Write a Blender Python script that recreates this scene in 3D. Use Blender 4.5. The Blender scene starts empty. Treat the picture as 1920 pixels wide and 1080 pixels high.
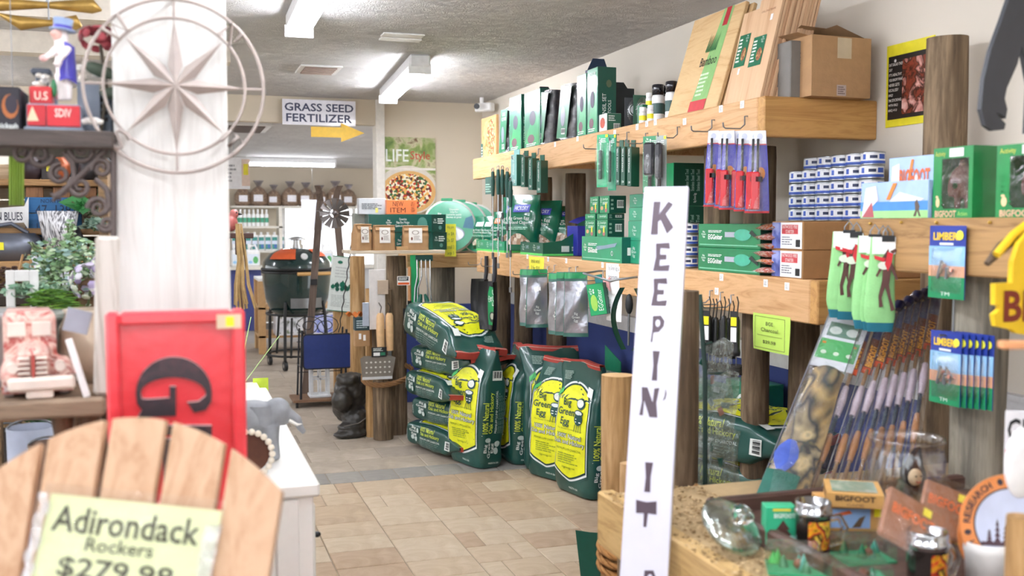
import bpy,bmesh,math,random
from mathutils import Vector,Matrix,noise
random.seed(7)
R=math.radians
scene=bpy.context.scene
COL=scene.collection

# ---------------------------------------------------------------- camera, world, lights, exposure
FPX,CAMH=1900.0,1.46
PITCH=math.atan(120/FPX); YAW=math.atan(630*math.cos(PITCH)/FPX)
cam_d=bpy.data.cameras.new('camera'); cam=bpy.data.objects.new('camera',cam_d); COL.objects.link(cam)
cam.location=(0,0,CAMH); cam.rotation_euler=(R(90)-PITCH,0,-YAW)
cam_d.sensor_width=36; cam_d.lens=FPX/1920*36; cam_d.clip_start=0.05
cam_d.dof.use_dof=True; cam_d.dof.focus_distance=4.6; cam_d.dof.aperture_fstop=3.3
scene.camera=cam
scene.view_settings.view_transform='Standard'; scene.view_settings.look='None'
scene.view_settings.gamma=1; scene.view_settings.use_curve_mapping=False
scene.view_settings.exposure=1.16

world=bpy.data.worlds.new('world'); scene.world=world; world.use_nodes=True
bg=world.node_tree.nodes['Background']
bg.inputs['Color'].default_value=(0.93,0.96,1.0,1); bg.inputs['Strength'].default_value=1.3

FW=Vector((math.sin(YAW)*math.cos(PITCH),math.cos(YAW)*math.cos(PITCH),-math.sin(PITCH)))
RT=Vector((math.cos(YAW),-math.sin(YAW),0)); UP=RT.cross(FW); CAM=Vector((0,0,CAMH))
def _ray(px,py): return FW+RT*((px-960)/FPX)+UP*((540-py)/FPX)
def X_(px,py,x): d=_ray(px,py); return CAM+d*((x-CAM.x)/d.x)
def Y_(px,py,y): d=_ray(px,py); return CAM+d*((y-CAM.y)/d.y)
def Z_(px,py,z): d=_ray(px,py); return CAM+d*((z-CAM.z)/d.z)
def D_(px,py,d): return CAM+_ray(px,py)*d

# ---------------------------------------------------------------- materials
def lin(h):
    h=h.lstrip('#'); o=[]
    for i in (0,2,4):
        c=int(h[i:i+2],16)/255; o.append(c/12.92 if c<=0.04045 else ((c+0.055)/1.055)**2.4)
    return (*o,1)
_m={}
def _new(key):
    m=bpy.data.materials.new(key); m.use_nodes=True; nt=m.node_tree
    return m,nt,nt.nodes['Principled BSDF']
def mapped(nt,scale,kind='Object'):
    tc=nt.nodes.new('ShaderNodeTexCoord'); mp=nt.nodes.new('ShaderNodeMapping')
    mp.inputs['Scale'].default_value=scale; nt.links.new(tc.outputs[kind],mp.inputs['Vector']); return mp.outputs[0]
def noise_n(nt,vec,scale,detail=3,rough=.5,dist=0):
    n=nt.nodes.new('ShaderNodeTexNoise'); n.inputs['Scale'].default_value=scale; n.inputs['Detail'].default_value=detail
    n.inputs['Roughness'].default_value=rough; n.inputs['Distortion'].default_value=dist; nt.links.new(vec,n.inputs['Vector']); return n
def ramp(nt,fac,stops):
    r=nt.nodes.new('ShaderNodeValToRGB'); e=r.color_ramp.elements
    while len(e)<len(stops): e.new(0.5)
    for i,(p,c) in enumerate(stops): e[i].position=p; e[i].color=c if len(c)==4 else (*c,1)
    nt.links.new(fac,r.inputs[0]); return r.outputs[0]
def bump(nt,h,b,strength=.3,dist=.01):
    n=nt.nodes.new('ShaderNodeBump'); n.inputs['Strength'].default_value=strength; n.inputs['Distance'].default_value=dist
    nt.links.new(h,n.inputs['Height']); nt.links.new(n.outputs[0],b.inputs['Normal'])
def flat(h,rough=.5,metal=0,var=.06,scale=30,coat=0,bmp=0,bscale=60):
    """one colour with a little tonal variation"""
    k=('flat',h,rough,metal,var,scale,coat,bmp,bscale)
    if k in _m: return _m[k]
    m,nt,b=_new('paint_'+h); c=lin(h)
    b.inputs['Roughness'].default_value=rough; b.inputs['Metallic'].default_value=metal; b.inputs['Coat Weight'].default_value=coat
    b.inputs['Coat Roughness'].default_value=.08
    v=mapped(nt,(1,1,1)); n=noise_n(nt,v,scale,4)
    lo=tuple(x*(1-var) for x in c[:3]); hi=tuple(min(1,x*(1+var)) for x in c[:3])
    nt.links.new(ramp(nt,n.outputs[0],[(.3,lo),(.7,hi)]),b.inputs['Base Color'])
    if bmp: bump(nt,noise_n(nt,v,bscale,3).outputs[0],b,bmp,.004)
    _m[k]=m; return m
def emit(h,s):
    k=('e',h,s)
    if k in _m: return _m[k]
    m,nt,b=_new('lamp_'+h); b.inputs['Emission Color'].default_value=lin(h); b.inputs['Emission Strength'].default_value=s
    _m[k]=m; return m
def wood(c1,c2,axis=1,scale=1.,rough=.55,knots=0,bmp=.15,bands=9):
    k=('w',c1,c2,axis,scale,rough,knots,bands)
    if k in _m: return _m[k]
    m,nt,b=_new('wood_'+c1); b.inputs['Roughness'].default_value=rough
    s=[bands*scale]*3; s[axis]=.9*scale
    v=mapped(nt,s); n=noise_n(nt,v,1.6,5,.6,1.2)
    s2=[90*scale]*3; s2[axis]=3*scale
    n2=noise_n(nt,mapped(nt,s2),1,3)
    w=nt.nodes.new('ShaderNodeMath'); w.operation='MULTIPLY'; w.inputs[1].default_value=5.; nt.links.new(n.outputs[0],w.inputs[0])
    fr=nt.nodes.new('ShaderNodeMath'); fr.operation='PINGPONG'; fr.inputs[1].default_value=.5; nt.links.new(w.outputs[0],fr.inputs[0])
    ad=nt.nodes.new('ShaderNodeMath'); ad.operation='MULTIPLY_ADD'; ad.inputs[1].default_value=.55; nt.links.new(n2.outputs[0],ad.inputs[0]); nt.links.new(fr.outputs[0],ad.inputs[2])
    a,c=lin(c1),lin(c2); mid=tuple((x*.6+y*.4) for x,y in zip(a[:3],c[:3]))
    col=ramp(nt,ad.outputs[0],[(.2,c),(.42,mid),(.75,a)])
    if knots:
        vo=nt.nodes.new('ShaderNodeTexVoronoi'); vo.inputs['Scale'].default_value=knots
        s3=[1.3]*3; s3[axis]=.6; nt.links.new(mapped(nt,s3),vo.inputs['Vector'])
        kr=ramp(nt,vo.outputs['Distance'],[(.03,(1,1,1)),(.10,(0,0,0))])
        mx=nt.nodes.new('ShaderNodeMixRGB'); nt.links.new(kr,mx.inputs[0]); nt.links.new(col,mx.inputs[1]); mx.inputs[2].default_value=tuple(x*.35 for x in c[:3])+(1,)
        col=mx.outputs[0]
    nt.links.new(col,b.inputs['Base Color']); bump(nt,ad.outputs[0],b,bmp,.003)
    _m[k]=m; return m
def log_mat(c1,c2,c3):
    k=('l',c1,c2,c3)
    if k in _m: return _m[k]
    m,nt,b=_new('log_'+c1); b.inputs['Roughness'].default_value=.8
    n=noise_n(nt,mapped(nt,(14,14,1.6)),1.5,6,.65,.6); n2=noise_n(nt,mapped(nt,(70,70,4)),1,3)
    ad=nt.nodes.new('ShaderNodeMath'); ad.operation='MULTIPLY_ADD'; ad.inputs[1].default_value=.4; nt.links.new(n2.outputs[0],ad.inputs[0]); nt.links.new(n.outputs[0],ad.inputs[2])
    nt.links.new(ramp(nt,ad.outputs[0],[(.45,lin(c3)),(.68,lin(c1)),(.9,lin(c2))]),b.inputs['Base Color'])
    bump(nt,ad.outputs[0],b,.5,.006); _m[k]=m; return m
def film(tint='ffffff',amt=.07,bscale=22):
    """thin clear plastic wrap: mostly transparent with wrinkled highlights"""
    k=('f',tint,amt,bscale)
    if k in _m: return _m[k]
    m,nt,b=_new('film_'+tint); out=nt.nodes['Material Output']
    tr=nt.nodes.new('ShaderNodeBsdfTransparent'); gl=nt.nodes.new('ShaderNodeBsdfGlossy'); gl.inputs['Roughness'].default_value=.12
    gl.inputs['Color'].default_value=tuple(x*.8 for x in lin(tint)[:3])+(1,)
    mx=nt.nodes.new('ShaderNodeMixShader'); lw=nt.nodes.new('ShaderNodeLayerWeight'); lw.inputs['Blend'].default_value=.45
    ml=nt.nodes.new('ShaderNodeMath'); ml.operation='MULTIPLY_ADD'; ml.inputs[1].default_value=.28; ml.inputs[2].default_value=amt
    nt.links.new(lw.outputs['Facing'],ml.inputs[0]); nt.links.new(ml.outputs[0],mx.inputs[0])
    bp=nt.nodes.new('ShaderNodeBump'); bp.inputs['Strength'].default_value=.9; bp.inputs['Distance'].default_value=.01
    n=noise_n(nt,mapped(nt,(1,1,1)),bscale,4,.6,1.5); nt.links.new(n.outputs[0],bp.inputs['Height'])
    nt.links.new(bp.outputs[0],gl.inputs['Normal']); nt.links.new(bp.outputs[0],lw.inputs['Normal'])
    nt.links.new(tr.outputs[0],mx.inputs[1]); nt.links.new(gl.outputs[0],mx.inputs[2]); nt.links.new(mx.outputs[0],out.inputs[0])
    _m[k]=m; return m
def glass(tint='eef4f4',rough=0.02):
    k=('g',tint)
    if k in _m: return _m[k]
    m,nt,b=_new('glass_'+tint); b.inputs['Base Color'].default_value=lin(tint); b.inputs['Roughness'].default_value=rough
    b.inputs['Transmission Weight'].default_value=1; b.inputs['IOR'].default_value=1.45
    _m[k]=m; return m
def splotch(cols,scale=12,rough=.5,coat=0,stretch=(1,1,1),dist=.5,bmp=0,kind='noise'):
    """patches of several colours (printed pictures, patterned goods)"""
    k=('s',tuple(cols),scale,rough,coat,stretch,dist,bmp,kind)
    if k in _m: return _m[k]
    m,nt,b=_new('print_'+cols[0]); b.inputs['Roughness'].default_value=rough; b.inputs['Coat Weight'].default_value=coat
    v=mapped(nt,stretch)
    if kind=='noise': f=noise_n(nt,v,scale,3,.55,dist).outputs[0]
    else:
        vo=nt.nodes.new('ShaderNodeTexVoronoi'); vo.inputs['Scale'].default_value=scale; nt.links.new(v,vo.inputs['Vector'])
        sp=nt.nodes.new('ShaderNodeSeparateColor'); nt.links.new(vo.outputs['Color'],sp.inputs[0]); f=sp.outputs[0]
    n=len(cols); lo,hi=(.32,.68) if kind=='noise' else (0,1)
    r=nt.nodes.new('ShaderNodeValToRGB'); e=r.color_ramp.elements; r.color_ramp.interpolation='CONSTANT' if kind!='noise' else 'LINEAR'
    while len(e)<n: e.new(.5)
    for i,c in enumerate(cols): e[i].position=lo+(hi-lo)*i/max(1,n-(0 if kind!='noise' else 1)); e[i].color=lin(c)
    nt.links.new(f,r.inputs[0]); nt.links.new(r.outputs[0],b.inputs['Base Color'])
    if bmp: bump(nt,f,b,bmp,.006)
    _m[k]=m; return m

WHITE=flat('f2f2f2',.5); BLACK=flat('17181b',.45); DGREEN=flat('185244',.35,coat=.3); GREEN=flat('1c7f56',.35,coat=.3)
LGREEN=flat('58b98a',.35,coat=.3); INKW=flat('eef3ef',.5,var=0); INKK=flat('1b1c1e',.6,var=0); YEL=flat('f4ea1c',.4)
CHROME=flat('c9ccd0',.22,1,.03); STEEL=flat('8b8e92',.35,1,.03); BROWN=flat('a5794c',.8,var=.05); KRAFT=flat('b08a62',.85,bmp=.4)
NOTE=flat('c9e86a',.6,var=.02); PINE=wood('d6ab7c','bb8c5a',1,1,knots=1.3); PINEX=wood('c99a5c','ad7c42',0,1,knots=1.3)
FILM=film(); IRON=flat('2b2b2e',.45,.6); TAGW=flat('fbfbfb',.6,var=0)
LOG=log_mat('6e5b45','9b8468','3a2e22'); LOGD=log_mat('5e4c38','88745c','382c20'); LOGG=log_mat('7b7568','a39b8a','4e4a40')
LOGL=log_mat('a98455','cba87a','7d5c36')

# ---------------------------------------------------------------- mesh builder
def TR(x=0,y=0,z=0,rz=0,rx=0,ry=0): return Matrix.Translation((x,y,z))@Matrix.Rotation(R(rz),4,'Z')@Matrix.Rotation(R(rx),4,'X')@Matrix.Rotation(R(ry),4,'Y')
def basis(o,u,v):
    u=Vector(u).normalized(); v=Vector(v).normalized(); n=u.cross(v); M=Matrix.Identity(4)
    for i in range(3): M[i][0]=u[i]; M[i][1]=v[i]; M[i][2]=n[i]; M[i][3]=o[i]
    return M
def FY(x,y,z,e=.0008): return basis((x,y-e,z),(1,0,0),(0,0,1))       # print plane on a face looking to -Y: u=+X v=+Z
def FX(x,y,z,e=.0008): return basis((x-e,y,z),(0,-1,0),(0,0,1))      # print plane on a face looking to -X: u=-Y v=+Z
def FZ(x,y,z,e=.0008): return basis((x,y,z+e),(1,0,0),(0,1,0))
_txt={}
def text_geo(s,bold):
    k=(s,bold)
    if k not in _txt:
        cu=bpy.data.curves.new('t','FONT'); cu.body=s; cu.offset=bold; cu.resolution_u=3 if len(s)<4 else 2; cu.fill_mode='FRONT'; cu.space_line=.95; cu.align_x='CENTER'
        o=bpy.data.objects.new('t',cu); COL.objects.link(o); dg=bpy.context.evaluated_depsgraph_get(); dg.update()
        me=o.evaluated_get(dg).to_mesh(); vs=[v.co.copy() for v in me.vertices]; fs=[tuple(p.vertices) for p in me.polygons]
        o.evaluated_get(dg).to_mesh_clear(); bpy.data.objects.remove(o); bpy.data.curves.remove(cu)
        if vs:
            x0=min(v.x for v in vs); x1=max(v.x for v in vs); y0=min(v.y for v in vs); y1=max(v.y for v in vs)
            vs=[Vector(((v.x-x0)/max(1e-6,x1-x0),(v.y-y0)/max(1e-6,y1-y0),0)) for v in vs]
        _txt[k]=(vs,fs)
    return _txt[k]
class MB:
    def __init__(s): s.v=[]; s.f=[]; s.m=[]; s.s=[]; s.mats=[]
    def add(s,vs,fs,mat,M=None,smooth=False):
        o=len(s.v); s.v+=[M@Vector(p) for p in vs] if M else [Vector(p) for p in vs]
        if mat not in s.mats: s.mats.append(mat)
        i=s.mats.index(mat)
        for f in fs: s.f.append([o+j for j in f]); s.m.append(i); s.s.append(smooth)
        return s
    def box(s,x0,x1,y0,y1,z0,z1,mat,M=None,ch=0):
        if ch<=0:
            vs=[(x,y,z) for x in (x0,x1) for y in (y0,y1) for z in (z0,z1)]
            return s.add(vs,[(0,1,3,2),(4,6,7,5),(0,4,5,1),(2,3,7,6),(0,2,6,4),(1,5,7,3)],mat,M)
        c=ch; vs=[]; idx={}
        X=(x0,x1); Y=(y0,y1); Z=(z0,z1)
        for i in (0,1):
            for j in (0,1):
                for k in (0,1):
                    sx,sy,sz=1-2*i,1-2*j,1-2*k
                    for a in range(3):
                        p=[X[i],Y[j],Z[k]]
                        for b,sg in ((0,sx),(1,sy),(2,sz)):
                            if b!=a: p[b]+=sg*c
                        idx[(i,j,k,a)]=len(vs); vs.append(p)
        fs=[]
        for a in range(3):
            b,d=[q for q in range(3) if q!=a]
            for e in (0,1):
                q=[]
                for (u,w) in ((0,0),(1,0),(1,1),(0,1)):
                    t=[0,0,0]; t[a]=e; t[b]=u; t[d]=w; q.append(idx[(*t,a)])
                fs.append(q)
        for a in range(3):
            b,d=[q for q in range(3) if q!=a]
            for u in (0,1):
                for w in (0,1):
                    t0=[0,0,0]; t0[b]=u; t0[d]=w; t1=list(t0); t1[a]=1
                    fs.append([idx[(*t0,b)],idx[(*t1,b)],idx[(*t1,d)],idx[(*t0,d)]])
        for i in (0,1):
            for j in (0,1):
                for k in (0,1): fs.append([idx[(i,j,k,a)] for a in range(3)])
        return s.add(vs,fs,mat,M)
    def tube(s,pts,r,mat,n=8,M=None,caps=True,closed=False,smooth=True):
        pts=[Vector(p) for p in pts]; N=len(pts); rs=r if isinstance(r,(list,tuple)) else [r]*N
        vs=[]; prev=None
        for i,p in enumerate(pts):
            a=pts[(i-1)%N] if (i>0 or closed) else p; b=pts[(i+1)%N] if (i<N-1 or closed) else p
            t=(b-a).normalized() if (b-a).length>1e-9 else Vector((0,0,1))
            if prev is None:
                up=Vector((0,0,1)) if abs(t.z)<.9 else Vector((1,0,0)); u=t.cross(up).normalized()
            else:
                u=(prev-t*prev.dot(t)); u=u.normalized() if u.length>1e-6 else t.orthogonal().normalized()
            prev=u; w=t.cross(u)
            for k in range(n):
                an=2*math.pi*k/n; vs.append(p+(u*math.cos(an)+w*math.sin(an))*rs[i])
        fs=[]
        for i in range(N if closed else N-1):
            j=(i+1)%N
            for k in range(n): fs.append((i*n+k,i*n+(k+1)%n,j*n+(k+1)%n,j*n+k))
        s.add(vs,fs,mat,M,smooth)
        if caps and not closed: s.add(vs[:n],[list(range(n))[::-1]],mat,M); s.add(vs[-n:],[list(range(n))],mat,M)
        return s
    def cyl(s,p0,p1,r,mat,n=16,r1=None,M=None,smooth=True): return s.tube([p0,p1],[r,r if r1 is None else r1],mat,n,M,True,False,smooth)
    def lathe(s,prof,mat,n=24,M=None,smooth=True,closed=False):
        vs=[]; fs=[]
        for (r,z) in prof:
            for k in range(n): a=2*math.pi*k/n; vs.append((r*math.cos(a),r*math.sin(a),z))
        P=len(prof)
        for i in range(P if closed else P-1):
            j=(i+1)%P
            for k in range(n): fs.append((i*n+k,i*n+(k+1)%n,j*n+(k+1)%n,j*n+k))
        return s.add(vs,fs,mat,M,smooth)
    def ell(s,c,r,mat,n=12,m=8,M=None):
        r=r if isinstance(r,(tuple,list)) else (r,r,r)
        vs=[(c[0],c[1],c[2]-r[2])]
        for i in range(1,m):
            ph=-math.pi/2+math.pi*i/m
            for k in range(n): a=2*math.pi*k/n; vs.append((c[0]+r[0]*math.cos(ph)*math.cos(a),c[1]+r[1]*math.cos(ph)*math.sin(a),c[2]+r[2]*math.sin(ph)))
        vs.append((c[0],c[1],c[2]+r[2])); L=len(vs)-1; fs=[]
        for k in range(n): fs.append((0,1+(k+1)%n,1+k)); fs.append((L,1+(m-2)*n+k,1+(m-2)*n+(k+1)%n))
        for i in range(m-2):
            for k in range(n): a=1+i*n+k; b=1+i*n+(k+1)%n; fs.append((a,b,b+n,a+n))
        return s.add(vs,fs,mat,M,True)
    def prism(s,poly,t,mat,M=None,side=None):
        """polygon in local XY from z=0 to z=t"""
        n=len(poly); vs=[(x,y,0) for x,y in poly]+[(x,y,t) for x,y in poly]
        s.add(vs,[list(range(n))[::-1],list(range(n,2*n))],mat,M)
        return s.add(vs,[(i,(i+1)%n,n+(i+1)%n,n+i) for i in range(n)],side or mat,M)
    def poly(s,pts,mat,M=None): 
        pts=[(*p,0) if len(p)==2 else p for p in pts]; return s.add(pts,[list(range(len(pts)))],mat,M)
    def rect(s,M,u0,v0,u1,v1,mat,lift=0): return s.add([(u0,v0,lift),(u1,v0,lift),(u1,v1,lift),(u0,v1,lift)],[(0,1,2,3)],mat,M)
    def disc(s,M,cu,cv,ru,rv,mat,lift=0,n=20): return s.add([(cu+ru*math.cos(2*math.pi*k/n),cv+rv*math.sin(2*math.pi*k/n),lift) for k in range(n)],[list(range(n))],mat,M)
    def ring(s,M,cu,cv,r0,r1,mat,lift=0,n=28,asp=1):
        vs=[(cu+r*asp*math.cos(2*math.pi*k/n),cv+r*math.sin(2*math.pi*k/n),lift) for r in (r0,r1) for k in range(n)]
        return s.add(vs,[(k,(k+1)%n,n+(k+1)%n,n+k) for k in range(n)],mat,M)
    def text(s,t,M,u0,v0,u1,v1,mat,lift=.0004,bold=.0,rot=0,f=None):
        """fit text into the rectangle; rot=1 runs upwards, rot=-1 downwards"""
        vs,fs=text_geo(t,bold); out=[]
        for p in vs:
            if rot==1: q=(u0+(u1-u0)*(1-p.y),v0+(v1-v0)*p.x)
            elif rot==-1: q=(u0+(u1-u0)*p.y,v1-(v1-v0)*p.x)
            elif rot==2: q=(u1-(u1-u0)*p.x,v1-(v1-v0)*p.y)
            else: q=(u0+(u1-u0)*p.x,v0+(v1-v0)*p.y)
            out.append(f(*q) if f else (q[0],q[1],lift))
        return s.add(out,fs,mat,M)
    def lines(s,M,u0,v0,u1,v1,n,mat,lift=.0004,seed=0,fill=.5,f=None):
        """small print too fine to read: rows of short dashes"""
        rnd=random.Random(seed*31+n); h=(v1-v0)/n
        for i in range(n):
            b=v1-(i+1)*h+h*(1-fill)/2; u=u0; end=u0+(u1-u0)*rnd.uniform(.65,1)
            while u<end-1e-6:
                w=min(end-u,(u1-u0)*rnd.uniform(.08,.3)); q=[(u,b),(u+w*.88,b),(u+w*.88,b+h*fill),(u,b+h*fill)]
                s.add([f(*p) if f else (*p,lift) for p in q],[(0,1,2,3)],mat,M); u+=w
        return s
    def barcode(s,M,u0,v0,u1,v1,lift=.0004,f=None):
        g=(lambda a,b,l: f(a,b)) if f else (lambda a,b,l:(a,b,l))
        s.add([g(u0,v0,lift),g(u1,v0,lift),g(u1,v1,lift),g(u0,v1,lift)],[(0,1,2,3)],INKW,M)
        n=9
        for i in range(n):
            a=u0+(u1-u0)*(i+.8)/(n+1); w=(u1-u0)/(n+1)*(.3+.4*((i*7)%3)/2); hh=(v1-v0)
            q=[g(a,v0+hh*.2,lift*2),g(a+w,v0+hh*.2,lift*2),g(a+w,v1-hh*.12,lift*2),g(a,v1-hh*.12,lift*2)]
            if f: q=[Vector(x)*1.0 for x in q]
            s.add(q,[(0,1,2,3)],INKK,M)
        return s
    def grid(s,fn,nu,nv,mat,M=None,smooth=True,wrap=False):
        vs=[fn(i/nu,j/nv) for j in range(nv+1) for i in range(nu+(0 if wrap else 1))]; W=nu if wrap else nu+1
        fs=[(j*W+i,j*W+(i+1)%W,(j+1)*W+(i+1)%W,(j+1)*W+i) for j in range(nv) for i in range(nu)]
        return s.add(vs,fs,mat,M,smooth)
    def mesh(s,name):
        me=bpy.data.meshes.new(name); me.from_pydata(s.v,[],s.f)
        for m in s.mats: me.materials.append(m)
        me.polygons.foreach_set('material_index',s.m); me.polygons.foreach_set('use_smooth',s.s); me.update(); return me
    def part(s,name,parent=None,label=None):
        o=bpy.data.objects.new(name,s.mesh(name)); COL.objects.link(o)
        if parent: o.parent=parent
        if label: o['label']=label
        return o
    def solo(s,name,label,cat,group=None,kind=None,loc=(0,0,0),rz=0,parent=None):
        o=s.part(name,parent,label); o['category']=cat; o.location=loc; o.rotation_euler=(0,0,R(rz))
        if group: o['group']=group
        if kind: o['kind']=kind
        return o
    def struct(s,name): o=s.part(name); o['kind']='structure'; return o
def thing(name,label,cat,loc=(0,0,0),rz=0,group=None,rx=0,ry=0):
    o=bpy.data.objects.new(name,None); COL.objects.link(o); o.empty_display_size=.05
    o.location=loc; o.rotation_euler=(R(rx),R(ry),R(rz)); o['label']=label; o['category']=cat
    if group: o['group']=group
    return o
def dup(root,loc,label,rz=None,rx=None,ry=None,group=None,scale=None):
    r=root.copy(); COL.objects.link(r); r.location=loc; r['label']=label
    e=list(root.rotation_euler)
    if rx is not None: e[0]=R(rx)
    if ry is not None: e[1]=R(ry)
    if rz is not None: e[2]=R(rz)
    r.rotation_euler=e
    if scale: r.scale=scale
    if group: r['group']=group
    for ch in list(root.children):
        c=ch.copy(); COL.objects.link(c); c.parent=r
        for g in list(ch.children): d=g.copy(); COL.objects.link(d); d.parent=c
    return r
def blob(prims,vox,mat,name,parent=None,smooth=2,disp=0):
    """continuous body from overlapping ellipsoids and tapered limbs (voxel remesh, baked)"""
    mb=MB()
    for p in prims:
        if p[0]=='e': mb.ell(p[1],p[2],mat,16,12,p[3] if len(p)>3 else None)
        elif p[0]=='b': mb.box(*p[1],mat,p[2] if len(p)>2 else None)
        else: mb.tube(p[1],p[2],mat,10)
    o=bpy.data.objects.new(name,mb.mesh(name)); COL.objects.link(o)
    md=o.modifiers.new('r','REMESH'); md.mode='VOXEL'; md.voxel_size=vox; md.use_smooth_shade=True
    if smooth: sm=o.modifiers.new('s','SMOOTH'); sm.factor=.5; sm.iterations=smooth
    dg=bpy.context.evaluated_depsgraph_get(); dg.update()
    me=bpy.data.meshes.new_from_object(o.evaluated_get(dg)); o.modifiers.clear(); o.data=me
    if not me.materials: me.materials.append(mat)
    if disp:
        for v in me.vertices: v.co+=v.normal*disp*noise.noise(v.co*40)
    if parent: o.parent=parent
    return o
def rope(mb,pts,r,mat,strands=3,twist=60,n=6):
    """twisted strands following a path"""
    P=[Vector(p) for p in pts]; fine=[]
    for a,b in zip(P,P[1:]):
        k=max(2,int((b-a).length/.006))
        for i in range(k): fine.append(a.lerp(b,i/k))
    fine.append(P[-1]); L=0; tr=[[] for _ in range(strands)]; prev=None
    for i,p in enumerate(fine):
        t=(fine[min(i+1,len(fine)-1)]-fine[max(0,i-1)]).normalized()
        u=t.orthogonal().normalized() if prev is None else (prev-t*prev.dot(t)).normalized(); prev=u; w=t.cross(u)
        if i: L+=(p-fine[i-1]).length
        for q in range(strands):
            a=L*twist+2*math.pi*q/strands; tr[q].append(p+(u*math.cos(a)+w*math.sin(a))*r*.5)
    for q in range(strands): mb.tube(tr[q],r*.56,mat,n)
def circle(c,r,n=24,axis=2,z=0):
    out=[]
    for k in range(n):
        a=2*math.pi*k/n; p=[0,0,0]; b,d=[q for q in range(3) if q!=axis]; p[b]=r*math.cos(a); p[d]=r*math.sin(a); out.append(Vector(c)+Vector(p))
    return out
# ---------------------------------------------------------------- setting
YP,YF,XW,ZC=8.1,15.4,2.42,2.45
def wallpaint(h,key):
    m,nt,b=_new('wall_'+key); b.inputs['Roughness'].default_value=.85; c=lin(h)
    n=noise_n(nt,mapped(nt,(1,1,1)),1.5,4); nt.links.new(ramp(nt,n.outputs[0],[(.3,tuple(x*.96 for x in c[:3])),(.7,c)]),b.inputs['Base Color'])
    bump(nt,noise_n(nt,mapped(nt,(1,1,1)),130,3).outputs[0],b,.12,.003); return m
def stucco():
    m,nt,b=_new('stomp_stucco'); b.inputs['Roughness'].default_value=.75; b.inputs['Base Color'].default_value=lin('f2f0ef')
    v=mapped(nt,(1,1,1)); n=noise_n(nt,v,12,5,.62,2.6); n2=noise_n(nt,v,55,3,.5,1.5)
    w=nt.nodes.new('ShaderNodeMath'); w.operation='PINGPONG'; w.inputs[1].default_value=.09; nt.links.new(n.outputs[0],w.inputs[0])
    a=nt.nodes.new('ShaderNodeMath'); a.operation='MULTIPLY_ADD'; a.inputs[1].default_value=.05; nt.links.new(n2.outputs[0],a.inputs[0]); nt.links.new(w.outputs[0],a.inputs[2])
    bump(nt,a.outputs[0],b,1.0,.08)
    nt.links.new(ramp(nt,noise_n(nt,v,2.2,3).outputs[0],[(.3,lin('e9e6e5')),(.7,lin('f6f4f2'))]),b.inputs['Base Color']); return m
STUC=stucco(); WBEIGE=wallpaint('e0d8cb','beige'); WCREAM=wallpaint('d9cdb9','cream'); WNAVY=wallpaint('3f4f90','navy'); WGREY=wallpaint('cfd0d2','grey')
MB().box(-5,XW+.1,-3,YP+.1,ZC,ZC+.1,STUC).struct('ceiling')
MB().box(-3,4,YP+.1,YF+.1,2.30,2.4,STUC).struct('ceiling')
MB().box(XW,XW+.1,-3,YP,0,ZC,WBEIGE).struct('wall_right')
MB().box(XW-.012,XW,-1,YP,0,.86,WNAVY).struct('wall_right')
MB().box(XW-.03,XW,-1,YP,.86,.93,flat('dfe1e6',.5)).box(XW-.04,XW,-1,YP,.93,.945,flat('dfe1e6',.5)).struct('trim_1')
MB().box(1.60,XW,YP,YP+.1,0,ZC,WCREAM).struct('wall_back')
MB().box(1.60,XW,YP-.012,YP,0,.80,WNAVY).struct('wall_back')
MB().box(-5,1.53,YP,YP+.1,2.25,ZC,WCREAM).struct('wall_back')
MB().box(-5,-.35,YP,YP+.1,0,2.25,WBEIGE).struct('wall_back')
MB().box(1.53,1.60,YP-.03,YP+.13,0,ZC,flat('e8e4dc',.5),ch=.004).struct('trim_2')
MB().box(-5.1,-5,-3,YP,0,.6,WBEIGE).box(-5.1,-5,-3,YP,2.2,ZC,WBEIGE).box(-5.1,-5,-3,-2.4,.6,2.2,WBEIGE).box(-5.1,-5,7.4,YP,.6,2.2,WBEIGE).struct('wall_left')
for k in range(8): MB().box(-5.08,-5.02,-2.4+1.4*k-.03,-2.4+1.4*k+.03,.6,2.2,WHITE).struct('added_window_3')  # unseen left windows, added so daylight lifts the ceiling
FR=MB(); FR.box(-5.1,XW+.1,-3.1,-3,0,.7,WBEIGE).box(-5.1,XW+.1,-3.1,-3,2.15,ZC+.1,WBEIGE).box(-5.1,-4.2,-3.1,-3,.7,2.15,WBEIGE).box(1.6,XW+.1,-3.1,-3,.7,2.15,WBEIGE).struct('wall_front')
for k in range(5): MB().box(-4.2+1.43*k,-4.14+1.43*k,-3.08,-3.02,.7,2.15,WHITE).struct('added_window_2')  # unseen front windows, added and sized to meter the daylight
wl,wr=Y_(528,385,YF).x,4.0; wz0,wz1=.75,Y_(600,386,YF).z
f=MB()
f.box(-3,wl,YF,YF+.1,0,2.3,WCREAM).box(wl,wr,YF,YF+.1,wz1,2.3,WCREAM).box(wl,wr,YF,YF+.1,0,wz0,WGREY).struct('wall_back')
MB().box(wl,wl+.05,YF-.02,YF+.1,wz0,wz1,WHITE).box(wl,wr,YF-.02,YF+.1,wz0,wz0+.05,WHITE).box(wl+1.05,wl+1.1,YF-.0,YF+.08,wz0,wz1,WHITE).struct('window_1')
MB().box(wl+.05,wr,YF+.04,YF+.045,wz0+.05,wz1,FILM).struct('window_1')
MB().box(-3.1,-3,YP+.1,YF,0,.7,WCREAM).box(-3.1,-3,YP+.1,YF,2.1,2.3,WCREAM).box(-3.1,-3,YP+.1,YP+1,.7,2.1,WCREAM).box(-3.1,-3,YF-1,YF,.7,2.1,WCREAM).struct('wall_left')  # unseen opening in this wall, added to let daylight into the back room
MB().box(3.9,4,YP+.1,YF,0,2.3,WCREAM).struct('wall_right')
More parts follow.
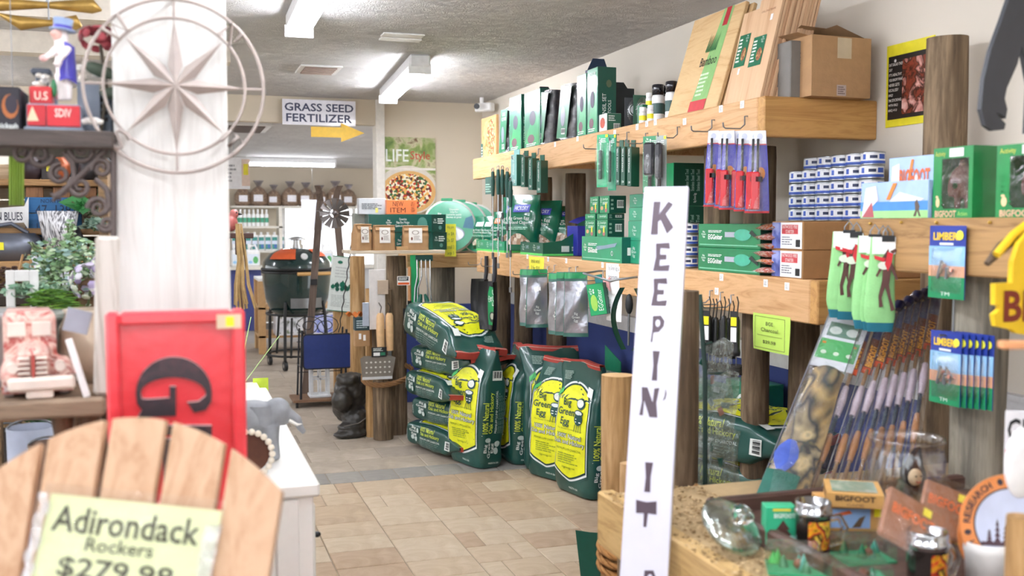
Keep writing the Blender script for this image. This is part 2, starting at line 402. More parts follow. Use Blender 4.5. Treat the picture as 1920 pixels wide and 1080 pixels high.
# white ceiling joists on the left
CR=flat('e6ded2',.6)
for yy,zz in ((28,2.36),(96,2.36)):
    a=Z_(100,yy,zz); MB().box(-5,.05 if yy<50 else .3,a.y-.05,a.y+.09,zz-.02,ZC,CR).struct('trim_3')

# floor: joint bed + stone pavers, each its own piece where they can be told apart
fl=MB().box(-5,XW,-3,YP+.1,-.05,-.006,flat('9a8c79',.9,var=.1,scale=6)).box(-3,4,YP+.1,YF,-.05,-.004,flat('a29d98',.9,var=.1,scale=3)).struct('floor')
def stone(h,h2):
    m,nt,b=_new('paver_'+h); b.inputs['Roughness'].default_value=.7
    v=mapped(nt,(1,1,1)); n=noise_n(nt,v,5,6,.65,1)
    nt.links.new(ramp(nt,n.outputs[0],[(.3,lin(h2)),(.7,lin(h))]),b.inputs['Base Color']); bump(nt,noise_n(nt,v,25,5).outputs[0],b,.35,.004); return m
PAV=[stone(*c) for c in (('c9b69e','ae997e'),('c2ac92','a69076'),('cdbda6','b39f85'),('bda58c','a28a70'))]
PAVG=[stone('9b9791','86827c'),stone('a39f98','8d8983')]
PAVF=[stone('b8ab9b','9e9181'),stone('aea294','958a7d'),stone('c0b4a4','a69988')]
_tm={}
def paver(x0,y0,w,l,mats,rnd):
    mi=rnd.randrange(len(mats)); k=(round(w,3),round(l,3),mats[mi].name)
    if k not in _tm: _tm[k]=MB().box(0.0022,w-.0022,.0022,l-.0022,-.03,0,mats[mi],ch=.003).mesh('paver')
    o=bpy.data.objects.new('paver',_tm[k]); COL.objects.link(o); o.parent=fl; o.location=(x0,y0,-rnd.uniform(0,.0018))
rnd=random.Random(3)
for c in range(7):
    x0=.315+.3*c; y=5.66
    while y>3.9:
        r=rnd.random()
        if r<.45: paver(x0,y-.22,.3,.22,PAV,rnd); y-=.22
        elif r<.8:
            s=.1 if rnd.random()<.5 else .2
            paver(x0,y-.22,s,.22,PAV,rnd); paver(x0+s,y-.22,.3-s,.22,PAV,rnd); y-=.22
        else: paver(x0,y-.33,.3,.33,PAV,rnd); y-=.33
for i in range(11): paver(.2+.2*i,5.665,.2,.25,PAVG,rnd)
y=5.92; r=0
while y<8.2:
    x=.1-(r%2)*.22
    while x<2.3: paver(x,y,.44,.29,PAVF,rnd); x+=.44
    y+=.29; r+=1
while y<12.6:
    x=-.3-(r%2)*.25
    while x<2.6: paver(x,y,.5,.5,PAVF,rnd); x+=.5
    y+=.5; r+=1

# ---------------------------------------------------------------- ceiling lights and vents
LAMP=emit('f4f7ff',27)
def fixture(p0,p1,z,label,tubes=2):
    p0=Vector(p0); p1=Vector(p1); c=(p0+p1)/2; L=(p1-p0).length; t=thing('ceiling_light',label,'light',(c.x,c.y,z),math.degrees(math.atan2((p1-p0).y,(p1-p0).x)),'fluorescent strip lights')
    MB().box(-L/2,L/2,-.06,.06,-.07,0,flat('e9eaec',.4),ch=.008).part('housing',t)
    for s in (-1,1)[:tubes]:
        MB().cyl((-L/2+.03,s*.030,-.088),(L/2-.03,s*.030,-.088),.017,LAMP,10).part('lamp_tube',t)
    for s in (-1,1): MB().box(s*(L/2-.02)-.012,s*(L/2-.02)+.012,-.066,.066,-.110,-.055,WHITE).part('socket',t)
    return t
a=Z_(560,68,2.35); fixture((a.x,a.y),(a.x-.03,a.y-1.9),ZC,'bright double tube strip light at the top edge above the compass rose')
a=Z_(727,192,2.35); b=Z_(788,134,2.35); fixture((a.x,a.y),(b.x,b.y),ZC,'bright double tube strip light right of the yellow arrow')
a=Y_(462,309,13.2); b=Y_(630,311,13.2); fixture((a.x,a.y),(b.x,b.y),2.30,'long strip light across the back room above the bagged goods')
for i,(x,y) in enumerate([(.56,1.2),(-.3,-.4),(1.4,-1.6),(-1.2,4.2),(-1.2,1.0),(-1.6,6.6),(-3.2,3),(.6,-1.6)]):
    fixture((x,y),(x,y+1.25),ZC,'double tube strip light on the ceiling, added unseen as fill')  # extra fixtures out of view, added as fill light
for (x,y) in ((2.2,9.2),(2.6,11),(-2.3,10.4)): fixture((x,y),(x+1.25,y),2.30,'strip light on the back room ceiling, added unseen as fill')  # unseen extra fixtures, added to brighten the back room
def vent(px,py,w,l,label,dark='6e4f45'):
    a=Z_(px,py,ZC); t=thing('ceiling_vent',label,'vent',(a.x,a.y,ZC))
    MB().box(-w/2,w/2,-l/2,l/2,-.012,0,WHITE,ch=.003).part('frame',t)
    MB().box(-w/2+.03,w/2-.03,-l/2+.03,l/2-.03,-.014,-.011,flat(dark,.8)).part('duct',t)
    for k in range(5):
        y=-l/2+.05+k*(l-.1)/4; MB().box(-w/2+.03,w/2-.03,y-.004,y+.004,-.02,-.013,flat('b9a69b',.5),None).part('louver',t)
vent(597,129,.26,.34,'pale ceiling vent with dark louvers between the two strip lights')
a=Z_(755,65,ZC); MB().box(-.11,.11,-.05,.05,-.008,0,WHITE,ch=.003).box(-.10,.12,.06,.14,-.012,0,WHITE,ch=.003).solo('blank_cover','white blank ceiling plates right of the first strip light','cover',loc=(a.x,a.y,ZC))
a=Y_(462,238,9.0); t=thing('ceiling_vent','dark ceiling vent in the back room seen beside the compass rose','vent',(a.x,9.2,2.30))
MB().box(-.2,.2,-.35,.35,-.012,0,WHITE).part('frame',t); MB().box(-.15,.15,-.3,.3,-.02,-.01,flat('6b5d58',.8)).part('duct',t)
# security camera in the far corner
a=X_(897,196,XW-.12); t=thing('security_camera','small white security camera in the far ceiling corner','camera',(a.x,7.7,ZC))
MB().cyl((0,0,0),(0,0,-.05),.018,WHITE,10).part('mount',t); MB().box(-.035,.035,-.10,.05,-.11,-.045,WHITE,TR(rz=40),.008).part('body',t); MB().cyl((-.064,-.076,-.078),(-.07,-.084,-.078),.022,BLACK,12).part('lens',t)

# ---------------------------------------------------------------- signs and posters on the far wall
def sheet(name,p0,p1,y,mat,label,cat,ch=.003,t=.006,tilt=0):
    """board facing the camera side (-Y) between two picture points on plane y"""
    a=Y_(*p0,y); b=Y_(*p1,y); o=thing(name,label,cat,(a.x,y,b.z),0); w=b.x-a.x; h=a.z-b.z
    MB().box(0,w,0,t,0,h,mat,ch=ch if t>2*ch else 0).part('board',o); return o,w,h
o,w,h=sheet('hanging_sign',(529,185),(667,237),YP-.06,flat('e9e8f2',.35,coat=.4),'white sign lettered GRASS SEED FERTILIZER under the far header','sign')
NAVYI=flat('3d4260',.5)
MB().text('GRASS SEED',FY(0,0,0),.03*w,.54*h,.97*w,.86*h,NAVYI,bold=.02).text('FERTILIZER',FY(0,0,0),.05*w,.12*h,.95*w,.44*h,NAVYI,bold=.02).part('lettering',o)
a=Y_(583,247,YP-.09); w=Y_(683,247,YP-.09).x-a.x; h=Y_(583,231,YP-.09).z-Y_(583,267,YP-.09).z
MB().prism([(0,-.27*h),(.56*w,-.27*h),(.56*w,-.5*h),(w,0),(.56*w,.5*h),(.56*w,.27*h),(0,.27*h)],.004,flat('f0c33f',.5),basis((0,0,0),(1,0,0),(0,0,1))).solo('arrow_sign','yellow cardboard arrow pointing right below the GRASS SEED sign','sign',loc=a)
o,w,h=sheet('pizza_poster',(710,256),(817,400),YP-.012,splotch(['5f7d3f','8aa05a','c8c4a0','6d4a34'],9,.3,.3),'tall poster of a pizza on a peel with LIFE Style lettering on the far wall','poster')
M=FY(0,0,0)
pz=MB(); pz.disc(M,.5*w,.30*h,.53*w,.33*h,flat('d9d2c6'),.0004,36); pz.disc(M,.52*w,.28*h,.48*w,.28*h,flat('dcae6c'),.0008,36); pz.disc(M,.52*w,.285*h,.41*w,.235*h,splotch(['f2e7c6','c23b25','f4ecd6','3b6a3a','e8b25a','5a2a20'],60,.4,.2,kind='vor'),.0012,36)
pz.v=[Vector((min(max(v.x,0),w),v.y,min(max(v.z,0),h))) for v in pz.v]; pz.part('pizza_picture',o)
MB().rect(M,0,.57*h,w,.60*h,flat('e6e0d8'),.0005).text('LIFE',M,.12*w,.68*h,.52*w,.84*h,INKW,.0016,.01).text('Style',M,.55*w,.68*h,.9*w,.82*h,flat('c33a34'),.0016).rect(M,0,.88*h,.1*w,h,YEL,.001).part('lettering',o)
# ---------------------------------------------------------------- posts
def post(x,y,z0,h,r,label,mat=LOG,lean=(0,0),seed=1,name='wooden_post',n=22,group=None,endm=None):
    rnd=random.Random(seed); ph=[rnd.uniform(0,6.28) for _ in range(3)]
    def fn(u,v):
        a=2*math.pi*u; z=h*v; rr=r*(1+.035*math.sin(a*2+ph[0]+z)+.025*math.sin(a*3+ph[1]-z*2)+.02*math.sin(z*6+ph[2]))
        if v>.985: rr*=.97
        return (rr*math.cos(a)+lean[0]*z,rr*math.sin(a)+lean[1]*z,z)
    m=MB().grid(fn,n,12,mat,wrap=True); top=[v.copy() for v in m.v[-n:]]
    m.add(top,[list(range(n))],endm or mat)
    m.add([v.copy() for v in m.v[:n]],[list(range(n))[::-1]],mat)
    return m.solo(name,label,'post',group,loc=(x,y,z0))
# ---------------------------------------------------------------- two timber shelves on the right wall
XB=1.95; UZ0,UZ1,UY0,UY1=1.765,1.905,3.145,6.75; LZ0,LZ1,LY0,LY1=1.135,1.278,2.815,6.66
HOOKM=flat('9a9da2',.35,.8,.03)
def hook(t,y,z,L=.14,x=XB,up=.02,r=.0028):
    MB().tube([(x,y,z),(x-.012,y,z),(x-.012,y,z-.03),(x-.03,y,z-.045),(x-L,y,z-.045),(x-L-.008,y,z-.04),(x-L-.01,y,z-.045+up)],r,HOOKM,6).part('hook',t)
def ptag(t,y,z,x=XB,s=.026,k=0):
    MB().box(x-.0015,x,y-s/2,y+s/2,z-s/2,z+s/2,TAGW).lines(FX(x-.0016,y+s/2,z-s/2,0),.15*s,.2*s,.85*s,.75*s,3,flat('8a8d94'),.0002,k).part('price_tag',t)
ts=thing('timber_shelf','upper pine timber shelf with a square beam front on the right wall','shelf',(0,0,0))
MB().box(XB,XB+.045,UY0,UY1,UZ0,UZ1,PINE,ch=.004).part('front_beam',ts)
MB().box(XB+.0005,XW,UY0-.045,UY0,UZ0,UZ1,PINEX,ch=.004).part('end_beam',ts)
MB().box(XB+.045,XW,UY0,UY1,UZ1-.025,UZ1-.002,PINE).part('shelf_board',ts)
for y in (4.2,5.4): MB().box(XB+.045,XW,y-.02,y+.02,UZ0+.01,UZ1-.025,PINE).part('cross_brace',ts)
tl=thing('timber_shelf','lower pine timber shelf with price tags along its beam front','shelf',(0,0,0))
MB().box(XB,XB+.045,LY0,LY1,LZ0,LZ1,PINE,ch=.004).part('front_beam',tl)
MB().box(XB+.0005,XW,LY0-.045,LY0,LZ0,LZ1,PINEX,ch=.004).part('end_beam',tl)
MB().box(XB+.045,XW,LY0,LY1,LZ1-.025,LZ1-.002,PINE).part('shelf_board',tl)
for y in (3.6,4.8,5.9): MB().box(XB+.045,XW,y-.02,y+.02,LZ0+.01,LZ1-.025,PINE).part('cross_brace',tl)
for i,(px,py) in enumerate([(1083,260),(1041,271),(1153,249),(1195,238),(1213,232),(1229,229),(1284,228),(1352,204),(1392,196)]): p=X_(px,py,XB); ptag(ts,p.y,p.z,k=i)
for i,(px,py) in enumerate([(1353,520),(1436,531),(1476,537),(1344,546),(1130,497),(1160,505),(1062,489),(1028,486),(989,481),(936,476)]): p=X_(px,py,XB); ptag(tl,p.y,p.z,k=i+20)
BZ1,BZ0,BX=1.475,1.335,1.80
tb=thing('timber_shelf','weathered timber beam shelf at right with toys on top','shelf',(0,0,0))
PINEG=wood('b08a5a','8a673e',1,1,.6,1.3)
MB().box(BX,BX+.045,.6,2.42,BZ0,BZ1,PINEG,ch=.004).part('front_beam',tb); MB().box(BX+.045,XW,.6,2.42,BZ1-.025,BZ1-.002,PINEG).part('shelf_board',tb)
for px,py in ((1594,418),(1634,419),(1692,417),(1758,417),(1858,417)):
    p=X_(px,py,BX); MB().ell((BX-.004,p.y,p.z),(.005,.004,.004),flat('d8b45a',.3,.8),8,6).part('pin',tb)
# posts under and between the shelves
def postpx(px,py,x,z0,h,r,label,mat,seed,**k): p=X_(px,py,x); return post(x,p.y,z0,h,r,label,mat,seed=seed,**k)
postpx(1417,640,2.07,0,LZ0,.052,'brown round post under the lower shelf behind the BGE Charcoal note',LOGD,11)
postpx(1508,640,2.22,0,LZ0,.056,'brown round post under the lower shelf right of the BGE Charcoal note',LOGD,12)
postpx(981,620,2.28,0,LZ0,.062,'round post behind the silver pouches, further of two',LOG,13)
postpx(1043,620,2.28,0,LZ0,.062,'round post behind the silver pouches, nearer of two',LOGD,14)
postpx(1345,350,2.10,LZ1,UZ0-LZ1,.055,'brown round post between the shelves behind the grill lighters',LOG,15)
postpx(1424,350,2.20,LZ1,UZ0-LZ1,.062,'dark brown round post between the shelves left of the tins',LOGD,16)
postpx(1021,340,2.3,LZ1,UZ0-LZ1,.050,'dark post between the shelves right of the hanging green boxes',LOGD,17)
postpx(1079,340,2.3,LZ1,UZ0-LZ1,.062,'dark post between the shelves above the blue edged pouch',LOGD,18)
post(2.2,6.9,0,1.92,.07,'tall post at the far end of the shelves',LOG,seed=19)
post(1.86,7.25,0,1.22,.09,'thick grey post under the disc display shelf',LOGG,seed=20)
postpx(1775,170,2.30,0,2.04,.062,'tall weathered post on the wall right of the yellow poster',LOG,21)
p=X_(1835,700,1.90); post(1.90,p.y,0,BZ0,.066,'grey weathered post under the toy shelf',LOGG,seed=22)
# ---------------------------------------------------------------- goods on the upper shelf
def logo(mb,M,u,v,s,mat=INKW,l=.0005):
    mb.text('Big\nGreen\nEgg',M,u,v,u+s*.62,v+s,mat,l,.012); mb.disc(M,u+s*.8,v+s*.3,s*.14,s*.2,mat,l,10); mb.disc(M,u+s*.8,v+s*.68,s*.14,s*.16,mat,l,10)
def span(px0,px1,x):
    """far and near Y of a stretch of the plane x between two picture columns"""
    a=X_(px0,400,x).y; b=X_(px1,400,x).y; return max(a,b),min(a,b)
def gbox(name,label,pxf,pxn,pyt,x,z0,D,mat,front=None,end=None,group=None,endmat=None,cat='box',topmat=None,rz=0,ch=.002,h=None):
    yf,yn=span(pxf,pxn,x); W=yf-yn; H=h or X_(pxn,pyt,x).z-z0
    t=thing(name,label,cat,(x,yn,z0),rz,group)
    MB().box(0,D,0,W,0,H,mat,ch=ch).part('carton',t)
    if endmat: m=MB(); m.box(.001,D-.001,-.0006,.0,.001,H-.001,endmat).part('end_panel',t)
    if front: m=MB(); front(m,FX(0,W,0),W,H); m.part('front_print',t)
    if end: m=MB(); end(m,FY(0,-.0006,0),D,H); m.part('end_print',t)
    return t,W,H
def tall_front(m,M,W,H,oval=True):
    m.poly([(W*.05,H*.1),(W*.95,H*.02),(W*.95,H*.95),(W*.6,H*.6),(W*.3,H*.35)],flat('3fae76',.3,coat=.4),Matrix.Translation((0,0,0))@M)
    m.text('PREMIUM\nGRILL\nCOVER',M,W*.12,H*.74,W*.8,H*.93,INKW,.0006)
    if oval: m.disc(M,W*.55,H*.52,W*.2,H*.13,flat('3a3850',.5),.0008,16)
    m.disc(M,W*.45,H*.16,W*.22,H*.08,flat('6d4a55',.5),.0008,12); m.lines(M,W*.15,H*.03,W*.8,H*.09,2,INKW,.0008)
def tall_end(m,M,W,H): m.text('UTENSIL SET',M,W*.25,H*.15,W*.45,H*.6,INKW,.0006,rot=1); m.text('GRILL TOOLS',M,W*.55,H*.12,W*.72,H*.5,INKW,.0006,rot=1); m.disc(M,W*.6,H*.75,W*.15,H*.06,flat('5d6a50'),.0006,8)
G2=flat('4f9a7c',.25,coat=.5)
gbox('grill_cover_box','tall green box in fourth place from the far end of the upper shelf, dark side',983,1012,165,1.99,UZ1,.06,G2,tall_front,tall_end,'tall green boxes',DGREEN)
gbox('grill_cover_box','tall green box with oval window near the far end of the upper shelf',955,977,176,1.99,UZ1,.06,G2,tall_front,tall_end,'tall green boxes',DGREEN)
gbox('grill_cover_box','tall bright green box with dark oval window, left of a matching pair',1081,1098,137,1.97,UZ1,.10,G2,tall_front,tall_end,'tall green boxes',DGREEN)
gbox('grill_cover_box','tall bright green box with dark oval window and black lettered side',1100,1119,125,1.965,UZ1,.10,G2,tall_front,tall_end,'tall green boxes',DGREEN)
def flapbox(label,px,pyt,x,D,W,mat):
    y=X_(px,400,x).y; H=X_(px,pyt,x).z-UZ1; t=thing('open_carton',label,'box',(x,y,UZ1))
    MB().box(0,D,0,W,0,H*.86,mat,ch=.002).part('carton',t)
    MB().prism([(0,0),(D,0),(D*.8,H*.14),(D*.25,H*.14)],.003,mat,TR(0,W*.5,H*.86,rx=90)).part('flap',t)
flapbox('navy carton with raised flap behind the tall pair of green boxes',1104,108,2.10,.12,.06,flat('1d3450',.5))
flapbox('black carton with raised flap right of the tall green pair',1140,150,2.06,.14,.14,flat('1b2429',.5))
flapbox('dark navy carton with raised flap behind the second tall green box',1010,160,2.10,.10,.1,flat('16232e',.5))
# plastic wrapped covers leaning back
def wrapped(label,pxf,pxn,pyt,x,dark,lean,seed):
    yf,yn=span(pxf,pxn,x); W=yf-yn; H=X_(pxn,pyt,x).z-UZ1; t=thing('wrapped_cover',label,'package',(x,yn,UZ1),0,'plastic wrapped grill covers',rx=lean)
    rnd=random.Random(seed); q=rnd.uniform(0,9)
    def body(u,v,o=0):
        a=2*math.pi*u; c,s=math.cos(a),math.sin(a); p=.55; rx=.055*(1-.25*v); ry=W*.5
        return (.055+(rx+o)*math.copysign(abs(c)**p,c)+.006*math.sin(v*23+q+u*6),ry+(ry*.96+o)*math.copysign(abs(s)**p,s),H*v*.94+.004)
    MB().grid(lambda u,v: body(u,v,-.006),20,8,dark,wrap=True).part('folded_cover',t)
    m=MB(); M=FX(-.004,W,0); m.poly([(W*.0,.01),(W*.72,.01),(W*.98,H*.9),(W*.25,H*.92)],GREEN,M); m.text('GRILL\nCOVER',M,W*.35,H*.68,W*.85,H*.85,INKW,.001); m.disc(M,W*.45,H*.4,W*.16,H*.17,flat('8a8fa0',.3),.001,12); m.barcode(M,W*.35,H*.1,W*.62,H*.2,.001); m.part('header_card',t)
    MB().grid(lambda u,v: body(u,v,.004),20,10,FILM,wrap=True).part('wrap',t)
wrapped('silver and navy plastic wrapped cover beside the pizza board',937,953,195,1.99,flat('22263c',.4),0,1)
wrapped('plastic wrapped cover with green card and black fabric, further of two',1000,1026,163,2.0,flat('1e1c26',.4),5,2)
wrapped('plastic wrapped cover with green card and black fabric, next to the tall green pair',1044,1070,150,2.0,flat('1c1b22',.4),4,3)
# pizza picture board on the far post
yf,yn=span(893,938,2.16); t=thing('pizza_board_box','flat box with pizza photo on top of the far post','box',(2.13,yn,UZ1+.018))
hh=.30
MB().box(0,.02,0,.36,0,hh,flat('c9a06e',.5),ch=.002).part('carton',t)
m=MB(); M=FX(0,.36,0); m.poly([(.02,.01),(.35,.02),(.35,hh-.01),(.1,hh-.03),(.03,.18)],splotch(['d9a868','e6c18a','c98a4a'],14),Matrix.Translation((-.0008,0,0))@M)
m.disc(M,.24,.15,.10,.13,splotch(['d8c08a','b2452d','efe0b0','6f7b3a','c8602f'],70,kind='vor'),.0014,20); m.rect(M,0,0,.05,.12,flat('2f6a60'),.0016); m.lines(M,.01,.02,.045,.1,4,INKW,.002); m.part('front_print',t)
# small items
def small_front(m,M,W,H): m.rect(M,W*.06,H*.05,W*.94,H*.95,flat('d8dad8'),.0005); m.disc(M,W*.5,H*.5,W*.3,H*.3,flat('c05038'),.001,10)
gbox('gauge_box','small green box with white barcode on the upper shelf edge',1122,1137,212,1.975,UZ1,.075,flat('d6dcd8',.4),small_front,lambda m,M,W,H:(m.barcode(M,W*.45,H*.1,W*.9,H*.45),m.lines(M,W*.1,H*.55,W*.7,H*.9,3,INKW)),endmat=flat('3d6f5a',.4))
def blister(label,px,pyt,x,w,h,cardm,inner,z0=UZ1,group='blister packs on the upper shelf',lean=0,name='blister_pack',rzz=0):
    y=X_(px,400,x).y; t=thing(name,label,'package',(x,y,z0),rzz,group,rx=lean)
    MB().box(0,w,0,.002,0,h,cardm).part('backing_card',t)
    inner(t,w,h); return t
def thermo(t,w,h):
    MB().cyl((w*.5,-.012,h*.62),(w*.5,-.002,h*.62),w*.3,flat('e8ebee',.3),20).ring(FY(w*.5,-.0125,h*.62),0,0,w*.24,w*.3,CHROME,0,20).cyl((w*.5,-.006,h*.1),(w*.5,-.006,h*.4),.003,CHROME,6).part('dial',t)
    MB().ell((w*.5,-.01,h*.55),(w*.42,.014,h*.4),FILM,14,8).part('blister',t)
blister('clear blister pack with round dial thermometer, left one on the upper shelf',1170,172,2.02,.09,.15,flat('4a4d52'),thermo)
blister('clear blister pack with round dial thermometer, right one on the upper shelf',1186,172,2.05,.09,.16,flat('3f6b58'),thermo)
gbox('gauge_box','small dark green carton with yellow corner behind the squat bottles',1193,1203,196,2.02,UZ1,.06,flat('1d6b4a',.4),None,lambda m,M,W,H: m.rect(M,W*.5,H*.05,W*.8,H*.35,YEL,.0006))
def bottle(name,label,px,x,r,h,body,capm,z0=UZ1,caph=.2,band=None,group=None,neck=.5,cat='bottle'):
    y=X_(px,400,x).y; t=thing(name,label,cat,(x,y,z0),0,group)
    MB().lathe([(0,0),(r*.95,0),(r,r*.1),(r,h*(1-caph-.06)),(r*neck,h*(1-caph)),(0,h*(1-caph))],body,16).part('body',t)
    MB().lathe([(0,h*(1-caph)),(r*neck*1.15,h*(1-caph)),(r*neck*1.15,h*.98),(r*neck,h),(0,h)],capm,14).part('cap',t)
    if band: MB().lathe([(r*1.01,h*.22),(r*1.01,h*.5)],band,16).part('label_band',t)
    return t
b0=bottle('squat_bottle','small white bottle with yellow band, furthest of the squat bottles',1211,2.03,.017,.075,WHITE,TAGW,band=YEL,caph=.3,neck=.8,group='squat white bottles')
for px,l in ((1219,'small white bottle with yellow band in front of the black capped cans'),(1204,'small white bottle with yellow band beside the green carton')):
    dup(b0,(1.99,X_(px,400,1.99).y,UZ1),l)
dup(b0,(2.06,X_(1216,400,2.06).y,UZ1+.076),'small white bottle with yellow band stacked on top of another')
dup(b0,(2.09,X_(1213,400,2.09).y,UZ1),'small white bottle with yellow band under the stacked one')
c0=bottle('spray_can','white spray can with glossy black cap, left of three',1232,2.02,.027,.165,WHITE,flat('15151f',.2,coat=.6),caph=.28,neck=.85,band=flat('3d5a56'),group='white spray cans with black caps')
dup(c0,(2.08,X_(1250,400,2.08).y,UZ1),'white spray can with glossy black cap, middle of three')
dup(c0,(2.03,X_(1257,400,2.03).y,UZ1),'white spray can with glossy black cap beside the bamboo board')
# bamboo boards and cedar planks leaning
PLK=wood('ddb994','c79b74',2,.6,bands=6,bmp=.05); BAM=wood('dcbc8c','cda574',1,1,bands=5,bmp=.05)
LEAN=17
def board(name,label,pxb,pyb,pxt,pyt,x,thick,mat,D,cat='board',lean=LEAN,group=None,front=None,w=None):
    """board standing on the shelf, its face to -X; near edge from (pxb,pyb) to (pxt,pyt)"""
    b=X_(pxb,pyb,x); tp=X_(pxt,pyt,x+.06); H=(tp.z-UZ1)/math.cos(R(lean)); t=thing(name,label,cat,(x,b.y,UZ1+.001),0,group,rx=lean)
    MB().box(0,thick,0,D,0,H,mat,ch=.0015).part('board',t)
    if front: m=MB(); front(m,FX(0,D,0),D,H); m.part('paper_label',t)
    return t,H
# bamboo board: upright face toward the room, leaning back on the wall (rotated about Y)
y0=X_(1345,200,1.99).y; y1=X_(1253,200,1.99).y; W=y1-y0; t=thing('bamboo_board','large bamboo cutting board with green and red Bamboo paper band','board',(1.985,y0,UZ1+.007),ry=17)
Hb=.43
MB().box(0,.018,0,W,0,Hb,BAM,ch=.003).part('board',t)
m=MB(); M=FX(0,W,0); m.poly([(W*.44,0),(W*.76,0),(W*.80,Hb),(W*.62,Hb)],flat('8fbf7a',.4),M)
m.rect(M,W*.44,0,W*.76,.045,flat('c8434a',.4),.0008); m.poly([(W*.66,Hb*.82),(W*.75,Hb*.82),(W*.76,Hb),(W*.67,Hb)],flat('b5313c',.4),Matrix.Translation((-.0008,0,0))@M)
m.text('Bamboo',M,W*.42,Hb*.45,W*.74,Hb*.54,INKK,.001); m.lines(M,W*.5,Hb*.14,W*.68,Hb*.38,6,flat('d8ecd0'),.001)
for k in range(7): m.poly([(W*(.46+.03*k),Hb*.6),(W*(.5+.03*k),Hb*(.78-.02*(k%3))),(W*(.485+.03*k),Hb*.58)],flat('2f6b3c'),Matrix.Translation((-.001,0,0))@M)
m.part('paper_label',t)
b2=thing('bamboo_board','second bamboo board standing right behind the labelled one','board',(2.01,y0-.02,UZ1+.007),ry=17); MB().box(0,.018,0,W,0,Hb*.98,BAM,ch=.003).part('board',b2)
# cedar planks: a leaning row, each plank its own thing
def plank_label(m,M,D,H):
    m.rect(M,D*.1,H*.38,D*.66,H*.70,flat('17704f',.4),.0006); m.lines(M,D*.14,H*.42,D*.34,H*.67,7,INKW,.0009,4); m.disc(M,D*.5,H*.5,D*.12,H*.07,splotch(['c98a5a','7a3528','e0b070'],60),.001,12); m.text('Big\nGreen\nEgg',M,D*.45,H*.62,D*.6,H*.69,INKW,.001)
yN=X_(1424,190,1.985).y
PLK2=wood('d2aa86','b98a66',2,.6,bands=6,bmp=.05)
p0=thing('cedar_plank','cedar grilling plank with green paper label, front one of the tight row','plank',(1.985,yN,UZ1),0,'cedar planks in a leaning row',ry=14)
PW=X_(1352,190,1.985).y-yN; PH=.395
pm=MB().box(0,.0105,0,PW*.56,0,PH,PLK,ch=.001); pm.part('board',p0); m=MB(); plank_label(m,FX(0,PW*.56,0),PW*.56,PH*.9); m.text('GRILLING PLANK',FX(0,PW*.56,0),PW*.1,PH*.86,PW*.45,PH*.88,flat('8a4a2a'),.0006); m.rect(FX(0,PW*.56,0),PW*.36,PH*.76,PW*.42,PH*.82,TAGW,.0008); m.part('paper_label',p0)
rnd=random.Random(5); meshes=[MB().box(0,.0105,0,PW*.56,0,PH-.004*k,[PLK,PLK2][k%2],ch=.001).mesh('board') for k in (1,2)]
for k in range(1,13):
    t=thing('cedar_plank',['bare cedar plank in the tight leaning row beside the grey box','bare cedar plank in the tight leaning row beside the grey box'][0],'plank',(1.985+.0125*k,yN-.0+rnd.uniform(-.006,.004),UZ1+rnd.uniform(0,.0005)),0,'cedar planks in a leaning row',ry=14+rnd.uniform(-.2,.2))
    o=bpy.data.objects.new('board',meshes[k%2]); COL.objects.link(o); o.parent=t
p1=thing('cedar_plank','cedar grilling plank with green paper label left of the tight row','plank',(1.99,yN+PW*.565,UZ1),0,'cedar planks in a leaning row',ry=14)
MB().box(0,.0105,0,PW*.42,0,PH*.93,PLK,ch=.001).part('board',p1); m=MB(); plank_label(m,FX(0,PW*.42,0),PW*.5,PH); m.rect(FX(0,PW*.42,0),PW*.2,PH*.30,PW*.25,PH*.36,TAGW,.0008); m.part('paper_label',p1)
# grey box and cardboard box on the end of the shelf
p=Y_(1475,182,UY0-.03); t=thing('storage_box','narrow grey box between the cedar planks and the cardboard box','box',(p.x+.01,UY0-.035,UZ1)); gw=Y_(1520,182,UY0).x-p.x; gh=Y_(1500,80,UY0).z-UZ1
MB().box(0,gw,0,.18,0,gh,flat('7b7874',.7,bmp=.2),ch=.003).part('carton',t)
p=Y_(1521,182,UY0-.10); q=Y_(1637,72,UY0-.10); CW=q.x-p.x; CH=q.z-UZ1
t=thing('cardboard_box','brown cardboard box with open top flaps on the end of the upper shelf','box',(p.x,UY0-.10,UZ1),2)
MB().box(0,CW-.002,0,.26,0,.003,KRAFT).box(0,CW,0,.003,.003,CH,KRAFT).box(0,CW,.257,.26,.003,CH,KRAFT).box(0,.003,.003,.257,.003,CH,KRAFT).box(CW-.003,CW,.003,.257,.003,CH,KRAFT).part('carton',t)
MB().add([(0,.02,CH),(-.0,.25,CH),(-.04,.22,CH+.015),(-.04,.03,CH+.01)],[(0,1,2,3)],KRAFT).part('flap',t)
MB().add([(.03,.26,CH),(CW,.26,CH),(CW-.03,.13,CH+.05),(.04,.12,CH+.055)],[(0,1,2,3)],KRAFT).part('flap',t)
MB().add([(CW,.02,CH),(CW,.24,CH),(CW-.11,.2,CH+.045),(CW-.11,.05,CH+.05)],[(0,1,2,3)],KRAFT).part('flap',t)
m=MB(); M=FY(0,0,0); m.rect(M,CW*.42,CH*.64,CW*.66,CH*.98,flat('c8b698',.35),.0006).part('tape',t)
m=MB(); m.rect(M,CW*.42,CH*.02,CW*.58,CH*.2,flat('b9a7a2',.5),.0006).lines(M,CW*.44,CH*.04,CW*.57,CH*.18,4,flat('6d5a58'),.001).part('shipping_label',t)
MB().text('3 Sc',FX(0,.16,0),0,CH*.55,.1,CH*.75,flat('5b4630'),.0006,rot=1).part('lettering',t)
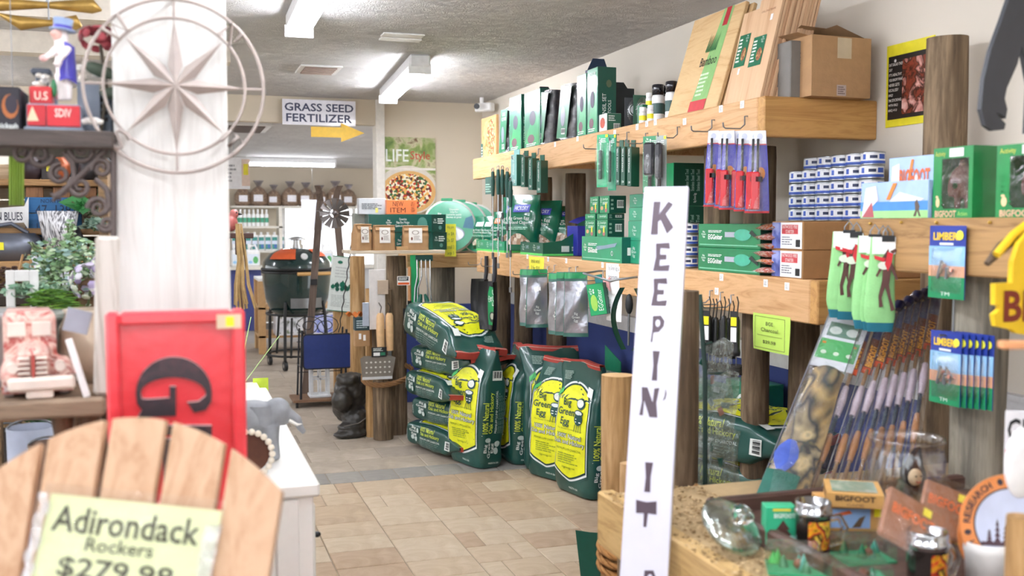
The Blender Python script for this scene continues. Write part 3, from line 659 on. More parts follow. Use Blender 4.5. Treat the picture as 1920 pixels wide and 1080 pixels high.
# yellow poster on the right wall
p=X_(1733,66,XW-.004); q=X_(1660,235,XW-.004); W=q.y-p.y+.05; hgt=X_(1733,68,XW-.004).z-X_(1733,228,XW-.004).z; z0=X_(1733,230,XW-.004).z
t=thing('wall_poster','yellow bordered poster EAT SALAD THEY SAY with a photo of meat','poster',(XW-.004,q.y-W,z0))
MB().box(0,.004,0,W,0,hgt,flat('e8dc2e',.5)).part('board',t); M=FX(0,W,0)
m=MB(); m.rect(M,W*.05,hgt*.09,W*.95,hgt*.86,flat('1f1d1e',.4),.0006); m.rect(M,W*.36,hgt*.14,W*.93,hgt*.80,splotch(['4a1f18','8a3a28','2b1512','c98a80','e0b8b0'],22,.3,.4),.001); m.part('meat_photo',t)
m=MB()
for i,s in enumerate(['EAT SALAD THEY','SAY',"IT'S HEALTHY",'YOU KNOW WHAT','NEVER GETS','RECALLED?','BBQ!',"I'M STICKING",'WITH BBQ!',' BBQ 4 U']):
    ww=W*.30*min(1,len(s)/13); m.text(s,M,W*.07,hgt*(.74-.062*i),W*.07+ww,hgt*(.775-.062*i),flat('dcd8d2'),.0012,.01)
m.disc(M,W*.2,hgt*.80,W*.025,hgt*.02,flat('cfcfcf'),.001,10); m.part('lettering',t)
# ---------------------------------------------------------------- goods on the lower shelf
def chip_front(m,M,W,H): m.text('Big\nGreen\nEgg',M,W*.08,H*.62,W*.3,H*.9,INKW,.0006); m.text('SpeediLight',M,W*.36,H*.72,W*.9,H*.88,INKW,.0006); m.lines(M,W*.36,H*.5,W*.9,H*.66,2,INKW,.0006); m.disc(M,W*.28,H*.3,W*.14,H*.12,flat('d8a078'),.0006,10); m.disc(M,W*.7,H*.2,W*.12,H*.16,flat('b46a70'),.0006,10); m.disc(M,W*.7,H*.42,W*.07,H*.2,flat('f0e040'),.001,8)
def chip_end(m,M,W,H): m.barcode(M,W*.45,H*.3,W*.85,H*.75); m.lines(M,W*.1,H*.15,W*.3,H*.85,3,flat('9fc0b0'))
BG=flat('1d8a5a',.3,coat=.3); X0=1.975
# big green display tray with pouches: slant sided
def tray(label,pxf,pxn,x,D,hf,hb,mat,panels):
    yf,yn=span(pxf,pxn,x); W=yf-yn; t=thing('display_tray',label,'tray',(x,yn,LZ1))
    MB().box(0,.004,0,W,0,hf,mat).box(0,D,0,W,0,.004,mat).box(D-.004,D,0,W,.004,hb,mat).part('carton',t)
    for yy in (0,W-.004): MB().prism([(.004,.004),(D-.004,.004),(D-.004,hb),(.35*D,hf*1.15),(.004,hf)],.004,mat,TR(0,yy+.004,0,rx=90)).part('side_panel',t)
    m=MB(); M=FX(0,W,0); m.rect(M,0,0,W,hf*.18,flat('5fd06a',.4),.0006)
    for i in range(panels): u=W*(i+.15)/panels; m.text('Big\nGreen\nEgg',M,u,hf*.35,u+W*.25/panels,hf*.85,INKW,.0006); m.text('CHIPS',M,u+W*.35/panels,hf*.5,u+W*.62/panels,hf*.75,flat('cfd8f0'),.0006)
    m.part('front_print',t)
    m=MB(); M=FY(0,-.0005,0); m.rect(M,0,0,D,hf*.16,flat('5fd06a',.4),.0006); m.rect(M,D*.35,hf*.3,D*.5,hf*.75,flat('cfe0d8'),.0006); m.lines(M,D*.55,hf*.35,D*.9,hf*.7,3,INKW,.0006); m.part('end_print',t)
    return t,W
_p={}
def pouch(label,x,y,z,w,h,d,rz,band,tilt=0,key='a',text='HICKORY',bandtxt=None):
    k=(key,)
    if k not in _p:
        def fn(u,v):
            a=2*math.pi*u; c,s=math.cos(a),math.sin(a); th=d*.5*(math.sin(math.pi*min(1,.12+v*.88))**.6)*(1-.75*max(0,v-.75)/.25)+.003
            return (w*.5*math.copysign(abs(c)**.7,c)*(1-.04*math.sin(v*9)),th*math.copysign(abs(s)**.9,s)+.004*math.sin(v*17+u*13),h*v)
        b=MB().grid(fn,24,14,flat('146b4e',.22,coat=.6,bmp=.5,bscale=18),wrap=True)
        def front(q,r):   # surface point of the front side
            uu=(q/w)*2-1; uu=max(-.98,min(.98,uu)); v=r/h; c=uu/(1-.04*math.sin(v*9)); c=max(-.99,min(.99,c)); th=d*.5*(math.sin(math.pi*min(1,.12+v*.88))**.6)*(1-.75*max(0,v-.75)/.25)+.003
            cc=abs(c)**(1/.7); ss=math.sqrt(max(0,1-cc*cc))
            return (uu*w/2,-th*ss**.9-.0045,r)
        pr=MB(); n=8
        pr.grid(lambda u,v: front(w*(.28+.5*u),h*(.68+.14*v)),6,3,band); pr.text(text,None,w*.32,h*.71,w*.74,h*.79,INKW,bold=.01,f=lambda a,b_: tuple(Vector(front(a,b_))+Vector((0,-.001,0))))
        pr.text('Big Green Egg\nWood Chips',None,w*.15,h*.45,w*.8,h*.6,INKW,f=lambda a,b_: tuple(Vector(front(a,b_))+Vector((0,-.001,0))))
        pr.grid(lambda u,v: front(w*(.12+.7*u),h*(.1+.2*v*math.sin(math.pi*(.1+.8*u)))),10,4,splotch(['c9b9a8','e6dccb','8a6a50','a88a70'],60,kind='vor')); pr.lines(None,w*.15,h*.36,w*.8,h*.42,2,flat('9ad0b8'),f=lambda a,b_: tuple(Vector(front(a,b_))+Vector((0,-.001,0))))
        _p[k]=(b.mesh('pouch'),pr.mesh('front_print'))
    t=thing('chip_pouch',label,'pouch',(x,y,z),rz,'green wood chip pouches',rx=tilt)
    for nm,me in zip(('pouch_body','front_print'),_p[k]): o=bpy.data.objects.new(nm,me); COL.objects.link(o); o.parent=t
    return t
tray('low green display tray with three printed panels at the far end of the lower shelf',893,946,X0,.2,.075,.1,flat('2d9a72',.35,coat=.3),3)
for i,(px,l,c) in enumerate([(903,'green chip pouch in the far tray, first from the left','a'),(920,'green chip pouch in the far tray, second from the left','a'),(938,'green chip pouch in the far tray with orange band','o')]):
    y=X_(px,400,X0+.08).y; pouch(l,X0+.08,y,LZ1+.005,.17,.23+.03*(i==2),.08,-62,flat('d86a3a') if c=='o' else flat('cfe8e0'),-6,key=c,text='CHERRY' if c=='o' else 'APPLE')
tray('large green display tray with slanted side on the lower shelf',976,1018,X0,.32,.075,.20,flat('14604a',.35,coat=.3),2)
y=X_(975,400,X0+.06).y; pouch('large green chip pouch slumped against the skewers',X0+.04,X_(981,400,X0+.04).y,LZ1+.02,.23,.34,.11,-52,flat('4a55b8'),-4,key='b',text='HICKORY')
pouch('large green chip pouch with a navy top inside the slanted tray',X0+.14,X_(1014,400,X0+.14).y,LZ1+.02,.25,.31,.12,-45,flat('3a40b0'),-10,key='c',text='HICKORY')
pouch('large green chip pouch tipped back at the right of the slanted tray',X0+.24,X_(1050,400,X0+.24).y,LZ1+.03,.26,.28,.12,-35,flat('2a30a0'),-20,key='d',text='HICKORY')
pouch('green chip pouch at the back left of the slanted tray',X0+.13,X_(966,400,X0+.13).y,LZ1+.02,.22,.28,.10,-55,flat('4a55b8'),-4,key='b')
t=thing('gift_box','royal blue box with folded lid behind the chip pouches','box',(2.16,X_(1083,400,2.16).y,LZ1+.001)); MB().box(0,.22,0,.16,0,.17,flat('232a9a',.4),ch=.002).part('carton',t); MB().grid(lambda u,v:(.22*u,.14*v,.17+.012+.035*math.sin(math.pi*u)+.01*v),8,3,flat('1c2290',.5)).part('lid',t)
# stacks of small green cartons
n=0
rows=[(LZ1+.09,.028,1),(LZ1+.119,.085,0),(LZ1+.205,.028,1),(LZ1+.234,.085,0)]
for ri,(z,hh,flatp) in enumerate(rows):
    for ci,(a,b) in enumerate([(1097,1116),(1119,1139)] if ri<3 else [(1106,1122),(1124,1142)]):
        t,W,H=gbox('fire_starter_box','small green %s carton, %s of the stack above the long green box, %s'%('flat' if flatp else 'upright',['bottom row','second row','third row','top row'][ri],['left','right'][ci]),a,b,0,X0+.01,z,.09,BG,chip_front if not flatp else (lambda m,M,W,H: m.text('SpeediLight',M,W*.3,H*.3,W*.9,H*.7,INKW,.0006)),chip_end,'small green cartons',DGREEN,h=hh)
    if ri in (1,):
        for k in range(2):
            t,W,H=gbox('fire_starter_box','small green carton end-on beside the second row, %s'%['nearer the row','further right'][k],1128+14*k,1139+14*k,0,X0+.10+.04*k,z,.05,DGREEN,None,chip_end,'small green cartons',h=hh)
def long_front(nm,m,M,W,H):
    m.rect(M,W*.03,H*.1,W*.97,H*.14,flat('7fc8a8'),.0006); m.text('Big\nGreen\nEgg',M,W*.06,H*.4,W*.14,H*.7,INKW,.0006,.01); m.text(nm,M,W*.18,H*.34,W*.42,H*.56,INKW,.0008,.03)
    m.lines(M,W*.18,H*.62,W*.42,H*.74,2,INKW,.0006)
def egge(m,M,W,H): long_front('EGGtoolz',m,M,W,H); m.poly([(W*.4,H*.45),(W*.85,H*.62),(W*.9,H*.78),(W*.6,H*.66),(W*.4,H*.62)],flat('7f9aa8',.3),Matrix.Translation((-.0006,0,0))@M); m.ring(M,W*.78,H*.36,H*.06,H*.1,flat('cfd8dc'),.0008)
gbox('tool_box','long light green carton printed with a torch under the small cartons',1091,1166,445,XB+.0,LZ1+.0,.14,flat('239a6c',.25,coat=.5),egge,lambda m,M,W,H: m.rect(M,W*.2,H*.3,W*.5,H*.6,TAGW,.0006),endmat=flat('10695a',.4),rz=0)
for i,(z,hh) in enumerate(((LZ1,.105),(LZ1+.106,.09),(LZ1+.197,.06),(LZ1+.258,.06))):
    gbox('green_carton','square green carton left of the KEEPIN sign, %s'%['bottom of the stack','second in the stack','third in the stack','top of the stack'][i],1177+i,1205,0,X0+.02,z,.16,flat('2a9470',.3,coat=.3),lambda m,M,W,H: m.text('Big\nGreen\nEgg',M,W*.3,H*.25,W*.6,H*.75,INKW,.0006),None,'square green cartons',h=hh,endmat=flat('17735a'))
def dk(m,M,W,H):
    for k in range(3): m.text('Stainless Steel Tool',M,W*(.35+.17*k),H*.35,W*(.45+.17*k),H*.85,flat('b9d8cc'),.0006,rot=1)
    m.text('Big Green Egg',M,W*.6,H*.08,W*.7,H*.3,INKW,.0006,rot=1)
gbox('green_carton','tall dark green carton behind the top of the KEEPIN sign, upper one',1225,1262,305,2.03,LZ1+.26,.16,flat('1f9a62',.3,coat=.3),None,dk,endmat=flat('0d4a36',.4))
gbox('green_carton','dark green carton behind the KEEPIN sign, under the upper one',1232,1262,0,2.03,LZ1,.16,flat('1f9a62',.3,coat=.3),None,dk,endmat=flat('0d4a36',.4),h=.259)
# tins
def tin(r,h,mat,lab):
    t=thing('tin_can','x','tin'); MB().lathe([(0,0),(r*.93,0),(r,.003),(r*.985,.005),(r*.985,h-.005),(r,h-.003),(r*.94,h),(r*.9,h-.003),(0,h-.003)],mat,20).part('can',t)
    m=MB()
    def f(a,b): an=-a/r; return (-(r+.0006)*math.cos(an),-(r+.0006)*math.sin(an)*-1*-1,b)
    def g(c,w0,w1,z0,z1,k=10,e=0):
        m.grid(lambda u,v:(-(r*.99+.0006+e)*math.cos(c+w0+(w1-w0)*u),-(r*.99+.0006+e)*math.sin(c+w0+(w1-w0)*u),z0+(z1-z0)*v),k,1,lab[0] if e==0 else lab[int(e*10000)])
    g(.9,-1.5,1.2,.006,h-.006,14); 
    return t,m,g
def mktin(r,h,bodym,label,loc,blue=True):
    t,m,g=tin(r,h,bodym,[flat('f1f2f6',.4),flat('3a5cb8',.4),flat('1e2a50',.4),flat('b84a50',.4)])
    g(.9,-1.5,1.2,.006,h*.33,14,.0001); g(.9,-.9,-.6,h*.42,h*.8,3,.0001); g(.9,-.25,.35,h*.5,h*.72,5,.0002); g(.9,-1.0,-.3,.007,h*.18,5,.0003); g(.9,.5,1.1,h*.45,h*.8,4,.0001)
    m.part('label_print',t); t.location=loc; t['label']=label; t['group']='white and blue tins'; return t
TIN=flat('b8bcc0',.35,.9,.03)
# carton stack first (brown cartons with white labels), tins stand on them
def clab(m,M,W,H): m.rect(M,W*.02,H*.04,W*.30,H*.96,splotch(['2f3a80','5a68b0','9aa4d8'],20),.0006); m.rect(M,W*.30,H*.04,W*.97,H*.96,TAGW,.0006); m.rect(M,W*.34,H*.55,W*.85,H*.88,flat('c84048'),.0009); m.text('FATWOOD FIRE\nSTARTER',M,W*.36,H*.58,W*.83,H*.86,INKW,.0012); m.lines(M,W*.34,H*.15,W*.7,H*.48,4,flat('6a6d78'),.0009); m.rect(M,W*.78,H*.1,W*.92,H*.36,INKK,.0009)
KR=flat('a87c50',.8,bmp=.3)
hh1=.095
for i,(z,l) in enumerate(((LZ1,'lower'),(LZ1+hh1+.001,'upper'))):
    gbox('brown_carton','brown carton with white and red label at the near shelf end, %s one'%l,1448,1507,0,XB+.005,z,.22,KR,clab,None,h=hh1)
    t,W,H=gbox('brown_carton','brown carton against the wall behind the tins, %s one'%l,1540,1560,0,XB+.235,z,.22,KR,None,lambda m,M,W,H:(m.rect(M,W*.05,H*.08,W*.3,H*.92,TAGW,.0006),m.rect(M,W*.07,H*.7,W*.28,H*.85,flat('c84048'),.001),m.rect(M,W*.1,H*.15,W*.25,H*.4,INKK,.001)),h=hh1)
    t.location.y=LY0+.01
    # the wall cartons run on behind so the tins have a base
    t2=thing('brown_carton','long brown carton under the row of tins, %s one'%l,'box',(XB+.235,LY0+.01+W+.002,z)); MB().box(0,.22,0,.52-W,0,hh1,KR,ch=.002).part('carton',t2)
TZ=LZ1+2*hh1+.002; r,h=.041,.0465
t0=mktin(r,h,TIN,'tin',(0,0,0)); first=True
for row in range(5):
    for k in range(6):
        if row==4 and k>4: continue
        loc=(2.235+(.02 if row==4 else 0),LY0+.07+k*.0825+(.02 if row==4 else 0),TZ+row*(h+.0005)); lab='white and blue tin, %s row, %s from the near end'%(['bottom','second','third','fourth','top'][row],['first','second','third','fourth','fifth','sixth'][k])
        if first: t0.location=loc; t0['label']=lab; first=False
        else: dup(t0,loc,lab)
t1=dup(t0,(0,0,0),'x')
for i in range(4):
    lab='grey white labelled tin right of the KEEPIN sign, %s of its column'%['bottom','second','third','top'][i]; loc=(2.04,X_(1293,400,2.04).y,LZ1+i*.047)
    if i==0: t1.location=loc; t1['label']=lab; t1['group']='column of tins by the sign'
    else: dup(t1,loc,lab)
# two long green cartons with glass bulb picture
def eggb(m,M,W,H):
    long_front('EGGniter',m,M,W,H); m.poly([(W*.46,H*.45),(W*.62,H*.45),(W*.62,H*.66),(W*.46,H*.66)],flat('a9aebb',.3),Matrix.Translation((-.0008,0,0))@M); m.disc(M,W*.74,H*.55,W*.13,H*.24,flat('3fae90',.2,coat=.5),.001,20); m.poly([(W*.84,H*.62),(W*.98,H*.35),(W*.98,H*.48),(W*.88,H*.75)],flat('26332f'),Matrix.Translation((-.0012,0,0))@M)
for i,l in enumerate(('lower','upper')):
    gbox('fire_lighter_box','long green carton with a glass bulb picture, %s of two'%l,1310,1426,0,XB+.01,LZ1+i*.092,.20,flat('11804f',.3,coat=.3),eggb,None,'long green cartons',h=.091,endmat=DGREEN)
# shiny foil sachets slumped against the cartons
for i in range(6):
    z=LZ1+.004+i*.031; y=X_(1437,400,XB-.01).y; t=thing('foil_sachet','shiny red and silver sachet, %s of the slumped pile'%['bottom','second','third','fourth','fifth','top'][i],'sachet',(XB+.02,y+.02,z),[12,-8,20,-14,9,-4][i],'foil sachets')
    mt=[splotch(['b9b6b2','c23a20','e8e2dc','5a4a44'],40,.2,.8,dist=2,bmp=.6),splotch(['c0401c','e07a30','d8d4d0','3a3230'],40,.2,.8,dist=2,bmp=.6)][i%2]
    def fs(u,v,s=1):
        e=(1-abs(2*u-1)**4)*(1-abs(2*v-1)**4); return (.11*(u-.35),.11*(v-.5),s*.011*e+.008*math.sin(u*5+i)*.6+.012)
    MB().grid(lambda u,v: fs(u,v),10,8,mt).grid(lambda u,v: fs(u,v,-1),10,8,mt).part('sachet_body',t)
# disposable pan discs at the far post shelf
DZ=1.245
t=thing('post_shelf','short timber shelf on the thick grey post holding the green discs','shelf',(1.56,7.10,DZ-.10))
MB().box(0,.86,0,.30,0,.10,wood('c9a272','a87c48',0,1),ch=.004).part('shelf_board',t)
p=Y_(876,443,7.1)
def discpack(label,px,py,rpx,y,tiltz,lean,r=None):
    c=Y_(px,py,y); r=r or Y_(px+rpx,py,y).x-c.x; t=thing('pan_pack',label,'package',(c.x,y,DZ+.001),tiltz,'round green pan packs',rx=lean)
    M=Matrix.Translation((0,0,r))@Matrix.Rotation(R(90),4,'X')
    MB().lathe([(0,-.012),(r,-.012),(r*1.0,-.006),(r*.97,0),(r*.97,.006),(0,.006)],flat('d9dcd8',.3,.2,.03),44,M).part('pan',t)
    m=MB(); F=FY(0,-.0066,r); m.disc(F,0,0,r*.93,r*.93,flat('3f9f7c',.3,coat=.3),0,44); m.disc(F,r*.05,-r*.28,r*.52,r*.30,flat('8a90a0',.3),.0008,28); m.disc(F,r*.05,-r*.30,r*.48,r*.26,flat('c6cad2',.25,.3),.0012,28)
    m.text('Disposable\nDrip Pan\nLechefrite jetable\nBandeja de goteo',F,-r*.1,r*.28,r*.45,r*.66,INKW,.0008,.005); m.text('Big\nGreen\nEgg',F,-r*.5,r*.25,-r*.22,r*.5,INKW,.0008,.01); m.poly([(r*.5,-.05*r),(r*.92,-.1*r),(r*.85,r*.4),(r*.6,r*.3)],flat('2d6c86',.3),Matrix.Translation((0,-.0008,0))@F); m.part('printed_card',t)
    MB().box(-r*.3,r*.12,-.008,.014,2*r-.014,2*r+.008,flat('1e8a5c',.4),ch=.003).part('hanger',t)
discpack('large round green pan pack, front one with the white drip pan picture',842,365,49,7.16,-18,-5)
discpack('large round green pan pack showing behind the front one',866,367,47,7.26,-22,-5)
discpack('large round green pan pack at the back right',888,372,44,7.34,-22,-5)
discpack('smaller round green pan pack leaning right of the large ones',896,385,33,7.14,-35,-10)
# yellow note on the shelf end
def note(name,label,x,y,z,w,h,mat,lines,rz=-90+60,ink=INKK,sizes=None,rx=0):
    t=thing(name,label,'sign',(x,y,z),rz,rx=rx)
    MB().grid(lambda u,v:(w*u,-.004*math.sin(3*u+2*v),h*v),6,6,mat).part('paper',t)
    m=MB(); n=len(lines)
    for i,s in enumerate(lines):
        if s=='-': m.rect(FY(0,-.006,0),w*.15,h*(1-(i+.5)/n),w*.85,h*(1-(i+.5)/n)+h*.008,ink); continue
        sw=(sizes or {}).get(i,.6); m.text(s,FY(0,-.006,0),w*(.5-sw/2),h*(1-(i+.82)/n),w*(.5+sw/2),h*(1-(i+.22)/n),ink)
    m.part('lettering',t); return t
p=Y_(834,481,7.06); q=Y_(855,420,7.06); note('price_note','yellow handwritten price note on the far post shelf',p.x,7.06,p.z,q.x-p.x,q.z-p.z,flat('f0e84a',.6),['drip pans','1x $4','2x $7','small 3','large 5'],rz=0,ink=flat('7a8a4a'))
p=X_(993,508,XB-.004); q=X_(1019,478,XB-.004); note('price_note','small yellow price note on the lower shelf beam',XB-.004,p.y,p.z,p.y-q.y,.085,flat('f0e84a',.6),['smoke wood','3 for $10'],rz=-90)
# ---------------------------------------------------------------- charcoal sacks
SACK=flat('1d4d46',.33,var=.12,scale=5,coat=.35,bmp=.35,bscale=9); RED=flat('b8443a',.6); YLW=flat('e6e821',.4); LIME=flat('cfe04a',.45,var=0)
SW,SD,SH=.36,.185,.70
def _sec(z):
    v=z/SH; a=SW/2*(.95+.05*math.sin(math.pi*min(1,v*1.2))); b=SD/2*(.92+.16*math.sin(math.pi*min(1,v*1.3)))
    if v>.72: k=(v-.72)/.28; b*=(1-.86*k**.8); a*=(1+.05*k)
    if v<.06: k=1-v/.06; a*=1-.06*k*k; b*=1-.12*k*k
    return a,b
def _wr(p,seed):
    q=Vector((p[0]*5+seed*7,p[1]*5,p[2]*4)); n=noise.noise(q)*.012+noise.noise(q*2.7)*.007
    n+=.006*abs(noise.noise(Vector((p[0]*14+p[2]*9,seed,p[1]*9))))*(1+2*max(0,p[2]/SH-.6))
    return n
def _bend(p,seed):
    v=max(0,p[2]/SH-.74); s=[(0,0),(-.5,.25),(.35,.2),(-.2,-.5),(.5,-.2)][seed%5]
    return Vector((p[0]+s[0]*v*.25*1,p[1]+s[1]*v*.3,p[2]-.35*v*abs(math.sin(3*p[0]/SW+seed))*.12))
def sack_pt(face,q,z,seed,lift=0):
    a,b=_sec(z); n=5
    if face=='f': x=max(-a*.995,min(a*.995,q)); y=-b*(1-abs(x/a)**n)**(1/n); nr=Vector((0,-1,0)) if abs(x)<a*.9 else Vector((math.copysign(.7,x),-.7,0))
    else: y=max(-b*.995,min(b*.995,q)); x=a*(1-abs(y/b)**n)**(1/n); nr=Vector((1,0,0)) if abs(y)<b*.85 else Vector((.7,math.copysign(.7,y),0))
    p=Vector((x,y,z)); w=_wr(p,seed); d=Vector((x/a*.6,y/b*.6,0)); d=d.normalized() if d.length>0 else d
    return _bend(p+d*w+nr*lift,seed)
def sack_meshes(seed):
    n=5
    def body(u,v):
        z=SH*v; a,b=_sec(z); t=2*math.pi*u; c,s=math.cos(t),math.sin(t); x=a*math.copysign(abs(c)**(2/n),c); y=b*math.copysign(abs(s)**(2/n),s)
        p=Vector((x,y,z)); d=Vector((x/a,y/b,0)).normalized(); return _bend(p+d*_wr(p,seed),seed)
    m=MB().grid(body,72,44,SACK,wrap=True); m.add([body(k/72,0) for k in range(72)],[list(range(72))[::-1]],SACK); B=m.mesh('sack_body')
    seam=MB(); a,b=_sec(SH)
    for s in (-1,1):
        seam.grid(lambda u,v: _bend(Vector(((2*u-1)*a,s*(b+.004)+.006*math.sin(u*9+seed),SH-.022+.032*v)),seed),20,1,RED)
    seam.grid(lambda u,v: _bend(Vector(((2*u-1)*a,(b+.004)*(2*v-1)+.006*math.sin(u*9+seed),SH+.010)),seed),20,1,RED)
    seam.tube([_bend(Vector(((2*u/20-1)*a,-(b+.0055)+.006*math.sin(u/20*9+seed),SH-.002)),seed) for u in range(21)],.0012,flat('f0e6d8'),4)
    S=seam.mesh('stitched_seam')
    F=lambda l:(lambda q,z: sack_pt('f',q,z,seed,l)); G=lambda l:(lambda q,z: sack_pt('s',q,z,seed,l))
    pm=MB(); hw=.13
    def pan(sc,l,mat,z0=.0):
        def f(u,v):
            uu=2*u-1; zb=.085+.05*abs(uu)**1.3-(sc-1)*.25; zt=.575-.085*abs(uu)**2.6+(sc-1)*.25; return sack_pt('f',uu*hw*sc,zb+(zt-zb)*v,seed,l)
        pm.grid(f,22,30,mat)
    pan(1.12,.0028,flat('20504c',.4)); pan(1.08,.0034,flat('e8eef0',.4)); pan(1.04,.0040,flat('143c3a',.4)); pan(1.0,.0046,YLW)
    P=pm.mesh('yellow_panel')
    DK=flat('15494a',.5,var=0); t=MB(); f=F(.0085); f2=F(.0095)
    t.text('Big\nGreen\nEgg',None,-.118,.35,.02,.50,DK,bold=.012,f=f)
    # egg cooker emblem: lid, grid, pot and legs
    for (cu,cz,ru,rz_,mm,ff) in ((.072,.485,.036,.030,DK,f),(.070,.487,.028,.021,INKW,f2),(.060,.435,.040,.017,DK,f),(.060,.436,.032,.011,flat('e8eef0'),f2),(.060,.405,.036,.036,DK,f)):
        vs=[ff(cu+ru*math.cos(2*math.pi*k/18),cz+rz_*math.sin(2*math.pi*k/18)) for k in range(18)]; t.add(vs,[list(range(18))],mm)
    t.text('= =',None,.035,.385,.085,.405,INKW,f=f2)
    for k in range(4): x=.035+.016*k; t.add([f(x,.375),f(x+.005,.375),f(x+.002+.006*(k-1.5),.335),f(x-.001+.006*(k-1.5),.335)],[(0,1,2,3)],DK)
    t.text('The Ultimate Cooking Experience',None,-.10,.335,.10,.345,flat('6c7d2a'),f=f)
    t.text('100% Natural\nOak and Hickory',None,-.128,.252,.128,.318,DK,bold=.045,f=f); t.text('100% Natural\nOak and Hickory',None,-.125,.255,.125,.315,INKW,bold=.0,f=f2)
    t.text('PREMIUM LUMP CHARCOAL',None,-.10,.228,.10,.240,flat('5d7a1c'),f=f); t.lines(None,-.085,.155,.085,.215,5,flat('8fa02a'),seed=seed,fill=.45,f=f); t.text('biggreenegg.com',None,-.05,.130,.05,.145,flat('5d7a1c'),f=f)
    t.lines(None,-.11,.60,-.03,.65,6,flat('9db8ae'),f=f); t.text('MADE IN USA',None,.0,.03,.08,.04,INKW,f=f)
    t.barcode(None,.095,.525,.14,.565,f=F(.0058)) if False else t.add([f(.10,.53),f(.14,.52),f(.14,.57),f(.10,.58)],[(0,1,2,3)],INKW)
    t.add([f(-.145,.50),f(-.10,.53),f(-.10,.56),f(-.145,.53)],[(0,1,2,3)],flat('47b062'))
    T=t.mesh('front_lettering')
    s=MB(); g=G(.0060); g2=G(.0070)
    s.add([g(-.025,.515),g(.035,.515),g(.035,.575),g(-.025,.575)],[(0,1,2,3)],INKW)
    for k in range(9): u=-.020+k*.0055; w=.0018+.0014*((k*5)%3); s.add([g2(u,.53),g2(u+w,.53),g2(u+w,.57),g2(u,.57)],[(0,1,2,3)],INKK)
    s.text('100% Natural',None,-.078,.205,-.046,.385,LIME,rot=1,bold=.012,f=g); s.text('Oak and Hickory',None,-.042,.205,-.008,.445,LIME,rot=1,bold=.012,f=g); s.text('PREMIUM LUMP CHARCOAL',None,.0,.205,.013,.455,INKW,rot=1,f=g)
    for k in range(5): s.text('made for great flavour and ease'[:28-k*2],None,.020+.012*k,.205,.027+.012*k,.44-.015*k,flat('a9c2ba'),rot=1,f=g)
    s.add([g(-.08,.19),g(.08,.19),g(.08,.193),g(-.08,.193)],[(0,1,2,3)],INKW)
    s.text('Big\nGreen\nEgg',None,-.065,.06,.005,.17,INKW,rot=1,bold=.01,f=g)
    for (cu,cz,r1,r2) in ((-.04,.165,.02,.014),(.02,.1,.018,.02),(.03,.14,.02,.018)): s.add([g(cu+r1*math.cos(2*math.pi*k/12),cz+r2*math.sin(2*math.pi*k/12)) for k in range(12)],[list(range(12))],flat('c8d6d2'))
    s.text('MADE IN USA',None,-.03,.025,.04,.035,INKW,f=g)
    return [('sack_body',B,None),('stitched_seam',S,'red stitched closing seam'),('yellow_panel',P,'bright yellow printed panel'),('front_lettering',T,None),('side_lettering',s.mesh('side_lettering'),None)]
_sk=[sack_meshes(i) for i in range(4)]
def sack(label,M,seed,sc=(1,1,1),group='charcoal sacks'):
    t=thing('charcoal_sack',label,'sack',(0,0,0),0,group); t.matrix_world=M@Matrix.Diagonal((*sc,1))
    for nm,me,lb in _sk[seed%4]:
        o=bpy.data.objects.new(nm,me); COL.objects.link(o); o.parent=t
        if lb: o['label']=lb
    return t
def sack_at(label,px,py,rz,seed,lean=0,sc=(1,1,1)):
    c=Z_(px,py,0); M0=Matrix.Rotation(R(rz),4,'Z'); off=M0@Vector((SW/2*.9*sc[0],-SD/2*.9*sc[1],0)); return sack(label,Matrix.Translation((c.x-off.x,c.y-off.y,.004))@M0@Matrix.Rotation(R(lean),4,'X'),seed,sc)
sack_at('standing charcoal sack furthest left, its yellow front turned left',898,882,-70,0,-3,(1,1.05,1.02))
sack_at('standing charcoal sack second from left, yellow panel half hidden by its neighbour',958,874,-90,1,-3,(1,1.1,1.0))
sack_at('standing charcoal sack third from left, yellow front facing the aisle',1062,910,-66,2,-4,(1,.95,.98))
sack_at('standing charcoal sack nearest the aisle post, open red rimmed top',1104,941,-76,3,-3,(1.0,1.1,1.02))
c=Z_(1040,868,0); sack('dark charcoal sack behind the others with only its red seam showing',Matrix.Translation((2.12,5.62,.004))@Matrix.Rotation(R(-20),4,'Z')@Matrix.Rotation(R(-2),4,'X'),1,(1,1,1.04))
def lying(label,x,y,z,az,seed,sc,tilt=0):
    zl=Vector((math.cos(R(az)),math.sin(R(az)),0)); xl=Vector((zl.y,-zl.x,0)); yl=Vector((0,0,-1)); M=Matrix.Identity(4)
    for i in range(3): M[i][0]=xl[i]; M[i][1]=yl[i]; M[i][2]=zl[i]; M[i][3]=(x,y,z)[i]
    return sack(label,M@Matrix.Rotation(R(tilt),4,'X'),seed,sc)
c=Z_(800,846,0)
stk=['bottom','second','third','fourth']
for i,(dx,dy,az) in enumerate(((0,0,-72),(.02,-.02,-66),(.0,.0,-76),(.03,.0,-70))):
    lying('charcoal sack lying flat, %s from the floor in the leaning stack'%stk[i] if i else 'charcoal sack lying flat at the bottom of the leaning stack',1.57+dx,6.52+dy,.10+i*.165,az,i,(1.0,.86,.95))
lying('charcoal sack lying on top of the stack, yellow panel facing up',1.56,6.50,.86,-72,2,(1.05,1.2,1.0),-14)
lying('charcoal sack lying flat behind the fish shaped packs, yellow panel up',1.99,3.76,.64,-66,0,(1.0,.95,.9))
for i in range(3): lying('charcoal sack in the pile behind the long fish pack, %s one'%['bottom','middle','upper'][i],1.97,3.79,.10+.175*i,[-60,-68,-63][i],i+1,(1,.9,.92))
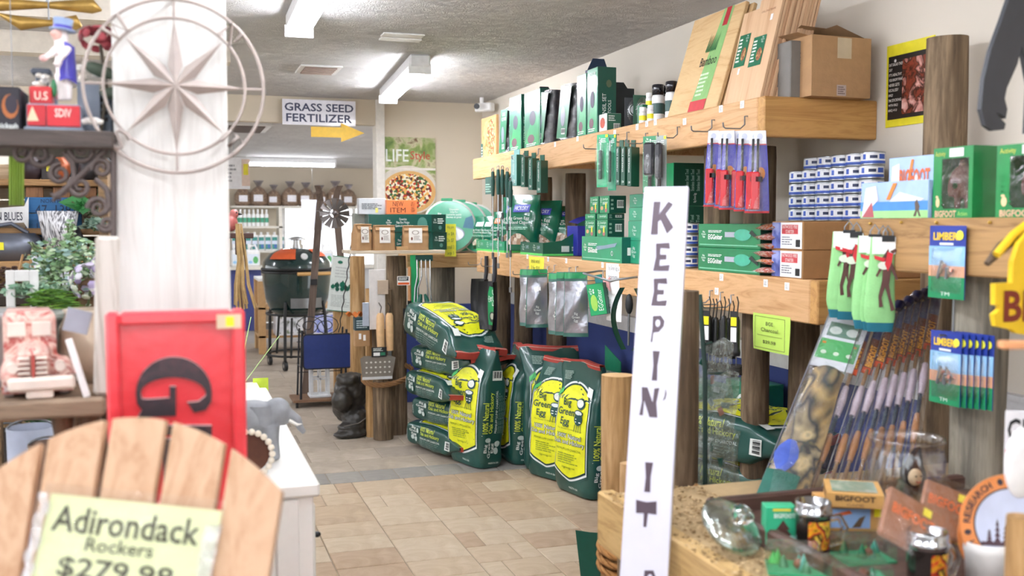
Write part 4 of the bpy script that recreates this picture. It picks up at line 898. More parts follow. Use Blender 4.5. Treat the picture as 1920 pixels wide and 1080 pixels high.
# ---------------------------------------------------------------- goods hanging from the shelf beams
XH=1.86
def hang(name,label,px,py,x=XH,group=None,cat='package',rz=-90,rx=0,ry=0): p=X_(px,py,x); return thing(name,label,cat,(x,p.y,p.z),rz,group,rx=rx,ry=ry)
def hooks(t,pts,L=.09):
    for px,py in pts: p=X_(px,py,XB); hook(t,p.y,p.z,L)
hooks(ts,[(990,285),(1013,279),(1130,262),(1160,252),(1180,248),(1215,250),(1275,238),(1340,225),(1402,218)])
hooks(tl,[(905,484),(930,486),(992,500),(1030,500),(1043,497),(1071,502),(1084,500),(1135,508)],.09)
p=X_(1130,508,XB); q=X_(1195,512,XB); MB().tube([(XB,p.y,p.z),(XB-.02,p.y,p.z),(XB-.10,p.y,p.z-.01),(XB-.11,q.y+.04,p.z-.03),(XB-.10,q.y,p.z-.02),(XB,q.y,p.z-.01)],.005,HOOKM,8).part('hook',tl)
# grill lighters: white/blue card, red handle, black rod
lt=None
for i in range(7):
    px=1330+14.5*i; lab='red handled grill lighter on blue card, %s from the left'%['first','second','third','fourth','fifth','sixth','last'][i]
    p=X_(px+8,245,XH-.01*(i%3)); loc=(p.x+.012*(i%2),p.y,p.z)
    if lt is None:
        lt=thing('grill_lighter',lab,'lighter',loc,-44,'grill lighters on blue cards'); w,h=.046,.275
        m=MB(); m.prism([(-w*.42,0),(w*.42,0),(w*.62,-h*.45),(w*.75,-h),(-w*.75,-h),(-w*.62,-h*.45)],.0015,flat('3a3aa8',.3,coat=.4),basis((0,.003,0),(1,0,0),(0,0,1))); M=FY(0,.0015,0)
        m.poly([(-w*.42,0),(w*.42,0),(w*.47,-h*.16),(-w*.47,-h*.16)],flat('eef0f6',.3),Matrix.Translation((0,-.0004,0))@M).rect(M,-w*.47,-h*.175,w*.47,-h*.16,flat('c8303a',.4),.0006).disc(M,0,-h*.07,w*.22,h*.04,flat('c9d0ea'),.0006,12).disc(M,w*.1,-h*.52,w*.32,h*.08,flat('c97a2a',.5),.0006,12).rect(M,-w*.75,-h,w*.75,-h*.975,flat('c8303a'),.0006).part('backing_card',lt)
        MB().cyl((-.004,-.008,-h*.1),(-.004,-.010,-h*.55),.0045,BLACK,8).part('nozzle',lt)
        MB().box(-.022,.006,-.026,-.002,-h*.96,-h*.50,flat('c41f2b',.25,coat=.5),None,.004).box(-.006,.012,-.026,-.004,-h*.62,-h*.56,BLACK).part('handle',lt)
        MB().grid(lambda u,v:(w*(.42+.34*v)*(2*u-1)*.95,-.002-.028*math.sin(math.pi*u)**.6*(.3+.7*v),-h*(.12+.86*v)),8,8,FILM).part('blister',lt)
    else: dup(lt,loc,lab,rz=-44-(i%3)*4)
# tool blister packs (left of sign)
def toolpack(label,px,py,h,w,cardm,tool,rz=-70,grp='hanging tool packs',x=XH):
    p=X_(px,py,x); t=thing('tool_pack',label,'package',(x,p.y,p.z),rz,grp)
    m=MB().box(-w/2,w/2,0,.002,-h,0,cardm,None); M=FY(-w/2,0,-h); logo(m,M,w*.15,h*.84,w*.35); m.lines(M,w*.5,h*.84,w*.9,h*.93,3,INKW,.0006); m.rect(M,w*.75,h*.94,w*.97,h*.99,YEL,.0006); m.part('backing_card',t)
    mt=MB(); tool(mt,w,h); mt.part('tool',t)
    MB().grid(lambda u,v:(w*.47*(2*u-1),-.003-.03*math.sin(math.pi*u)**.5*math.sin(math.pi*min(.92,v+.08))**.4,-h*(.15+.82*v)),8,10,FILM).part('blister',t)
    return t
def tongs(m,w,h): m.box(-w*.12,w*.08,-.02,-.006,-h*.85,-h*.3,flat('1c4a3c',.35),None,.003); m.cyl((-w*.02,-.012,-h*.3),(-w*.02,-.012,-h*.12),.003,CHROME,6)
def brush(m,w,h): m.box(-w*.3,w*.3,-.03,-.004,-h*.7,-h*.12,flat('26262e',.3,coat=.4),None,.008); m.cyl((0,-.012,-h*.7),(0,-.012,-h*.98),.008,flat('1c1c20'),8)
toolpack('clear pack with black paddle and green card, nearest the lettered green box',1130,252,.24,.075,flat('3fae7c',.3),tongs)
toolpack('clear pack of slim green handled tool behind the black paddle',1148,252,.25,.05,flat('2f8f6c',.3),tongs)
toolpack('green carded pack with a fat black brush above the KEEPIN sign',1222,255,.23,.085,flat('2d8a5c',.3),brush,-60)
toolpack('clear pack with long black tool right of the fat brush',1240,254,.25,.05,flat('9aa6a2',.3),brush,-60)
def slim(label,px,py,h,w,d,mat,sm,rz,group,x=XH,txt='EGG TOOL'):
    p=X_(px,py,x); t=thing('slim_box',label,'box',(x,p.y,p.z),rz,group)
    MB().box(-w/2,w/2,0,d,-h,-.03,mat,ch=.0015).box(-w/2,w/2,d*.45,d*.55,-.03,0,mat).part('carton',t)
    m=MB(); M=FY(-w/2,0,-h); logo(m,M,w*.3,h*.06,w*.5); m.text('STAINLESS STEEL',M,w*.35,h*.3,w*.65,h*.82,INKW,.0006,rot=1)
    m.box(w/2,w/2+.0004,.002,d-.002,-h+.002,-.032,sm); m.part('front_print',t); return t
for i,(px,l) in enumerate(((1158,'slim dark green hanging box, left of three beside the black paddle pack'),(1168,'slim dark green hanging box, middle of three'),(1180,'slim dark green hanging box, right of three'))): slim(l,px,262,.20,.022,.06,flat('114a36',.3,coat=.3),DGREEN,-62,'slim dark green boxes')
slim('pale blue hanging box with hook picture left of the dark green ones',963,280,.21,.055,.05,flat('8fc4c0',.3),flat('176a5a',.4),-72,'long hanging boxes near the far end')
slim('long dark green hanging box, first beside the pale blue one',980,282,.205,.03,.06,flat('115a46',.3,coat=.3),DGREEN,-62,'long hanging boxes near the far end')
slim('long dark green hanging box, middle of the far group',994,286,.205,.03,.06,flat('115a46',.3,coat=.3),DGREEN,-62,'long hanging boxes near the far end')
slim('long dark green hanging box, right of the far group',1010,290,.205,.03,.06,flat('115a46',.3,coat=.3),DGREEN,-62,'long hanging boxes near the far end')
# skewers with dark green grips
for i,(px,yt,yb,l) in enumerate(((924,322,560,'long steel skewer with dark green grip, leftmost'),(934,318,500,'long steel skewer with dark green grip, second from left'),(942,318,450,'long steel skewer with dark green grip, third from left'),(957,340,545,'long steel skewer hanging down past the beam, rightmost'),(951,322,480,'long steel skewer with dark green grip, fourth from left'))):
    x=XH-.02*(i%2); p=X_(px,yt,x); q=X_(px,yb,x); h=p.z-q.z; t=thing('skewer',l,'tool',p,-70,'long skewers')
    MB().tube([(0,0,0),(0,0,-.01),(0,0,-.05)],[.010,.011,.012],flat('1f5148',.35),10).cyl((0,0,-.05),(0,0,-.15),.015,flat('1f5148',.35),10,r1=.010).part('grip',t)
    MB().cyl((0,0,-.15),(0,0,-h+.02),.0035,CHROME,8).box(-.01,.01,-.003,.003,-h-.01,-h+.02,STEEL).box(-.008,.008,-.004,.004,-h*.66-.02,-h*.66+.02,flat('4a4e50',.4)).part('rod',t)
    MB().tube(circle((0,0,.012),.011,14,1),.0025,STEEL,5,closed=True).part('ring',t)
t=hang('printed_card','dark green printed card behind the skewer grips',916,332,XH+.05,None,'card',-75); MB().box(-.04,.04,0,.002,-.11,0,DGREEN).part('backing_card',t); m=MB(); m.lines(FY(-.035,0,-.1),0,0,.07,.06,4,flat('9ac0b0'),.0005); m.part('front_print',t)
# silver pouches with green edge
def silver(label,px,py,w,h,rz,x=XH):
    p=X_(px,py,x); t=thing('grill_pouch',label,'pouch',(x,p.y,p.z),rz,'silver and green hanging pouches')
    def f(u,v): return (w*(u-.5)*(1-.12*(1-v)*(abs(2*u-1))),-.011*math.sin(math.pi*u)*math.sin(math.pi*min(1,v+.05))-.004*math.sin(v*11+u*5),-h*v)
    MB().grid(f,10,16,flat('3a6c62',.3,coat=.4)).grid(lambda u,v: tuple(Vector(f(1-u,v))+Vector((0,.012,0))),10,16,flat('1f7a5a',.3,coat=.4)).part('pouch_body',t)
    MB().grid(lambda u,v: tuple(Vector(f(.02+.96*u,.14+.80*v))+Vector((0,-.0015,0))),10,12,flat('b9bcc6',.18,.7,bmp=.5,bscale=25)).part('silver_window',t)
    m=MB(); g=lambda a,b: tuple(Vector(f(.5+a/w,-b/h))+Vector((0,-.0035,0))); m.text('Big\nGreen\nEgg',None,-w*.15,-h*.78,w*.15,-h*.62,INKW,f=g); m.add([g(w*.0,-h*.36),g(w*.15,-h*.36),g(w*.15,-h*.30),g(0,-h*.30)],[(0,1,2,3)],TAGW)
    m.grid(lambda u,v: tuple(Vector(f(u,.01+.09*v))+Vector((0,-.0016,0))),8,2,flat('259a5e',.3,coat=.4)); m.part('front_print',t)
    return t
s0=silver('silver and green pouch, front one of the further bunch',990,505,.125,.32,-58)
dup(s0,(XH+.01,X_(1004,505,XH).y,X_(1004,505,XH).z),'silver and green pouch edge-on behind the further front one',rz=-12)
s1=dup(s0,(XH,X_(1045,512,XH).y,X_(1045,512,XH).z),'silver and green pouch, front one of the nearer bunch',rz=-60)
for i,px in enumerate((1064,1080)): dup(s0,(XH+.0,X_(px,508,XH).y,X_(px,510,XH).z),'silver and green pouch edge-on in the nearer bunch, %s'%['middle','rightmost'][i],rz=-22)
# black ash scoops
def scoop(label,px,py,rz,card,x=XH):
    p=X_(px,py,x); t=thing('ash_scoop',label,'tool',(x,p.y,p.z),rz,'black scoops')
    MB().tube([(0,0,0),(0,0,-.1),(0,-.01,-.17)],[.013,.014,.011],flat('24262e',.35),10).part('handle',t)
    w,h=.17,.30; f=lambda u,v:((w*.5)*(2*u-1)*(.55+.45*math.sin(math.pi*min(1,.25+v*.6))),-.06*(abs(2*u-1)**3)-.01,-.15-h*v)
    MB().grid(f,12,12,flat('14161a',.35,coat=.3)).grid(lambda u,v: tuple(Vector(f(1-u,v))+Vector((0,.006,0))),12,12,flat('14161a',.35)).part('pan',t)
    if card:
        m=MB(); M=FY(0,-.02,0); m.poly([(-.055,-.42),(.03,-.42),(.055,-.32),(.04,-.19),(-.03,-.18),(-.065,-.28)],flat('1c9a5c',.3,coat=.4),M); m.text('EGG',M,.0,-.3,.035,-.2,INKW,.0006,rot=1); logo(m,M,-.045,-.28,.04); m.disc(M,0,-.37,.032,.034,flat('30403a'),.0006,14); m.disc(M,0,-.365,.02,.02,flat('b8b8a8'),.0009,10); m.part('backing_card',t)
    return t
scoop('black scoop with green printed card, front of the pair',928,482,-72,True); scoop('black scoop behind the carded one',912,480,-72,False,XH+.07)
# single green box hanging on a wire hook
p=X_(1112,516,XH); t=thing('slim_box','dark green box hanging askew on a wire hook above the rail','box',p,-50,ry=-10)
MB().box(-.045,.045,0,.11,-.19,-.04,flat('12594a',.3,coat=.3),ch=.002).box(-.02,.02,.05,.054,-.04,0,flat('1d7f7c')).part('carton',t)
m=MB(); M=FY(-.045,0,-.19); m.rect(M,.002,.002,.088,.148,flat('2aa466',.3,coat=.3),.0004); m.text('EGGniter',M,.05,.02,.075,.12,INKW,.0008,rot=1); m.disc(M,.03,.06,.018,.04,flat('9fd05a'),.0008,10); logo(m,M,.01,.1,.03,l=.0009)
M2=basis((.0456,0,-.19),(0,1,0),(0,0,1)); m.text('Fire Starter',M2,.03,.04,.05,.14,INKW,.0004,rot=1); logo(m,M2,.06,.05,.04); m.disc(M2,.075,.025,.02,.02,flat('2aa466'),.0008,10); m.part('front_print',t)
# price card and green tongs loop
p=X_(1137,598,XB-.02); q=X_(1172,516,XB-.02); W=p.y-q.y
note('info_card','white info card with a photo hanging under the lower beam',XB-.02,p.y,X_(1155,604,XB-.02).z,.125,.27,TAGW,['Big Green Egg','tongs',' ',' ','$ 24',' '],rz=-80,ink=flat('8a8d92'))
t=hang('bow_ribbon','small pink paper bow on the wire rail',1137,530,XB-.03,None,'ribbon',-75); MB().prism([(-.03,.03),(0,.01),(.03,.03),(.02,0),(.03,-.04),(0,-.015),(-.03,-.04),(-.02,0)],.003,flat('e6a9a6'),basis((0,0,0),(1,0,0),(0,0,1))).part('bow',t)
p=X_(1180,540,XH); t=thing('tongs','dark green curved plastic tongs hanging left of the KEEPIN sign','tool',p,-60)
for s in (-1,1):
    MB().grid(lambda u,v:(s*(.012+.075*math.sin(math.pi*(.12+.80*v))),(u-.5)*.03,-.27*v),4,16,flat('1f5a46',.35,coat=.3)).grid(lambda u,v:(s*(.006+.075*math.sin(math.pi*(.12+.80*v))),(.5-u)*.03,-.27*v),4,16,flat('1f5a46',.35,coat=.3)).part('arm',t)
MB().cyl((0,0,-.06),(0,-.004,-.25),.005,STEEL,8).ell((0,0,-.07),(.018,.016,.045),flat('202428'),10,8).part('spring_rod',t)
# bundle of black grill brushes near the near end
for i in range(8):
    px=[1330,1343,1351,1358,1366,1374,1382,1337][i]; x=1.82+.02*(i%3); p=X_(px,556+4*(i%3),x); t=thing('grill_brush','black grill brush with coiled wire head, %s'%['leftmost of the bunch','second from left','third from left','middle of the bunch','fifth from left','beside the striped cord','rightmost, with a yellow tag','behind the leftmost'][i],'brush',p,-60,'black grill brushes')
    MB().tube([(0,0,.0),(.006,0,-.02),(0,0,-.07)],.0022,flat('1b1b1d'),6).part('cord',t)
    MB().lathe([(0,-.205),(.013,-.205),(.014,-.19),(.0115,-.18),(.0115,-.085),(.008,-.07),(0,-.065)],flat('1a1b1d',.4),12).part('handle',t)
    co=[Vector((.022*math.cos(k*.9),.022*math.sin(k*.9)*.6,-.235-.0006*k)) for k in range(60)]
    MB().tube([(0,0,-.205),(0,0,-.24)],.002,STEEL,5).tube(co,.0018,flat('2b2622',.5),4).part('coil',t)
    if i in (0,6): m=MB().box(-.014,.014,-.02,-.016,-.16,-.05,flat('26282c')); m.rect(FY(-.014,-.0205,-.16),.003,.06,.025,.09,YEL,0).rect(FY(-.014,-.0205,-.16),.003,.005,.025,.055,TAGW,0).part('tag',t)
hooks(tl,[(1336,545),(1356,548),(1376,553)],.12)
note('price_sign','lime green paper sign reading BGE Charcoal $29.98 on the beam end',XB-.006,X_(1413,650,XB-.006).y,X_(1410,652,XB-.006).z,X_(1412,600,XB).y-X_(1478,600,XB).y,.128,flat('c3e566',.6,var=.02),[' ','BGE',' Charcoal ','-','$29.98',' '],rz=-90,sizes={1: .2,2: .48,4: .36})
for o in bpy.data.objects:
    if o.name.startswith('price_sign') and o.type=='EMPTY':
        w=X_(1412,600,XB).y-X_(1478,600,XB).y; h=.128; m=MB(); F0=FY(0,-.006,0)
        for a in ((.07,.07,.93,.08),(.07,.92,.93,.93),(.07,.07,.08,.93),(.92,.07,.93,.93)): m.rect(F0,w*a[0],h*a[1],w*a[2],h*a[3],INKK)
        m.part('border_print',o)
# green boxes standing on the floor below the shelves
for px,py,l,hh in ((1160,640,'green folder standing behind the near charcoal sacks',.0),):
    t=thing('green_folder',l,'folder',(2.33,X_(1150,660,2.33).y,0),-80); MB().prism([(-.08,0),(.08,0),(.08,.69),(-.08,.77)],.004,flat('1f8a66',.4),basis((0,0,0),(1,0,0),(0,0,1))).part('cover',t); m=MB(); m.text('MINIMAX EGG',FY(-.06,-.0045,.60),0,0,.12,.03,INKW); m.part('lettering',t)
for px,x,zz,l in ((1445,2.38,.62,'green egg logo box behind the gap between the two near posts'),(1350,2.36,.55,'green egg logo box behind the black brushes')):
    t=thing('green_carton',l,'box',(x-.08,X_(px,740,x).y,zz-.62 if zz>.6 else 0),-85); H=.80 if zz>.6 else .74
    MB().box(-.12,.12,-.06,.06,0,H,flat('1b7a5a',.35,coat=.3),ch=.003).part('carton',t); m=MB(); m.disc(FY(0,-.0605,0),0,H-.15,.06,.1,INKW,0,20).disc(FY(0,-.0605,0),0,H-.15,.05,.085,flat('1b7a5a'),.0004,20).text('Egg',FY(0,-.0605,0),-.03,H-.2,.03,H-.1,INKW,.0008).part('front_print',t)
for i in range(5):
    t=thing('green_carton','dark green carton under the shelf behind the sack stack, %s'%['lowest','second','third','fourth','top'][i],'box',(1.98+.02*(i%2),7.15,.15*i),-20,'dark green cartons under the shelf'); MB().box(-.2,.2,-.15,.15,0,.148,[DGREEN,flat('2a2320',.5),flat('1d6a50',.4),DGREEN,flat('1a5a50',.4)][i],ch=.003).part('carton',t); m=MB(); m.lines(FY(-.2,-.1505,0),.05,.03,.3,.11,4,flat('9ab8ac'),0,i).part('front_print',t)
# ---------------------------------------------------------------- log cluster with a small display board
def logY(px0,px1,pyb,h,label,mat,seed,z0=0,lean=(0,0),n=22):
    b=Z_((px0+px1)/2,pyb,z0); d=(b-CAM).dot(FW); r=(px1-px0)/FPX*d/2; return post(b.x,b.y+r*.9,z0,h,r,label,mat,lean,seed,n=n)
logY(703,741,826,1.02,'short round log in front of the cluster, hung with wooden handled spatulas',LOG,31)
logY(731,767,816,1.24,'tall round log at the right of the log cluster',LOG,32)
logY(688,707,820,1.02,'thin log at the left of the cluster beside the bear carving',LOGL,33)
logY(660,689,785,1.22,'light brown tall log behind the bear carving',LOGL,34)
logY(628,662,748,.88,'pale short log behind the blue tray rack',LOGL,35)
b=Z_(735,828,0); c=Vector((b.x+.0,b.y+.13,0)); m=MB()
rope(m,[(c.x+.17*math.cos(a),c.y+.15*math.sin(a),.43+.05*math.sin(a*1.0+.6)+.012*k) for k in range(2) for a in [i*math.pi/10 for i in range(21)]],.013,flat('8a6540',.9),3,50,5)
m.solo('rope','brown rope looped around the log cluster','rope')
YB=b.y+.02; ZB=1.262
p=Y_(655,472,YB); q=Y_(835,472,YB)
MB().box(p.x,q.x,YB,YB+.32,ZB,ZB+.022,wood('d0c2ae','b5a690',0,1),ch=.003).solo('display_board','pale grey wooden board resting on the log cluster','board')
ZT=ZB+.022
def boardbox(label,p0,p1,y,z0,D,mat,endw,endmat,fr,en,group=None,name='green_carton'):
    a=Y_(*p0,y); e=Y_(*p1,y); W=e.x-a.x; H=a.z-e.z if z0 is None else a.z-z0
    t=thing(name,label,'box',(a.x,y,z0 if z0 is not None else e.z),0,group); MB().box(0,W,0,D,0,H,mat,ch=.002).part('carton',t)
    m=MB(); M=FY(0,0,0); m.rect(M,W-endw,.001,W-.001,H-.001,endmat,.0002); fr(m,M,W-endw,H); en(m,FY(W-endw,0,0),endw,H); m.part('front_print',t); return t,W,H
G3=flat('12564c',.25,coat=.5)
def fr1(m,M,W,H): m.text('Big\nGreen\nEgg',M,W*.27,H*.35,W*.36,H*.7,INKW,.0006,.01); m.text('Convection\nPizza Oven Wedges\nQuatre coins pour four',M,W*.42,H*.25,W*.66,H*.8,INKW,.0006); m.disc(M,W*.85,H*.45,W*.08,H*.4,flat('4e8a80',.3),.0006,14)
def en1(m,M,W,H): m.text('Big\nGreen',M,W*.12,H*.5,W*.36,H*.75,INKW,.0006); m.lines(M,W*.42,H*.45,W*.9,H*.8,3,INKW,.0006,3); m.disc(M,W*.6,H*.25,W*.12,H*.12,flat('5a8a80'),.0006,8)
hb=(Y_(700,402,YB+.12).z-ZT)/2
boardbox('dark green lettered carton at the bottom behind the brown paper bags',(694,435),(838,470),YB+.12,ZT,.15,G3,.10,flat('0b3d33',.4),fr1,en1)
t,W,H=boardbox('dark green lettered carton stacked on top behind the brown paper bags',(691,402),(836,470),YB+.115,None,.15,G3,.10,flat('0b3d33',.4),fr1,en1)
for o in bpy.data.objects:
    if o.type=='EMPTY' and str(o.get('label','')).startswith('dark green lettered carton stacked'): o.location.z=ZT+hb+.001; o.scale=(1,1,hb/H)
o=[o for o in bpy.data.objects if o.type=='EMPTY' and str(o.get('label','')).startswith('dark green lettered carton at the')][0]; ch=o.children[0]; hz=max(v.co.z for v in ch.data.vertices); o.scale=(1,1,hb/hz)
ZO=ZT+2*hb+.002
OR=flat('f08650',.45,var=.02)
a=Y_(725,400,YB+.14); e=Y_(782,400,YB+.14); W=e.x-a.x; H=Y_(725,373,YB+.14).z-a.z
t=thing('price_box','bright orange box hand lettered NEW ITEM','sign',(a.x,YB+.14,ZO)); MB().box(0,W,0,.05,0,H,OR,ch=.002).part('carton',t)
m=MB(); M=FY(0,0,0); m.text('NEW',M,W*.2,H*.55,W*.55,H*.88,flat('4a2018')).text('ITEM',M,W*.12,H*.12,W*.62,H*.45,flat('4a2018')).text('NEW ITEM',M,W*.8,H*.15,W*.93,H*.85,flat('8a4020'),rot=1).part('lettering',t)
# grey card rack panels left of the orange box
for (x0,x1,y0,y1,yy,l,mt) in ((673,724,372,403,YB+.22,'grey lidded box with a wire lock picture beside the orange box',flat('c9ccd0',.4)),(664,692,400,470,YB+.3,'dull grey printed carton at the left end of the display board',flat('a3a8a0',.5))):
    a=Y_(x0,y1,yy); e=Y_(x1,y0,yy); z0=ZO if y1<410 else ZT; t=thing('grey_box',l,'box',(a.x,yy,z0)); MB().box(0,e.x-a.x,0,.08,0,e.z-z0,mt,ch=.002).part('carton',t)
    m=MB(); M=FY(0,0,0); W=e.x-a.x; H=e.z-z0; m.lines(M,W*.1,H*.3,W*.9,H*.7,4,flat('5d6066'),.0006); m.rect(M,W*.6,H*.1,W*.7,H*.4,flat('e8e07a'),.0008); m.part('front_print',t)
    if y1>410: t.location.x+=.0
# brown paper bags folded at the top
def paperbag(label,px0,px1,pyt,y,seed,rz=0):
    a=Y_(px0,470,y); e=Y_(px1,470,y); W=e.x-a.x; H=Y_(px0,pyt,y).z-ZT; D=.10; rnd=random.Random(seed); t=thing('paper_bag',label,'bag',(a.x+W/2,y+D/2,ZT),rz,'brown paper flour bags')
    s=rnd.uniform(0,9)
    def f(u,v):
        t_=2*math.pi*u; c,sn=math.cos(t_),math.sin(t_); n=6; k=1 if v<.6 else 1-.8*(v-.6)/.4
        x=W/2*math.copysign(abs(c)**(2/n),c); y_=D/2*math.copysign(abs(sn)**(2/n),sn)*k
        w=.006*noise.noise(Vector((x*25+s,y_*20,v*6+s)))*(1 if v>.05 else .2)
        return (x*(1+w*8)*(1-.05*v),y_*(1+w*6)+(-.02*max(0,v-.6)),H*v)
    MB().grid(f,40,18,KRAFT,wrap=True).part('bag_body',t)
    MB().box(-W/2*.93,W/2*.93,-D*.22-.02,D*.12-.01,H*.96,H*1.0,KRAFT,ch=.002).add([(-W/2*.93,-D*.3,H),(W/2*.93,-D*.3,H),(W/2*.9,-D*.5,H*.80),(-W/2*.9,-D*.5,H*.80)],[(0,1,2,3)],KRAFT).part('folded_top',t)
    m=MB(); M=FY(0,-D/2-.008,0)@Matrix.Rotation(R(-3),4,'X'); m.rect(M,-W*.28,H*.3,W*.22,H*.9,flat('eeeae6',.6)); m.ring(M,-W*.03,H*.72,H*.07,H*.09,flat('8a7a70'),.0005,16,1.6); m.lines(M,-W*.1,H*.4,W*.18,H*.6,6,flat('9a8e88'),.0005,seed); m.disc(M,-W*.17,H*.47,W*.04,H*.07,flat('6d3a30'),.0006,8); m.part('paper_label',t); return t
paperbag('brown paper bag with white label at the left end of the board',663,697,420,YB+.01,1,22)
paperbag('brown paper bag with white label in the middle of the board',700,742,422,YB+.005,2,8)
paperbag('wide brown paper bag with white label at the right',757,806,423,YB+.005,3,-4)
a=Y_(745,471,YB-.0); t=thing('wood_block','small wooden block between two paper bags on the display board','block',(a.x,YB+.004,ZT)); MB().box(0,.075,0,.05,0,.025,flat('b48f62',.7),ch=.002).part('block',t)
# things hanging on / leaning at the cluster
YH=YB-.02
def atY(px,py,y=None): return Y_(px,py,y if y is not None else YH)
for px,l in ((713,'grill spatula with pale wooden handle, left of the pair'),(730,'grill spatula with pale wooden handle, right of the pair')):
    p=atY(px,587,YH-.035); L=p.z-atY(px,657,YH-.035).z; t=thing('grill_spatula',l,'tool',p,0,'wooden handled spatulas')
    MB().tube([(0,0,0),(0,0,-.02),(0,0,-L*.5),(.002,0,-L)],[.017,.026,.028,.024],flat('d9b284',.5,var=.1),12).part('handle',t)
    MB().tube([(0,0,0),(.008,.0,.04),(-.01,0,.07)],.003,flat('3a3028'),5).part('cord',t)
    MB().box(-.012,.012,-.004,.004,-L-.10,-L+.01,STEEL).part('shank',t)
pl=atY(676,706,YH-.06); pr_=atY(742,706,YH-.06); t=thing('perforated_turner','wide grey perforated metal plate below the wooden handles','tool',(pl.x,YH-.06,atY(700,706,YH-.06).z)); W=pr_.x-pl.x; H=atY(700,668,YH-.06).z-t.location.z
MB().prism([(.05*W,0),(.9*W,-.01),(W,H*.9),(.85*W,H),(.1*W,H*1.02),(0,H*.9),(.03*W,H*.4)],.006,flat('8c857e',.4,.5),basis((0,.006,0),(1,0,0),(0,0,1))).part('plate',t)
m=MB()
for i in range(6):
    for j in range(3): m.disc(FY(0,-.0015,0),W*(.17+.13*i),H*(.2+.25*j),.0075,.0065,flat('dcd8d2'),0,8)
m.part('perforations',t)['kind']='stuff'
MB().box(.05*W,.9*W,-.003,.006,-.02,-.002,flat('d8dade',.3,.3)).part('edge',t)
p=atY(694,670,YH-.075); t=thing('hang_card','black product card with white label above the perforated plate','card',(p.x+.01,YH-.075,p.z)); MB().box(0,.10,0,.003,0,.065,flat('1e2024',.4)).part('backing_card',t); MB().rect(FY(0,0,0),.012,.008,.055,.03,TAGW).rect(FY(0,0,0),.06,.01,.09,.03,flat('2a7a5a')).lines(FY(0,0,0),.01,.038,.09,.06,3,INKW).part('front_print',t)
p=atY(765,500,YH-.01); t=thing('grill_shovel','black flat shovel with wooden handle hanging right of the logs','tool',(p.x,YH-.05,p.z)); L=p.z-atY(765,563,YH-.01).z
MB().cyl((0,0,0),(0,0,-L),.011,flat('c08a5c',.5),10).part('handle',t); MB().box(-.013,.013,-.004,.004,-L-.06,-L,BLACK).part('ferrule',t)
hh=L+.06+.15; m=MB().prism([(-.045,-L-.05),(.06,-L-.055),(.065,-hh),(-.04,-hh-.01)],.004,flat('26272b',.4),basis((0,0,0),(1,0,0),(0,0,1))); m.part('blade',t); MB().rect(FY(0,-.0045,0),-.005,-hh+.08,.018,-hh+.105,TAGW).part('price_tag',t)
p=atY(745,535,YH-.07); MB().box(0,.085,0,.003,0,.06,flat('efe9e6')).rect(FY(0,0,0),.004,.004,.08,.018,flat('e0622a'),.0003).rect(FY(0,0,0),.004,.03,.075,.056,flat('26303e'),.0003).lines(FY(0,0,0),.01,.034,.07,.052,2,INKW,.0006).solo('hang_card','white and orange paper tag on the shovel handle','card',loc=(p.x,YH-.07,p.z))
p=atY(790,478,YH+.05); q=atY(790,590,YH+.05); t=thing('tongs','long steel tongs on a green card right of the shovel','tool',(p.x,YH+.03,q.z)); H=p.z-q.z
MB().box(-.08,-.02,.006,.009,0,H,flat('1d9a5c',.4)).box(-.045,.075,-.004,.006,H*.90,H,flat('12403a',.4),ch=.003).part('backing_card',t)
for k,x in enumerate((-.035,-.005,.025,.055)): MB().tube([(x,0,H*.92),(x*1.0,-.01,H*.65),(x*.6+(.02 if k>1 else -.03),-.01,H*.45),(x*.9+(.02 if k>1 else -.03),-.01,.0)],.006,CHROME,6).part('arm',t)
for x in (-.02,.03): MB().tube([(x*.5,-.012,H*.35),(x,-.012,H*.25),(x*1.1,-.012,0)],[.008,.018,.015],flat('12604f',.3),8).part('grip',t)
# white panels and small parcels between the logs
for (x0,x1,y0,y1,dy,mt,l) in ((693,722,505,618,.02,flat('dcd8d6',.4),'rounded white plastic panel leaning between the logs'),(708,728,525,552,.0,flat('b9a692',.6),'tan card tucked in front of the white panel'),(680,692,567,612,-.0,flat('aeb6c4',.2),'clear blue grey plastic sleeve beside the white panel')):
    a=Y_(x0,y1,YB+.0+dy-.05); e=Y_(x1,y0,YB+dy-.05); t=thing('plastic_sheet',l,'panel',(a.x,YB+dy-.05+.0,a.z)); MB().box(0,e.x-a.x,0,.006,0,e.z-a.z,mt,ch=.002).part('panel',t)
a=Y_(666,650,YB+.02); e=Y_(693,595,YB+.02); t=thing('wine_crate','small dark printed carton with brown paper below, left of the logs','box',(a.x,YB+.02,a.z)); W=e.x-a.x; H=e.z-a.z
MB().box(0,W,0,.08,0,H*.55,KRAFT,ch=.002).box(0,W,0,.08,H*.55,H,flat('27434a',.5),ch=.002).part('carton',t); m=MB(); M=FY(0,0,0); m.lines(M,W*.1,H*.62,W*.9,H*.92,4,flat('b8ccd0'),.0006); m.rect(M,W*.25,H*.25,W*.42,H*.45,TAGW,.0006).rect(M,W*.55,H*.2,W*.72,H*.4,TAGW,.0006); m.part('front_print',t)
MB().grid(lambda u,v:(.11*u,.08*v,.02*math.sin(9*u)*math.cos(7*v)+.02),10,6,flat('c9702f',.8)).solo('dried_leaves','crumpled orange raffia on the small carton','raffia',loc=(a.x-.05,YB+.03,e.z))
